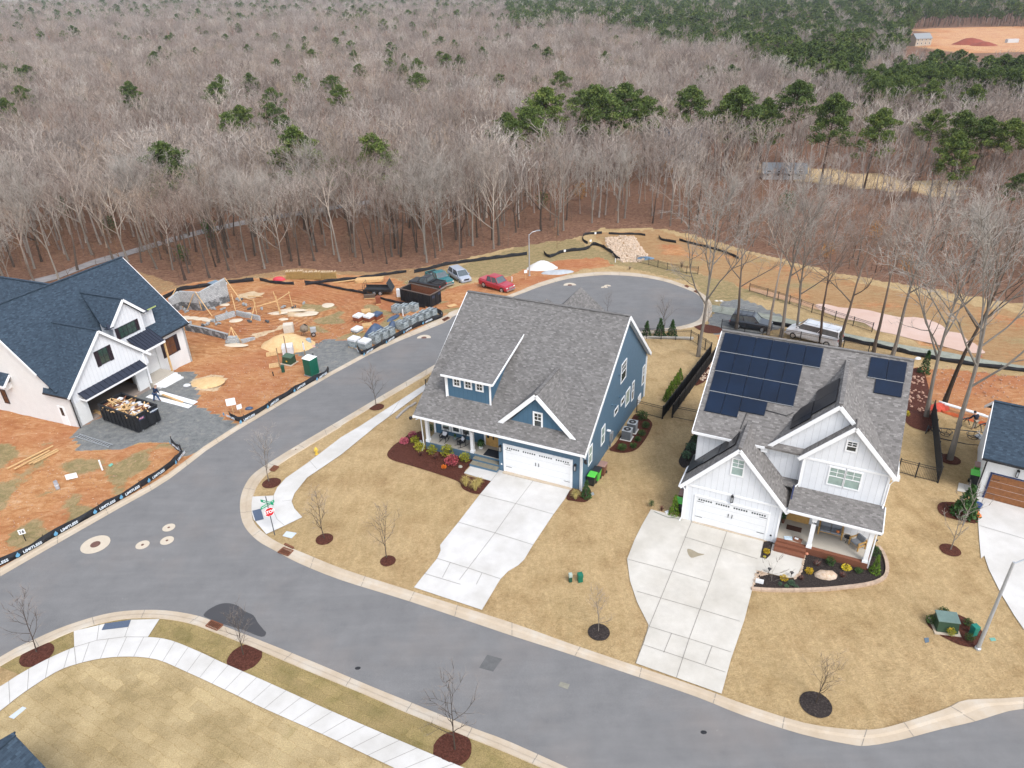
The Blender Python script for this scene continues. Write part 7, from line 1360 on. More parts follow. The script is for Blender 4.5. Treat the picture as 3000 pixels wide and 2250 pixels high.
for a, b, ha, hb, l in (((155, 545), (330, 500), .6, 3.0, "timber brace leaning on the left end of the tall block wall"), ((395, 520), (520, 520), .0, 2.4, "timber brace rising from the dirt to the notch of the block wall"), ((690, 590), (545, 522), .0, 2.7, "white tipped brace leaning on the corner of the block wall"), ((1040, 440), (900, 412), .3, 3.5, "timber brace at the right end of the tall block wall"), ((350, 500), (365, 470), 0.2, 1.6, "short upright timber at the inner corner of the block wall"), ((570, 525), (560, 515), 0.2, 2.0, "upright timber on the face of the block wall"),
                      ((870, 895), (950, 885), 0, 1.9, "left leg of the wooden tripod"), ((1040, 900), (950, 885), 0, 1.9, "right leg of the wooden tripod"), ((980, 915), (950, 885), 0, 1.9, "front leg of the wooden tripod"), ((1145, 650), (1225, 560), 0, 1.6, "timber prop by the small block wall corner"), ((975, 560), (950, 470), .4, 1.8, "tall stake at the inner corner of the foundation"), ((1225, 600), (1220, 590), 0, 2.4, "tall corner post with a rail of the batter boards"), ((1490, 570), (1480, 560), 0, 2.6, "left tall post of the batter board frame"), ((1505, 565), (1460, 560), 0, 3.2, "highest post of the batter board frame"), ((1640, 490), (1625, 480), 0, 2.3, "right post of the batter board frame"), ((1240, 600), (1490, 560), 1.5, 1.9, "long rail of the batter boards"), ((1480, 560), (1640, 480), 1.9, 2.2, "upper rail between the batter board posts"),
                      ((1050, 375), (1175, 410), .1, .1, "loose timber on the dirt behind the tall wall"), ((1110, 360), (1290, 372), .1, .15, "loose timber on the pale sand patch"), ((1210, 1060), (1210, 1060.5), 0, .1, None)):
    if l: brace(zO, a, b, ha, hb, l)
# blocks lying about, concrete spots
random.seed(12); k_ = 0
for x, y in ((380, 545), (365, 520), (690, 505), (720, 510), (1010, 410), (1030, 400), (985, 395), (1120, 510), (1770, 445), (1520, 490), (860, 560), (850, 590), (600, 700), (640, 690), (690, 650), (720, 660), (740, 690), (580, 705), (870, 905), (1140, 660), (1350, 660), (1280, 510), (800, 515), (1060, 460), (1090, 465), (440, 680), (1640, 490)):
    p = g(zO, x, y); o = MB().cbox((0, 0, .1), (.4, .2, .2), ru(0, 3)).cbox((ru(-.3, .3), ru(.2, .4), .1), (.4, .2, .2), ru(0, 3)).build("loose_block", BLK if rnd() < .7 else plain("damp_block", (.08, .085, .09), .9), None, uv=False); o.location = p
    tag(o, "pair of loose grey blocks on the bare clay of the foundation site", "concrete block", "loose blocks on the foundation site")
PCON = plain("fresh_concrete", (.56, .47, .36), .85, .12, 2)
def blob(z, x, y, rx, ry, h, mat, nm, label, cat, rz=0, group=None, seg=18, seed=3):
    random.seed(seed); o = MB(); pr = [(1.04, -.05), (.93, .1), (.8, .3), (.64, .5), (.48, .7), (.3, .86), (.14, .97), (0, 1)] if h > .5 else [(1, -.05), (.93, .35), (.75, .7), (.5, .9), (.22, .98), (0, 1)]; R = []
    for f, q in pr: R.append([o.P((rx * f * math.cos(2 * PI * k / seg) * (1 + .12 * noise.noise(Vector((math.cos(2 * PI * k / seg) * 1.5, math.sin(2 * PI * k / seg) * 1.5, seed)))), ry * f * math.sin(2 * PI * k / seg) * (1 + .14 * noise.noise(Vector((math.cos(2 * PI * k / seg) * 2, math.sin(2 * PI * k / seg) * 2, seed + 5)))), h * q * (1 + .35 * noise.noise(Vector((math.cos(2 * PI * k / seg) * 1.8, math.sin(2 * PI * k / seg) * 1.8, seed + 9))) * f) + (.05 * h * ru(-1, 1) if 0 < f < 1 else 0))) for k in range(seg)])
    for i in range(len(R) - 1):
        for k in range(seg): o.f.append([R[i][k], R[i][(k + 1) % seg], R[i + 1][(k + 1) % seg], R[i + 1][k]]); o.m.append(0)
    q = o.build(nm, mat, None, uv=False, smooth=True); q.location = g(z, x, y); q.rotation_euler = (0, 0, rz); return tag(q, label, cat, group)
blob(zO, 1560, 940, 3.4, 2.3, 1.5, SANDM, "sand_pile", "large tan pile of masonry sand behind the green transformer", "sand pile", .1)
blob(zM, 1005, 700, 1.9, 1.3, .25, SANDM, "sand_pile", "low spread of tan sand on the gravel beside the white house steps", "sand pile", .2, seed=8)
for i, (x, y, rx, ry) in enumerate(((450, 610, 1.0, .5), (555, 620, 1.1, .5), (650, 635, 1.0, .5), (970, 640, .9, .6), (1080, 560, .8, .5), (1610, 520, 2.2, .5), (1450, 555, 1.6, .5), (1760, 570, 2.0, .6), (1860, 545, 1.1, .4), (2050, 460, .9, .9), (1530, 625, .7, .4), (970, 930, 1.5, .5), (380, 600, .6, .4), (840, 455, .7, .5))):
    blob(zO, x, y, rx, ry, .10, PCON, "concrete_footing", "pale patch of poured concrete footing in the orange dirt", "footing", ru(-.2, .3), "poured concrete footings", 14, i)
# ---- pallets of blocks
CMUL = cmu_mat("pallet_block_face", (.26, .30, .31), (.38, .42, .43), (.13, .15, .16))
def hollow_top(m, L, W, h, nx_, ny_):
    for i in range(nx_):
        for j in range(ny_): x = -L / 2 + L * (i + .5) / nx_; y = -W / 2 + W * (j + .5) / ny_; m.cbox((x, y, h + .004), (L / nx_ * .52, W / ny_ * .45, .008))
def pallet(z, x, y, rz, L, W, h, label, mat=None, wrap=None, hollow=True, name="block_pallet", cat="block pallet", group="pallets of building blocks"):
    t_ = empty(name, g(z, x, y), rz, label, cat, group); m = MB(); [m.box(-L / 2, L / 2, yy - .05, yy + .05, 0, .1) for yy in (-W / 2 + .05, 0, W / 2 - .05)]; m.box(-L / 2, L / 2, -W / 2, W / 2, .1, .13); m.build("pallet_base", WOOD, t_, uv=False)
    MB().box(-L / 2, L / 2, -W / 2, W / 2, .13, h).build("block_stack", mat or CMUL, t_)
    if hollow: m = MB(); hollow_top(m, L, W, h, max(2, int(L / .2)), max(2, int(W / .4))); m.build("block_cores", plain("core_dark", (.05, .055, .06), .9), t_, uv=False)
    if wrap: MB().hexa([(-L / 2 - .04, -W / 2 - .04, h - .25), (L / 2 + .04, -W / 2 - .04, h - .18), (L / 2 + .04, W / 2 + .04, h - .3), (-L / 2 - .04, W / 2 + .04, h - .2)], [(-L / 2, -W / 2, h + .05), (L / 2 + .02, -W / 2, h + .03), (L / 2, W / 2, h + .06), (-L / 2, W / 2, h + .04)]).build("plastic_wrap", wrap, t_, uv=False, bevel=.04)
    return t_
RS = vec2(g(zX, 300, 500), g(zX, 900, 200)); WRP = plain("white_plastic", (.62, .63, .64), .4, .15, 4); TRP = plain("blue_tarp", (.05, .08, .14), .5, .4, 3); BRKP = plain("brick_pallet", (.20, .06, .03), .85, .3, 6)
for x, y, L, W, h, l, mt, wr in ((225, 430, 1.1, 1.1, 1.15, "block pallet at the left end of the front row wrapped in white plastic", None, WRP), (340, 455, 1.2, 1.1, 1.15, "block pallet draped in white plastic nearest the kerb", None, WRP), (445, 395, 1.0, 1.1, 1.25, "grey block pallet third from the left in the front row", None, None), (530, 355, 1.0, 1.1, 1.2, "grey block pallet fourth in the front row", None, None), (605, 320, 1.0, 1.1, 1.2, "grey block pallet at the right end of the front row", None, None), (250, 270, 1.2, 1.0, .55, "low block pallet with white wrap behind the front row", None, WRP),
                              (270, 150, 1.2, 1.0, .9, "red brick pallet under white plastic at the left", BRKP, WRP), (385, 150, 1.2, 1.0, .85, "red brick pallet under white plastic beside another", BRKP, WRP), (470, 130, 1.2, 1.0, .85, "red brick pallet under a blue tarp", BRKP, TRP), (745, 245, 1.0, 1.4, 1.15, "leaning block pallet nearest the kerb at the right group", None, None), (830, 200, 1.0, 1.4, 1.15, "block pallet second in the right group", None, None), (915, 165, 1.0, 1.2, 1.05, "block pallet third in the right group", None, None), (990, 130, 1.0, 1.2, 1.1, "block pallet fourth in the right group", None, None), (1065, 105, 1.0, 1.2, 1.15, "block pallet fifth at the far end of the right group", None, None),
                              (690, 60, 1.2, 1.1, 1.1, "block pallet left of the dark pair by the empty dumpster", None, None), (775, 60, 1.2, 1.1, 1.15, "dark block pallet in the middle by the empty dumpster", None, None), (870, 45, 1.0, 1.1, 1.15, "dark block pallet beside the empty dumpster corner", None, None)):
    pallet(zX, x, y, RS, L, W, h, l, mt, wr, wr is None)
blob(zX, 450, 300, 1.9, 1.2, 1.45, TRP, "blue_tarp", "crumpled dark blue tarp over a heap behind the front block pallets", "tarp", RS, None, 14, 5); blob(zX, 640, 205, .9, .6, .7, TRP, "blue_tarp", "small crumpled blue tarp between the two pallet groups", "tarp", RS, None, 10, 6); blob(zX, 640, 125, 1.3, .4, .3, TRP, "blue_tarp", "flat dark tarp strewn in front of the right pallets", "tarp", RS, None, 12, 9)
pallet(zB, 880, 605, .2, 1.2, 1.0, 1.15, "pallet of cream cement bags above the sand pile", plain("cement_bags", (.55, .50, .42), .8, .15, 5), None, False, "bag_pallet", "bag pallet", "pallets of cement bags"); pallet(zB, 875, 745, .2, 1.2, 1.0, 1.15, "pallet of white cement bags behind the green transformer", plain("white_bags", (.60, .60, .62), .7, .15, 5), WRP, False, "bag_pallet", "bag pallet", "pallets of cement bags")
def flat_pallet(z, x, y, rz, n, label):
    t_ = empty("wooden_pallet", g(z, x, y), rz, label, "wooden pallet", "empty wooden pallets")
    for k in range(n): q = MB(); [q.box(-.6, .6, yy - .05, yy + .05, k * .14, k * .14 + .1) for yy in (-.45, 0, .45)]; q.build("stringer", WOOD, t_, uv=False); q = MB(); [q.box(-.6 + i * .175, -.6 + i * .175 + .13, -.5, .5, k * .14 + .1, k * .14 + .12) for i in range(7)]; q.build("slat", WOOD, t_, uv=False)
flat_pallet(zB, 765, 748, .3, 1, "flat empty pallet beside the white cement bags"); flat_pallet(zB, 1378, 478, .3, 3, "stack of empty pallets behind the wrapped bricks"); flat_pallet(zB, 1385, 565, .3, 2, "small stack of empty pallets behind the blue tarp"); flat_pallet(zB, 785, 822, .3, 1, "broken pallet piece by the wooden stakes")
pallet(zB, 1458, 420, .2, .7, .7, 1.1, "small brown brick stack by the muddy track", BRKP, None, False, "brick_stack", "brick stack", None); pallet(zB, 1400, 385, .1, 1.6, .5, .6, "low dark brick pile beside the small brown stack", plain("dark_bricks", (.10, .07, .05), .9), None, False, "brick_stack", "brick stack", None); pallet(zB, 1600, 375, .1, 1.0, .8, 1.2, "wrapped white pallet against the empty dumpster", WRP, None, False, "bag_pallet", "bag pallet", None)
# ---- firewood stacks
FW = plain("split_firewood", (.42, .27, .10), .9, .3, 5)
for i, (x, y, n) in enumerate(((920, 258, 4), (1030, 262, 4), (1135, 262, 4))):
    t_ = empty("firewood_stack", g(zB, x, y), .05, ["left", "middle", "right"][i] + " stack of split yellow firewood at the wood edge", "firewood", "stacks of firewood"); random.seed(i + 3)
    m = MB()
    for r in range(9):
        for c in range(22): m.tube([(-1.3 + c * .12 + ru(-.02, .02), -.25 + ru(-.06, .02), .08 + r * .13), (-1.3 + c * .12 + ru(-.02, .02), .25, .08 + r * .13)], ru(.045, .07), 5)
    m.build("split_log_rows", FW, t_, uv=False); m = MB()
    for c in range(9): m.tube([(-1.3 + c * .3, -.3, 1.28 + ru(-.03, .03)), (-1.3 + c * .3 + ru(-.2, .2), .3, 1.3)], .08, 5)
    m.build("top_log", plain("birch_split", (.55, .42, .28), .9, .2, 4), t_, uv=False)
blob(zB, 812, 265, 1.0, .5, .5, plain("red_tarp", (.55, .05, .07), .6, .1), "red_tarp", "crumpled red tarp left of the firewood stacks", "tarp", 0, None, 10, 4)
# ---- mixer, barrel, transformers, pedestals, boxes
t_ = empty("cement_mixer", g(zB, 1000, 630), .3, "weathered cement mixer on legs beside its engine box", "cement mixer"); MB(Matrix.Translation((-.3, 0, 1.1)) @ Matrix.Rotation(.5, 4, 'Y')).lathe([(0, -.45), (.3, -.45), (.5, -.1), (.5, .1), (.3, .5), (.24, .5)], 12).build("drum", plain("mixer_drum", (.20, .16, .12), .8, .3), t_, uv=False)
m = MB(); [m.tube([(x, y, 0), (x * .6, y * .4, 1.0)], .04, 4) for x in (-.8, .1) for y in (-.4, .4)]; m.tube([(-.9, 0, 1.0), (.8, 0, .9)], .05, 5); m.build("frame", plain("mixer_frame", (.3, .15, .07), .8), t_, uv=False); MB().cbox((.75, 0, .75), (.7, .55, .6)).build("engine_box", plain("engine_grey", (.36, .37, .38), .6, .3), t_, uv=False, bevel=.03); wheel(t_, .7, .4, .28, .15); wheel(t_, .7, -.4, .28, .15)
tag(MB(Matrix.Translation(g(zB, 1010, 690))).lathe([(0, 0), (.29, 0), (.3, .3), (.29, .9), (.26, .9), (.26, .85), (0, .85)], 14).build("water_barrel", plain("pale_blue_barrel", (.30, .38, .44), .5), None, uv=False), "pale blue grey barrel beside the cement mixer", "barrel")
def transformer(z, x, y, rz, s, label, lid=None):
    t_ = empty("transformer_box", g(z, x, y), rz, label, "transformer", "green utility transformers", s); G1 = plain("utility_green", (.025, .055, .03), .5, .1)
    MB().box(-.85, .85, -.75, .75, 0, .08).build("concrete_pad", KERB, t_, uv=False); MB().hexa([(-.7, -.55, .08), (.7, -.55, .08), (.7, .55, .08), (-.7, .55, .08)], [(-.66, -.35, .95), (.66, -.35, .95), (.66, .5, 1.05), (-.66, .5, 1.05)]).build("cabinet", G1, t_, uv=False, bevel=.02)
    MB().hexa([(-.72, -.42, .93), (.72, -.42, .93), (.72, .55, 1.05), (-.72, .55, 1.05)], [(-.7, -.40, .98), (.7, -.40, .98), (.7, .53, 1.1), (-.7, .53, 1.1)]).build("lid", lid or plain("weathered_green", (.06, .11, .07), .6), t_, uv=False)
    MB().cbox((.1, -.55, .5), (.22, .02, .16)).build("warning_sticker", plain("sticker_orange", (.75, .42, .05), .6), t_, uv=False)
transformer(zK, 1868, 500, math.radians(-12), .85, "green transformer box in the mulch bed by the right street lamp", plain("pale_green_lid", (.12, .18, .16), .55)); transformer(zO, 1600, 1140, math.radians(-25), .9, "dark green transformer box beside the sand pile")
def pedestal(z, x, y, h, mat, label, cap=None, r=.13):
    t_ = empty("utility_pedestal", g(z, x, y), .2, label, "utility pedestal", "small utility pedestals"); MB().box(-r, r, -r, r, 0, h * .78).build("post_body", mat, t_, uv=False); MB().box(-r * 1.15, r * 1.15, -r * 1.15, r * 1.15, h * .6, h).build("cap", cap or mat, t_, uv=False, bevel=.02)
pedestal(zW, 1232, 1256, .7, DGREEN, "slim dark pedestal with a pale cap between the two driveways", plain("pale_cap", (.35, .42, .38), .6), .1); pedestal(zW, 1253, 1255, .65, plain("bright_green_box", (.005, .13, .08), .5), "bright dark green pedestal right of the slim one", None, .15); pedestal(zK, 1990, 530, .75, plain("teal_box", (.01, .16, .12), .5), "small teal pedestal in the mulch bed of the transformer", None, .16); pedestal(zO, 1530, 1245, .8, DGREEN, "small dark green pedestal on the dirt beside the portable toilet", None, .16)
pedestal(zO, 1412, 1290, .5, BLACK, "short black stub pipe on the dirt left of the green pedestal", None, .05)
for z, x, y, h, l in ((zO, 1490, 1190, 2.4, "tall wooden stake left of the transformer on the dirt"), (zO, 1578, 1060, 2.6, "tall dark wooden stake behind the transformer"), (zO, 1790, 1070, 2.0, "wooden stake wrapped in white cloth left of the portable toilet")):
    t_ = empty("wooden_stake", g(z, x, y), 0, l, "stake", "wooden stakes near the transformer"); MB().cbox((0, 0, h / 2), (.1, .06, h)).build("shaft", plain("weathered_stake", (.26, .18, .10), .9), t_, uv=False)
    if "cloth" in l: MB().cbox((0, -.03, h * .7), (.18, .12, h * .45)).build("white_cloth", WRP, t_, uv=False, bevel=.03)
for z, x, y, h, l in ((zE, 712, 420, 1.0, "white pvc pipe stub on the weedy clay"), (zQ, 1935, 580, .8, "white pvc stub behind the hood of the red truck"), (zG, 1113, 328, .7, "white pvc stub at the foot of the wash-out stones"), (zB, 1617, 500, 1.0, "white pvc stub behind the leaning block pallets")):
    tag(MB(Matrix.Translation(g(z, x, y))).tube([(0, 0, 0), (0, 0, h)], .07, 10).build("pipe_stub", TRIM, None, uv=False), l, "pipe stub", "white pipe stubs")
t_ = empty("pipe_riser", g(zE, 402, 548), 0, "short fat grey pvc pipe standing on the red clay", "pipe"); MB().lathe([(.15, 0), (.15, .72), (.12, .72), (.12, .1)], 16).build("pipe", plain("grey_pvc", (.36, .38, .42), .5), t_, uv=False); MB().lathe([(.155, .3), (.17, .32), (.17, .4), (.155, .42)], 16).build("collar", plain("pvc_collar", (.5, .52, .55), .5), t_, uv=False)
# ---- fire hydrant
t_ = empty("fire_hydrant", GT(928, 1331), .4, "yellow fire hydrant on the strip beside the corner sidewalk", "fire hydrant"); YH = plain("hydrant_yellow", (.62, .42, .06), .5)
MB().lathe([(0, 0), (.16, 0), (.16, .06), (.11, .08), (.11, .5), (.15, .52), (.15, .56), (.11, .62), (.05, .72), (0, .74)], 14).build("barrel", YH, t_, uv=False)
for s in (-1, 1): MB(Matrix.Translation((s * .12, 0, .4)) @ Matrix.Rotation(PI / 2, 4, 'Y')).lathe([(0, -.06), (.06, -.06), (.06, .06), (0, .06)], 8).build("nozzle", YH, t_, uv=False)
MB(Matrix.Translation((0, -.13, .36)) @ Matrix.Rotation(PI / 2, 4, 'X')).lathe([(0, -.06), (.08, -.06), (.08, .06), (0, .06)], 10).build("nozzle", YH, t_, uv=False)
# ---- manholes, valves, grates, covers on the ground
IRON = plain("rusted_cover", (.13, .065, .05), .8, .3, 8); COLR = plain("concrete_collar", (.50, .43, .34), .9, .08)
def cover(z, x, y, r, rc, label, nm="manhole_cover", h=.02, group="round covers in the street", mt=IRON):
    t_ = empty(nm, g(z, x, y), 0, label, "manhole cover" if rc > .2 else "valve cover", group); MB().lathe([(0, -.02), (r, -.02), (r, h), (0, h)], 28).build("concrete_collar", COLR, t_, uv=False); MB().lathe([(0, h + .012), (rc * .8, h + .012), (rc * .82, h + .004), (rc, h + .012), (rc, 0)], 20).build("iron_lid", mt, t_, uv=False)
cover(zE, 663, 937, .98, .34, "largest round manhole with a cream collar at the left of the junction"); cover(zE, 990, 940, .47, .1, "valve cover in a cream disc, lower left of the three"); cover(zE, 1172, 820, .45, .09, "valve cover in a cream disc, topmost of the three"); cover(zE, 1160, 910, .47, .09, "valve cover in a cream disc, right hand of the lower pair")
cover(zB, 1752, 641, .85, .33, "round manhole on the side street left of the blue house"); cover(zG, 745, 513, .95, .33, "round manhole in the cul-de-sac nearest the red truck"); cover(zG, 1025, 532, .5, .1, "left disc of the joined pair in the cul-de-sac"); cover(zG, 1050, 520, .5, .1, "right disc of the joined pair in the cul-de-sac"); cover(zE, 2055, 278, .42, .08, "valve cover with a cream disc at the right kerb of the side street")
cover(zG, 1935, 641, .3, .12, "left white cleanout disc on the grass beside the gravel pad", "cleanout_cover", .03, "white cleanout discs", TRIM); cover(zG, 1972, 641, .3, .12, "right white cleanout disc on the grass beside the gravel pad", "cleanout_cover", .03, "white cleanout discs", TRIM)
def flat_thing(nm, z, pts, th, mat, label, cat, group=None):
    P = gp(z, pts); c = sum(P, Vector()) / len(P); o = MB().prism([(p.x - c.x, p.y - c.y, TZ(p.x, p.y) - c.z) for p in P], (0, 0, th)).build(nm, mat, None, uv=False); o.location = c; return tag(o, label, cat, group)
def grate(z, q, label, hood=None):
    P = gp(z, q); c = sum(P, Vector()) / 4; t_ = empty("storm_grate", c, 0, label, "storm grate", "rusty storm grates at the kerb"); R4 = [p - c for p in P]
    for p, w_ in zip(R4, P): p.z = TZ(w_.x, w_.y) - c.z
    MB().prism([p + Vector((0, 0, .03)) for p in R4], (0, 0, .03)).build("inlet_throat", plain("grate_dark", (.025, .015, .012), .9), t_, uv=False)
    m = MB()
    for k in range(9): m.beam(R4[0].lerp(R4[1], (k + .5) / 9) + Vector((0, 0, .085)), R4[3].lerp(R4[2], (k + .5) / 9) + Vector((0, 0, .085)), .035, .04)
    for a, b in ((0, 1), (1, 2), (2, 3), (3, 0)): m.beam(R4[a] + Vector((0, 0, .08)), R4[b] + Vector((0, 0, .08)), .06, .05)
    m.build("grate_bars", RUST, t_, uv=False)
    if hood: a, b = g(z, *hood[0]) - c, g(z, *hood[1]) - c; MB().beam(a + Vector((0, 0, .1)), b + Vector((0, 0, .1)), .14, .16).build("kerb_hood", RUST, t_, uv=False)
grate(zE, [(1430, 1508), (1508, 1540), (1550, 1500), (1470, 1468)], "rusty storm grate beside the wet patch in the street"); grate(zE, [(1930, 995), (2000, 1020), (2038, 985), (1970, 962)], "rusty storm grate below the stop sign corner", ((1980, 942), (2038, 970))); grate(zE, [(1872, 425), (1905, 432), (1938, 402), (1905, 392)], "rusty storm grate at the kerb near the thin young tree")
for q, l in (([(1672, 522), (1700, 535), (1712, 528), (1690, 515)], "left rusty kerb inlet at the cul-de-sac"), ([(1750, 565), (1778, 578), (1785, 570), (1765, 557)], "right rusty kerb inlet at the cul-de-sac")): grate(zG, [q[0], q[1], q[2], q[3]], l)
grate(zB, [(1870, 525), (1905, 508), (1920, 515), (1885, 535)], "rusty kerb inlet left of the hidden dark car")
BOXW = plain("pale_utility_lid", (.50, .54, .58), .5, .04)
flat_thing("ground_plate", zF, [(38, 592), (98, 547), (115, 553), (60, 600)], .03, BOXW, "long pale utility lid in the lower left lawn", "utility lid", "utility lids in the lawns"); flat_thing("ground_plate", zE, [(1962, 878), (1990, 846), (2060, 858), (2025, 895)], .03, BOXW, "square pale utility lid beside the stop sign", "utility lid", "utility lids in the lawns")
flat_thing("ground_plate", zK, [(1780, 545), (1800, 543), (1802, 562), (1785, 566)], .02, plain("blue_grey_lid", (.10, .14, .18), .6), "small dark blue lid in the front lawn of the white house", "utility lid"); flat_thing("ground_plate", zK, [(2062, 545), (2085, 543), (2092, 556), (2070, 558)], .02, plain("teal_lid", (.14, .34, .28), .6), "small teal lid beside the base of the right street lamp", "utility lid"); flat_thing("ground_plate", zE, [(750, 388), (775, 372), (788, 380), (765, 398)], .02, plain("mint_lid", (.16, .40, .30), .6), "mint green lid on the weedy clay by the white pipe stub", "utility lid")
flat_thing("street_patch", zF, [(2070, 378), (2105, 322), (2170, 340), (2130, 395)], .012, plain("patch_grey", (.11, .11, .11), .9, .2), "square grey patch in the front street", "patch"); flat_thing("street_patch", zK, [(200, 752), (210, 733), (250, 745), (240, 766)], .012, plain("patch_tan", (.22, .21, .17), .9, .2), "small tan plate in the front street", "patch");
for z, x, y, l in ((zF, 1546, 380, "black blob of tar in the front street"), (zK, 828, 952, "dark squashed patch of tar in the right street")): blob(z, x, y, .18, .12, .02, BLACK, "tar_spot", l, "tar spot")
# stone kerb of white house bed
EDG = plain("edging_stone", (.42, .31, .23), .85, .3, 3); EP = smoothline(gp(zR, [(5, 1562), (200, 1578), (500, 1582), (850, 1572), (1150, 1545), (1400, 1512), (1560, 1465), (1640, 1395), (1652, 1290), (1625, 1180), (1580, 1090), (1530, 1035)]), 3); t_ = empty("stone_edging", EP[0], 0, "curved low stone edging round the black mulch bed of the white house", "edging"); acc = 0
Q = []
for a, b in zip(EP[:-1], EP[1:]): k = max(1, int((b - a).length / .12)); Q += [a.lerp(b, i / k) for i in range(k)]
i = 0
while i + 3 < len(Q): a, b = Q[i] - EP[0], Q[i + 3] - EP[0]; MB().beam(a + Vector((0, 0, .07)), a.lerp(b, .96) + Vector((0, 0, .07)), .22, .17).build("edging_block", EDG, t_, uv=False); i += 3
blob(zR, 905, 1400, .78, .42, .42, ROCKM, "boulder", "big pale orange boulder in the black mulch bed", "boulder", -.1, None, 9, 2)
blob(zS, 950, 1205, .2, .16, .2, plain("grey_rock", (.3, .29, .24), .9), "rock", "small grey rock in the red mulch bed", "rock", 0, None, 7, 3)
for z, x, y, r, l, mt in ((zS, 645, 1250, .22, "potted orange mums in the red mulch bed", "gold"),):
    t_ = empty("potted_mums", g(z, x, y), 0, l, "potted flowers"); MB().lathe([(0, 0), (.12, 0), (.16, .2), (.14, .2)], 10).build("pot", plain("pot_dark", (.10, .04, .02), .8), t_, uv=False); C_ = MB(); tufts(C_, Vector((0, 0, .3)), .22, .14, 160, .08); C_.build("flowers", leafm("orange_bloom", [(.45, .10, .01), (.62, .17, .02), (.7, .25, .03)], 5), t_, fixn=False, uv=False)
# long landscape timber by the corner lawn
for i, (a, b) in enumerate((((1575, 1165), (1612, 1128)), ((1612, 1128), (1660, 1088)), ((1665, 1090), (1700, 1065)))): two = two_planks(zB, a, b, .22, ["nearest", "middle", "farthest"][i] + " grey stone edging block on the lawn left of the porch", .14, plain("grey_edging", (.33, .30, .27), .9))
# splash blocks
flat_thing("splash_block", zS, [(185, 722), (215, 708), (285, 790), (268, 818)], .08, GALV, "pale splash block at the left porch column", "splash block"); flat_thing("splash_block", zN, [(1600, 895), (1622, 885), (1632, 905), (1610, 912)], .08, GALV, "pale splash block behind the blue house corner shrub", "splash block")
# white wash-out pile
blob(zG, 520, 375, 2.6, 1.6, 1.3, plain("concrete_washout", (.60, .58, .55), .8, .12, 1), "concrete_washout", "white plastic lined concrete wash-out heap beside the street lamp", "wash-out heap", .2, None, 12, 7); blob(zG, 640, 410, 2.6, 1.2, .25, plain("grey_washout", (.38, .40, .42), .8, .2, 1.5), "concrete_washout", "spilled grey concrete beside the wash-out heap", "wash-out heap", .1, None, 14, 9)
blob(zG, 1350, 300, 1.6, .9, .3, plain("blue_erosion_cloth", (.12, .20, .28), .8, .3, 2), "erosion_cloth", "blue grey cloth at the foot of the wash-out stones", "erosion cloth", .1, None, 12, 4)
# low white wall behind lawn shrubs
a, b = g(zG, 1340, 942), g(zG, 1745, 950); tag(MB(Matrix.Translation(a)).beam((0, 0, .12), (b - a) + Vector((0, 0, .12)), .3, .24).build("garden_wall", CONC2, None, uv=False), "low pale garden wall behind the iron fence of the blue house", "garden wall")
# litter
for z, x, y, mt, l in ((zM, 1210, 825, TRP, "crumpled blue and white bag by the silt fence"), (zM, 908, 713, WRP, "white scrap of plastic on the gravel by the steps"), (zO, 1870, 950, plain("pink_scrap", (.5, .3, .25), .8), "torn paper bags beside the pale barrel"), (zL, 1525, 445, WRP, "white sack on the dirt behind the right end of the solar roof"), (zL, 1920, 430, plain("canoe_red", (.25, .08, .05), .6), "red and white tarp lump beside the pond bank"), (zM, 1645, 440, plain("pink_ball", (.6, .1, .15), .6), None)):
    if l: blob(z, x, y, .4, .25, .2, mt, "litter_scrap", l, "scrap", .3, None, 8, int(x))
# ================================================================== BINS, CONDENSERS, PORCH THINGS, PEOPLE, FAR HOUSES
def bin_(loc, rz, body, lid, label, s=1.0, open_=0.0):
    t_ = empty("wheelie_bin", loc, rz, label, "wheelie bin", "wheelie bins beside the garages", s)
    MB().hexa([(-.24, -.27, .08), (.24, -.27, .08), (.24, .27, .08), (-.24, .27, .08)], [(-.31, -.36, 1.0), (.31, -.36, 1.0), (.31, .36, 1.0), (-.31, .36, 1.0)]).build("bin_body", body, t_, uv=False, bevel=.02)
    MB().hexa([(-.34, -.4, 1.0), (.34, -.4, 1.0), (.34, .4, 1.0), (-.34, .4, 1.0)], [(-.28, -.34, 1.09), (.28, -.34, 1.09), (.28, .36, 1.07), (-.28, .36, 1.07)]).build("lid", lid, t_, uv=False, bevel=.02)
    for sx in (-1, 1): MB(Matrix.Translation((sx * .27, .3, .12)) @ Matrix.Rotation(PI / 2, 4, 'Y')).lathe([(0, -.03), (.12, -.03), (.12, .03), (0, .03)], 10).build("wheel", BLACK, t_, uv=False)
    MB().tube([(-.25, .42, .95), (.25, .42, .95)], .02, 5).build("handle", body, t_, uv=False); return t_
GRB = plain("lime_bin", (.09, .50, .06), .4, .06); BRB = plain("brown_bin", (.17, .07, .045), .5, .1); BKB = plain("black_bin", (.02, .022, .024), .5, .1); PKB = plain("dusty_brown_lid", (.28, .17, .14), .6, .1); GYL = plain("grey_lid", (.16, .16, .18), .5, .1)
def loc_of(root, u, v): p = root.matrix_basis @ Vector((u, v, 0)); return Vector((p.x, p.y, TZ(p.x, p.y)))
bpy.context.view_layer.update()
bin_(loc_of(BH, .52, 1.05), YB, BKB, GRB, "black bin with a lime green lid at the corner of the blue house"); bin_(loc_of(BH, .62, 1.85), YB, GRB, BKB, "lime green bin with a black lid in the middle of the three"); bin_(loc_of(BH, .8, 2.75), YB, BRB, PKB, "brown bin at the back of the three beside the blue wall")
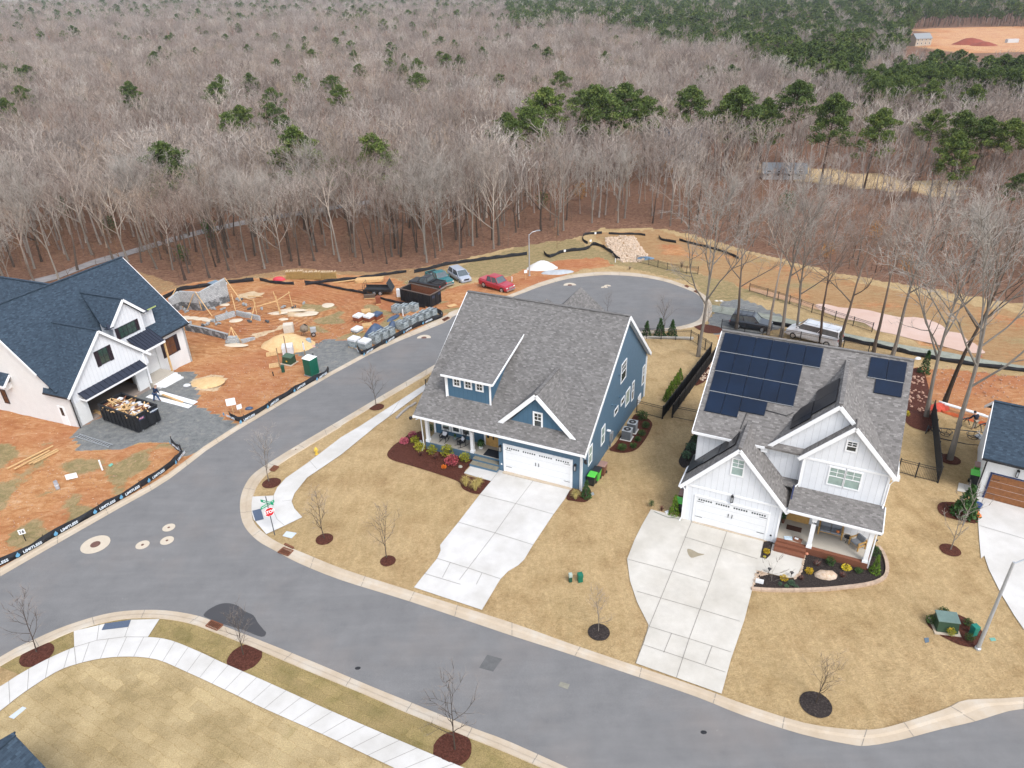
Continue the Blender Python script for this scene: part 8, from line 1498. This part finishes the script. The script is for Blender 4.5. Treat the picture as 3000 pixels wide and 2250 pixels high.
bin_(loc_of(WH, -7.05, .75), YW, BKB, GRB, "lime lidded bin behind the arborvitae of the white garage"); bin_(loc_of(WH, -7.0, 1.75), YW, BRB, PKB, "brown lidded bin second along the white garage wall"); bin_(loc_of(WH, -7.0, 2.6), YW, GRB, GYL, "grey lidded green bin farthest along the white garage wall")
bin_(g(zH, 722, 1078), YR, BKB, GRB, "black bin with lime rim in front of the other at the right house", 1.1); bin_(g(zH, 745, 1030), YR, GRB, PKB, "lime bin with a dusty lid against the right house", 1.1)
struct(drape("bin_pad", gp(zH, [(640, 1068), (745, 1095), (735, 1135), (630, 1120)]), CONC2, .05, 1.0))
def condenser(loc, rz, label, s=1.0):
    t_ = empty("air_conditioner", loc, rz, label, "air conditioner", "air conditioners beside the houses", s)
    MB().box(-.5, .5, -.5, .5, -.15, .08).build("pad", CONC, t_, uv=False); MB().box(-.4, .4, -.4, .4, .08, .95).build("casing", plain("condenser_grey", (.12, .13, .14), .5, .15), t_, uv=False, bevel=.03)
    MB().box(-.42, .42, -.42, .42, .95, 1.0).build("top_panel", GALV, t_, uv=False, bevel=.02); MB().lathe([(0, 1.006), (.1, 1.006), (.1, 1.03), (0, 1.03)], 12).build("fan_hub", GREY, t_, uv=False)
    MB().lathe([(.12, 1.004), (.32, 1.004), (.32, 1.012), (.12, 1.012)], 24).build("fan_grille", BLACK, t_, uv=False, fixn=True); MB().box(.395, .41, -.3, .3, .2, .85).build("service_panel", plain("panel_light", (.3, .31, .32), .5), t_, uv=False)
condenser(g(zT, 772, 1388), YB, "grey air conditioner unit nearer the driveway on the blue house wall", 1.0); condenser(g(zT, 835, 1300), YB, "grey air conditioner unit behind the first on the blue house wall", 1.0); condenser(loc_of(WH, -7.1, 4.4), YW, "small air conditioner half hidden behind the white garage roof")
# porch things: blue house
def child_loc(root, u, v, w): return root.matrix_basis @ Vector((u, v, w))
CHB = plain("black_rocker", (.018, .018, .022), .5); CUSH = plain("pale_cushion", (.55, .56, .60), .9, .1, 6)
def rocker(u, v, a, label):
    t_ = empty("rocking_chair", child_loc(BH, u, v, .55), YB + a, label, "rocking chair", "black rocking chairs on the porch")
    MB().box(-.27, .27, -.26, .26, .40, .44).build("seat", CHB, t_, uv=False)
    X = Matrix.Translation((0, .25, .42)) @ Matrix.Rotation(-.25, 4, 'X'); m = MB(X); [m.box(x - .02, x + .02, -.015, .015, 0, .7) for x in (-.25, -.12, 0, .12, .25)]; m.box(-.27, .27, -.02, .02, .62, .78); m.box(-.27, .27, -.02, .02, .05, .1); m.build("backrest", CHB, t_, uv=False)
    for s in (-1, 1):
        MB().tube([(s * .27, -.5, .10), (s * .27, -.2, .03), (s * .27, .2, .03), (s * .27, .62, .14)], .022, 5).build("rocker", CHB, t_, uv=False)
        MB().box(s * .30 - .035, s * .30 + .035, -.3, .3, .62, .65).build("armrest", CHB, t_, uv=False)
        for y in (-.24, .24): MB().box(s * .27 - .02, s * .27 + .02, y - .02, y + .02, .04, .62).build("leg", CHB, t_, uv=False)
    c_ = MB(Matrix.Translation((0, .12, .46)) @ Matrix.Rotation(-.35, 4, 'X')).box(-.2, .2, -.05, .05, 0, .36).build("throw_cushion", CUSH, None, uv=False, bevel=.04); c_.matrix_basis = Matrix.Translation(t_.location) @ Matrix.Rotation(YB + a, 4, 'Z'); tag(c_, "pale square cushion on the " + label.split(" of ")[0].replace("black ", ""), "cushion", "pale cushions on the rocking chairs")
rocker(-13.05, 1.25, 0.05, "left black rocking chair of the blue porch"); rocker(-11.3, 1.15, -.55, "right black rocking chair of the blue porch")
def potted(p, r, h, pot, leaf, label, hang=False, n=220):
    t_ = empty("potted_plant", p, 0, label, "potted plant"); MB().lathe([(0, 0), (r * .45, 0), (r * .6, h * .4), (r * .5, h * .4), (0, h * .36)], 12).build("pot", pot, t_, uv=False); C_ = MB()
    for k in range(n): a = ru(0, 6.28); e = Vector((math.cos(a) * r * ru(.6, 1.1), math.sin(a) * r * ru(.6, 1.1), h * ru(.2, .7))); b0 = Vector((0, 0, h * .35)); m_ = Vector((e.x * .5, e.y * .5, h * ru(.8, 1.05))); s = Vector((-math.sin(a), math.cos(a), 0)) * .02; C_.face([b0 - s * .3, b0 + s * .3, m_ + s, m_ - s]); C_.face([m_ - s, m_ + s, e])
    C_.build("foliage", leaf, t_, fixn=False, uv=False)
potted(child_loc(BH, -9.6, 1.5, .55), .42, .75, WHITE, LEAF["green"], "large fern in a white pot beside the oak front door"); potted(child_loc(BH, -12.2, 1.7, .75), .15, .45, plain("teal_pot", (.2, .3, .28), .5), LEAF["green"], "small plant on the wire table between the rocking chairs", n=60)
t_ = empty("wire_table", child_loc(BH, -12.2, 1.7, .55), 0, "small wire side table between the two rocking chairs", "side table"); MB().lathe([(0, .19), (.2, .19), (.2, .21), (0, .21)], 12).build("table_top", GALV, t_, uv=False); m = MB(); [m.tube([(.15 * math.cos(k * 2.1), .15 * math.sin(k * 2.1), 0), (.05 * math.cos(k * 2.1), .05 * math.sin(k * 2.1), .19)], .012, 4) for k in range(3)]; m.build("leg_frame", GALV, t_, uv=False)
def thing_box(nm, root, u, v, w, d, rz, mat, label, cat, bevel=.01): o = MB().cbox((0, 0, d[2] / 2), d, 0).build(nm, mat, None, uv=False, bevel=bevel); o.location = child_loc(root, u, v, w); o.rotation_euler = (0, 0, root.rotation_euler.z + rz); return tag(o, label, cat)
thing_box("doormat", BH, -8.1, 1.15, .552, (1.75, 1.0, .015), 0, plain("charcoal_mat", (.02, .023, .032), .95), "wide charcoal doormat at the blue house front door", "doormat", 0)
thing_box("doormat", WH, .98, 1.35, .602, (1.0, .55, .015), 0, plain("brown_mat", (.07, .03, .02), .95), "dark brown doormat before the oak door of the white house", "doormat", 0)
GCU = plain("grey_cushion", (.20, .21, .23), .9, .1, 6)
def sofa(u, v, w_, a, label, n, cat):
    t_ = empty(cat.replace(" ", "_"), child_loc(WH, u, v, .6), YW + a, label, cat); W = w_ / 2
    for s in (-1, 1):
        m = MB(); m.box(s * W - .04, s * W + .04, -.35, -.28, 0, .6); m.box(s * W - .04, s * W + .04, .3, .37, 0, .72); m.box(s * W - .045, s * W + .045, -.36, .38, .58, .64); m.build("armrest", OAK, t_, uv=False)
    m = MB(); m.box(-W, W, -.3, .3, .25, .31); m.box(-W, W, .3, .36, .31, .74); m.build("frame", OAK, t_, uv=False)
    for k in range(n): x = -W + .06 + (w_ - .12) * (k + .5) / n; q = (w_ - .12) / n * .48; MB().box(x - q, x + q, -.34, .26, .31, .46).build("seat_cushion", GCU, t_, uv=False, bevel=.03); MB(Matrix.Translation((x, .22, .46)) @ Matrix.Rotation(-.2, 4, 'X')).box(-q, q, -.06, .08, 0, .4).build("back_cushion", GCU, t_, uv=False, bevel=.03)
sofa(3.3, 1.75, 1.5, 0, "two seat oak framed sofa with grey cushions on the white porch", 2, "sofa"); sofa(5.05, 1.15, .78, -.75, "oak framed armchair with grey cushions at the porch end", 1, "armchair")
t_ = empty("side_table", child_loc(WH, 4.4, 1.35, .6), 0, "small round black side table between the sofa and the armchair", "side table"); MB().lathe([(0, .45), (.24, .45), (.24, .49), (0, .49)], 16).build("table_top", CHB, t_, uv=False); [MB().tube([(.18 * math.cos(k * 1.57 + .7), .18 * math.sin(k * 1.57 + .7), 0), (-.15 * math.cos(k * 1.57 + .7), -.15 * math.sin(k * 1.57 + .7), .45)], .014, 4).build("leg", CHB, t_, uv=False) for k in range(4)]
def pumpkin(p, r, label, c=(.55, .16, .04)):
    t_ = empty("pumpkin", p, 0, label, "pumpkin"); m = MB(); n_ = 16; R = []
    for j in range(7): th = PI * j / 6; R.append([m.P((r * math.sin(th) * (1 + .09 * math.cos(k * PI)) * math.cos(2 * PI * k / n_), r * math.sin(th) * (1 + .09 * math.cos(k * PI)) * math.sin(2 * PI * k / n_), r * .75 * (1 - math.cos(th)))) for k in range(n_)])
    for j in range(6):
        for k in range(n_): m.f.append([R[j][k], R[j][(k + 1) % n_], R[j + 1][(k + 1) % n_], R[j + 1][k]]); m.m.append(0)
    m.build("flesh", plain("pumpkin_orange%d" % int(c[0] * 100), c, .5, .15), t_, uv=False, smooth=True); MB().tube([(0, 0, r * 1.45), (.02, 0, r * 1.8)], r * .12, 5).build("stem", DGREEN, t_, uv=False)
pumpkin(child_loc(WH, 3.75, 1.55, 1.06), .12, "small orange pumpkin sitting on the porch sofa"); pumpkin(g(zR, 672, 1140), .14, "pinkish pumpkin at the corner of the brick steps", (.50, .20, .12)); pumpkin(g(zR, 668, 1108), .12, "pale pumpkin behind the pinkish one at the brick steps", (.52, .42, .30)); pumpkin(g(zH, 757, 1275), .2, "orange pumpkin at the edge of the right driveway"); pumpkin(g(zH, 752, 1252), .13, "smaller orange pumpkin stacked behind at the right driveway")
tag(MB(Matrix.Translation(g(zH, 752, 1222))).lathe([(0, 0), (.2, 0), (.26, .45), (.22, .45), (0, .4)], 12).build("blue_planter", plain("cobalt_pot", (.01, .05, .18), .3), None, uv=False), "cobalt blue planter beside the evergreen on the right", "planter")
potted(child_loc(WH, .18, 1.7, .6), .2, 1.1, plain("dark_clay_pot", (.12, .05, .03), .8), CEDARL, "slim potted evergreen left of the oak door", n=200)
t_ = empty("parcel", child_loc(WH, 1.35, .12, .6), YW - .2, "brown cardboard parcel at the edge of the white porch", "parcel"); MB().box(-.28, .28, -.16, .16, 0, .16).build("carton", plain("cardboard", (.22, .10, .06), .8), t_, uv=False); MB().box(-.2, .05, -.1, .08, .16, .165).build("shipping_label", TRIM, t_, uv=False)
thing_box("mail_bag", WH, .75, .12, .6, (.55, .35, .06), .3, plain("pale_blue_bag", (.50, .60, .68), .5, .3, 8), "pale blue delivery bag beside the cardboard parcel", "bag", .02)
def path_light(z, x, y, label): t_ = empty("path_light", g(z, x, y), 0, label, "path light", "small garden lights"); MB().tube([(0, 0, 0), (0, 0, .4)], .02, 5).build("stem", BLACK, t_, uv=False); MB().lathe([(.06, .3), (.07, .4), (.13, .44), (0, .52)], 10).build("shade", BLACK, t_, uv=False)
path_light(zR, 215, 1370, "black garden light at the left bend of the walk"); path_light(zR, 485, 1415, "black garden light at the right bend of the walk"); path_light(zR, 1505, 1020, "black garden light behind the porch corner")
thing_box("hanging_lantern", WH, 6.15, 1.3, 1.9, (.22, .22, .35), 0, BLACK, "black lantern hanging off the right side of the porch", "lantern")
small_sign(zR, 100, 1490, .5, .38, .12, math.radians(-20), "small white garden sign with green leaves at the bed corner", None, BLACK, plain("leafy_sign", (.50, .58, .45), .7, .5, 9))
MBh = MB(); line_strip(MBh, gp(zD, [(30, 1172), (60, 1185), (110, 1205), (160, 1210), (190, 1222)]), .035, .07); tag(MBh.build("garden_hose", DGREEN, None, uv=False), "dark garden hose lying on the parking pad", "hose")
flat_thing("paving_stone", zD, [(92, 1170), (110, 1163), (120, 1175), (105, 1185)], .06, TRIM, "pale stepping stone beside the parking pad", "stepping stone")
# ---- people
SKIN = plain("skin", (.45, .26, .18), .6, .05)
def person(p, rz, label, J, top, legs, hair, shoes=BLACK, cap=None):
    """J: joint positions; one continuous skinned body, clothes as separate skins around it"""
    t_ = empty("person", p, rz, label, "person")
    n_ = list(J); ix = {k: i for i, k in enumerate(n_)}
    RAD = dict(pelvis=.13, waist=.12, chest=.15, neck=.055, head=.10, crown=.085, sl=.07, el=.045, wl=.033, sr=.07, er=.045, wr=.033, hl=.09, kl=.06, al=.042, tl=.045, hr=.09, kr=.06, ar=.042, tr=.045)
    E_ = [("pelvis", "waist"), ("waist", "chest"), ("chest", "neck"), ("neck", "head"), ("head", "crown"), ("chest", "sl"), ("sl", "el"), ("el", "wl"), ("chest", "sr"), ("sr", "er"), ("er", "wr"), ("pelvis", "hl"), ("hl", "kl"), ("kl", "al"), ("al", "tl"), ("pelvis", "hr"), ("hr", "kr"), ("kr", "ar"), ("ar", "tr")]
    V = [Vector(J[k]) for k in n_]; R = [RAD[k] for k in n_]; EE = [(ix[a], ix[b]) for a, b in E_]
    for w_, e_ in (("wl", "el"), ("wr", "er")):                # palm, four fingers and a thumb
        d = (Vector(J[w_]) - Vector(J[e_])).normalized(); s = d.cross(Vector((0, 0, 1))).normalized(); pl = Vector(J[w_]) + d * .07; V.append(pl); R.append(.032); pi = len(V) - 1; EE.append((ix[w_], pi))
        for k, L in enumerate((.065, .075, .07, .055)): q = pl + s * (k - 1.5) * .02 + d * .03; V.append(q); R.append(.011); V.append(q + d * L * .8 + Vector((0, 0, -.02))); R.append(.008); EE += [(pi, len(V) - 2), (len(V) - 2, len(V) - 1)]
        V.append(pl - s * .045 + d * .02); R.append(.012); EE.append((pi, len(V) - 1))
    def skin(name, V, E, R, mat):
        me = bpy.data.meshes.new(name); bm = bmesh.new(); L = bm.verts.layers.skin.verify(); vs = [bm.verts.new(v) for v in V]; [bm.edges.new((vs[a], vs[b])) for a, b in E]
        for v, r in zip(vs, R): v[L].radius = (r, r)
        vs[0][L].use_root = True; bm.to_mesh(me); bm.free(); me.materials.append(mat); o = bpy.data.objects.new(name, me); col.objects.link(o); o.parent = t_
        m1 = o.modifiers.new("skin", 'SKIN'); m1.use_smooth_shade = True; m2 = o.modifiers.new("sub", 'SUBSURF'); m2.levels = m2.render_levels = 1; return o
    skin("body", V, EE, R, SKIN)
    def sub(keys, ed, add, mat, nm, trim={}): i2 = {k: i for i, k in enumerate(keys)}; skin(nm, [Vector(J[k]) if k not in trim else Vector(J[trim[k][0]]).lerp(Vector(J[k]), trim[k][1]) for k in keys], [(i2[a], i2[b]) for a, b in ed], [RAD[k] + add for k in keys], mat)
    sub(["waist", "pelvis", "chest", "sl", "el", "wl", "sr", "er", "wr"], [("waist", "pelvis"), ("waist", "chest"), ("chest", "sl"), ("sl", "el"), ("el", "wl"), ("chest", "sr"), ("sr", "er"), ("er", "wr")], .028, top, "shirt", {"wl": ("el", .85), "wr": ("er", .85), "pelvis": ("waist", .7)})
    sub(["pelvis", "hl", "kl", "al", "hr", "kr", "ar"], [("pelvis", "hl"), ("hl", "kl"), ("kl", "al"), ("pelvis", "hr"), ("hr", "kr"), ("kr", "ar")], .026, legs, "trousers")
    for a, b in (("al", "tl"), ("ar", "tr")): skin("shoe", [Vector(J[a]) + Vector((0, 0, -.03)), Vector(J[b])], [(0, 1)], [.055, .05], shoes)
    h = Vector(J["head"]); c = Vector(J["crown"]); up_ = (c - h).normalized(); m = MB(Matrix.Translation(h.lerp(c, .75) + Vector((0, .015, 0)))); m.lathe([(.118, -.05), (.122, .0), (.10, .06), (.05, .10), (0, .11)], 12); m.build("hair" if not cap else "cap", hair, t_, uv=False, smooth=True)
    f_ = MB(Matrix.Translation(h)); [f_.cbox((s * .035, -.102, .035), (.022, .012, .012)) for s in (-1, 1)]; f_.cbox((0, -.112, .0), (.022, .035, .035)); f_.cbox((0, -.10, -.045), (.045, .012, .01)); f_.build("face_features", plain("feature_brown", (.22, .10, .08), .7), t_, uv=False)  # eyes, nose and mouth share one reddish brown
    e_ = MB(Matrix.Translation(h)); [e_.cbox((s * .108, 0, .01), (.02, .035, .055)) for s in (-1, 1)]; e_.build("ear", SKIN, t_, uv=False)
    return t_
def bend(lean, dx=0.0, arms=((-.28, -.35, .95), (.28, -.35, .95)), stance=.22, step=.12):
    """facing -y, torso leaning forward by lean radians"""
    pz = .92; s_, c_ = math.sin(lean), math.cos(lean); up_ = lambda L, y=0: (0, -L * s_, pz + L * c_); ch = Vector(up_(.42)); nk = Vector(up_(.56)); hd = Vector(up_(.66)) + Vector((0, -.03, 0)); cw = Vector(up_(.76)) + Vector((0, -.03, 0))
    J = dict(pelvis=(0, 0, pz), waist=up_(.2), chest=tuple(ch), neck=tuple(nk), head=tuple(hd), crown=tuple(cw), sl=tuple(ch + Vector((-.19, 0, .05))), sr=tuple(ch + Vector((.19, 0, .05))), hl=(-.09, 0, .86), hr=(.09, 0, .86), kl=(-stance * .6, -.05 - step * .5, .48), kr=(stance * .6, -.02 + step * .5, .48), al=(-stance, -step, .08), ar=(stance, step, .08), tl=(-stance, -step - .16, .04), tr=(stance, step - .16, .04))
    for k, s, a in (("l", -1, arms[0]), ("r", 1, arms[1])): w_ = Vector(a); sh = Vector(J["s" + k]); J["w" + k] = a; J["e" + k] = tuple(sh.lerp(w_, .5) + Vector((s * .08, .06, -.03)))
    return J
NAVYS = plain("navy_shirt", (.012, .025, .06), .9); JEAN = plain("blue_jeans", (.03, .07, .16), .9); KHK = plain("khaki_trousers", (.28, .25, .20), .9); BLD = plain("grey_blond_hair", (.32, .22, .17), .8); DHR = plain("dark_cap", (.015, .015, .02), .8)
person(g(zA, 1272, 1315), math.radians(155), "person in a navy top and blue jeans leaning over the white boards", bend(.45, arms=((-.3, -.28, .82), (.25, -.42, .85)), stance=.26, step=.15), NAVYS, JEAN, BLD)
person(g(zZ, 725, 605), math.radians(190), "person in a dark sweatshirt and khaki trousers working at the white pipes", bend(.55, arms=((-.45, -.45, .85), (.45, -.45, .85)), stance=.2, step=.05), plain("dark_sweatshirt", (.012, .014, .026), .9), KHK, DHR, cap=True)
for x, y, c_, l, rz in ((490, 330, (.05, .20, .45), "mason in a blue shirt behind the notched block wall", .4), (522, 325, (.55, .38, .10), "mason in a yellow hat behind the block wall", 0.1), (575, 330, (.14, .02, .03), "mason in a dark red shirt behind the block wall", -.3), (735, 300, (.62, .18, .08), "mason in an orange shirt at the top of the block wall", .2)):
    p = g(zO, x, y + 115); person(p, rz, "person: " + l if False else l.replace("mason", "person"), bend(.35), plain("mason_shirt%d" % x, c_, .9), KHK, plain("white_cap", (.5, .5, .5), .8) if x != 522 else plain("yellow_cap", (.6, .4, .05), .8), cap=True)
# skid steer and white bags behind the wall
t_ = empty("skid_loader", g(zO, 770, 400), -.6, "small grey loader with a white boom behind the tall block wall", "loader"); MB().box(-.8, .8, -.7, .7, .4, 1.3).build("chassis", GREY, t_, uv=False, bevel=.04); m = MB(); [m.beam((x, y, 1.3), (x * .9, y, 2.6), .08, .08) for x in (-.6, .6) for y in (-.5, .5)]; m.build("cab_post", BLACK, t_, uv=False); MB().box(-.75, .75, -.65, .65, 2.6, 2.7).build("cab_roof", plain("faded_blue_roof", (.16, .22, .28), .6), t_, uv=False)
for s in (-1, 1): MB().beam((-.6, s * .8, 1.9), (1.6, s * .8, 2.6), .12, .22).build("boom", TRIM, t_, uv=False); wheel(t_, -.5, s * .85, .4, .25); wheel(t_, .55, s * .85, .4, .25)
MB().beam((1.6, -.8, 2.6), (1.6, .8, 2.6), .15, .3).build("carriage", TRIM, t_, uv=False)
# pipes on trestles by the right worker, orange netting, fire pit frame
a, b = g(zZ, 300, 340), g(zZ, 952, 540); 
for k, (dy, l) in enumerate(((0, "nearer long white pipe on the trestles behind the right lawn"), (.5, "farther long white pipe on the trestles"), (.9, "third white pipe lying at the back"))): c = (a + b) / 2; o = MB().beam((a - c) + Vector((0, dy, .62 - .1 * k)), (b - c) + Vector((0, dy, .62 - .1 * k)), .11, .1).build("white_pipe", TRIM, None, uv=False); o.location = c; tag(o, l, "pipe", "long white pipes")
for x, y, l in ((575, 535, "left trestle under the white pipes"), (850, 600, "right trestle under the white pipes")): t_ = empty("trestle", g(zZ, x, y), .3, l, "trestle", "trestles under the pipes"); MB().box(-.5, .5, -.05, .05, .5, .58).build("beam", BLACK, t_, uv=False); [MB().beam((sx * .4, 0, .5), (sx * .45, sy * .3, 0), .05, .05).build("leg", BLACK, t_, uv=False) for sx in (-1, 1) for sy in (-1, 1)]
ORN = plain("orange_netting", (.62, .14, .05), .8, .3, 3); P = smoothline(gp(zZ, [(200, 300), (300, 380), (500, 440), (700, 500), (952, 570)]), 3); m = MB(); prev = None
for q in P:
    r = [m.P((q.x, q.y, q.z)), m.P((q.x, q.y + .12, q.z + ru(.12, .3)))]
    if prev: m.f.append([prev[0], r[0], r[1], prev[1]]); m.m.append(0)
    prev = r
o = m.build("orange_netting", ORN, None, fixn=False, uv=False); sm = o.modifiers.new("th", 'SOLIDIFY'); sm.thickness = .02; tag(o, "sagging orange safety netting along the back of the right lawn", "safety netting")
blob(zZ, 240, 320, 1.1, .6, .5, plain("red_netting", (.50, .07, .04), .8, .3, 6), "netting_heap", "heap of red netting by the leaning tree", "netting", .2, None, 10, 3)
t_ = empty("play_frame", g(zZ, 520, 720), math.radians(-12), "collapsed black metal frame with two round baskets on the lawn", "metal frame"); m = MB()
for a_, b_ in (((-2.3, .9, .3), (1.9, .6, .35)), ((-2.3, .9, .3), (-1.6, -.5, .05)), ((-1.6, -.5, .05), (.2, -1.1, .05)), ((.2, -1.1, .05), (2.9, -1.2, .05)), ((1.9, .6, .35), (2.9, -1.2, .05)), ((-2.6, .2, 0), (-2.0, 1.5, .1))): m.tube([a_, b_], .045, 5)
m.build("tube_frame", BLACK, t_, uv=False)
for x, y in ((-1.1, .1), (1.0, -.1)): m = MB(Matrix.Translation((x, y, .25))); [m.tube([(.5 * math.cos(k * PI / 8) * s_, .5 * math.sin(k * PI / 8) * s_, z_) for k in range(17)], .03, 4, cap=False) for s_, z_ in ((1, .2), (.7, -.1))]; [m.tube([(.5 * math.cos(k * PI / 3), .5 * math.sin(k * PI / 3), .2), (.35 * math.cos(k * PI / 3), .35 * math.sin(k * PI / 3), -.1)], .02, 4) for k in range(6)]; m.build("round_basket", BLACK, t_, uv=False)
t_ = empty("folded_chair", g(zZ, 800, 730), .4, "grey folded camping chair on the right lawn", "camping chair"); m = MB(); m.hexa([(-.3, -.3, .1), (.3, -.3, .15), (.35, .3, .2), (-.25, .3, .15)], [(-.3, -.3, .14), (.3, -.3, .19), (.35, .3, .24), (-.25, .3, .19)]); m.build("canvas_seat", GREY, t_, uv=False); m = MB(); [m.tube([(a_, -.3, 0), (b_, .3, .6)], .02, 4) for a_, b_ in ((-.4, .2), (.3, -.1), (.5, .5))]; m.build("folding_legs", GALV, t_, uv=False)
# ---- houses and sheds glimpsed in and beyond the wood
def far_house(z, x, y, rz, L, W, h, wall, roof, label, chim=False, grp=None):
    t_ = empty("distant_house", g(z, x, y), rz, label, "house", grp); t_.location.z = TZ(t_.location.x, t_.location.y)
    MB().prism([(-L / 2, -W / 2, -1), (-L / 2, W / 2, -1), (-L / 2, W / 2, h), (-L / 2, 0, h + W * .38), (-L / 2, -W / 2, h)], (L, 0, 0)).build("wall", wall, t_)
    for s in (-1, 1): slab(t_, [(-L / 2 - .4, s * (W / 2 + .4), h - .3), (L / 2 + .4, s * (W / 2 + .4), h - .3), (L / 2 + .4, 0, h + W * .38 + .15), (-L / 2 - .4, 0, h + W * .38 + .15)], roof, .15)
    for k in range(4):
        for z0 in ((1.2, 4.0) if h > 5 else (1.2,)): u = -L / 2 + L * (k + .5) / 4; window(t_, 'front', -W / 2, u - .5, u + .5, z0, z0 + 1.4, 1, 1, sash=False)
    return t_
WS = plain("far_white_siding", (.50, .50, .50), .7, .06); GS = plain("far_grey_siding", (.22, .23, .24), .7, .1); TS = plain("far_tan_siding", (.38, .32, .25), .7, .1); BR_ = plain("far_brick", (.20, .08, .055), .8, .2); RB = plain("far_blue_roof", (.06, .10, .15), .8, .2); RG = plain("far_grey_roof", (.22, .23, .24), .8, .2)
far_house(zW, 1462, 345, -.3, 14, 9, 6.5, WS, RB, "white house with a blue grey roof showing above the trees behind the pine row"); far_house(zW, 1690, 385, -.2, 11, 5, 2.2, WS, RG, "low white building glimpsed behind the bare crowns")

for x, y, w_, r_, l in ((958, 18, TS, RG, "pale roofed house far away at the top left of centre"), (985, 16, WS, RB, "blue grey roofed house at the top of the photo"), (1005, 20, BR_, RG, "small brick house at the top of the photo"), (1335, 14, WS, RG, "white house on the skyline beyond the green wood"), (1985, 98, TS, RG, "small shed at the left end of the red clearing")): far_house(zW, x, y, .2, 16, 10, 6, w_, r_, l)
REDS = plain("red_spoil", (.22, .055, .035), .95, .2, .2)
blob(zW, 2095, 95, 16, 9, 5, REDS, "spoil_heap", "dark red spoil heap in the far clearing", "spoil heap", 0, None, 18, 4); blob(zW, 2125, 98, 12, 7, 3, REDS, "spoil_heap", "smaller red heap beside the dark one in the far clearing", "spoil heap", 0, None, 16, 6)
thing = MB(Matrix.Translation(g(zW, 2185, 92))).box(-5, 5, -2, 2, 0, 3).build("site_trailer", WS, None, uv=False); tag(thing, "white site trailer in the far red clearing", "site trailer")
# ---- thin pale air over the far wood
hb = MB().box(-1900, 1900, -90, 2400, -40, 62).build("haze", [], None, uv=False); hb["kind"] = "stuff"
m = bpy.data.materials.new("thin_haze"); m.use_nodes = True; t = m.node_tree; t.nodes.clear(); o_ = t.nodes.new("ShaderNodeOutputMaterial"); pv = t.nodes.new("ShaderNodeVolumePrincipled")
pv.inputs["Color"].default_value = (0.80, 0.88, 0.97, 1); pv.inputs["Density"].default_value = 0.00006; t.links.new(pv.outputs[0], o_.inputs["Volume"]); hb.data.materials.append(m)
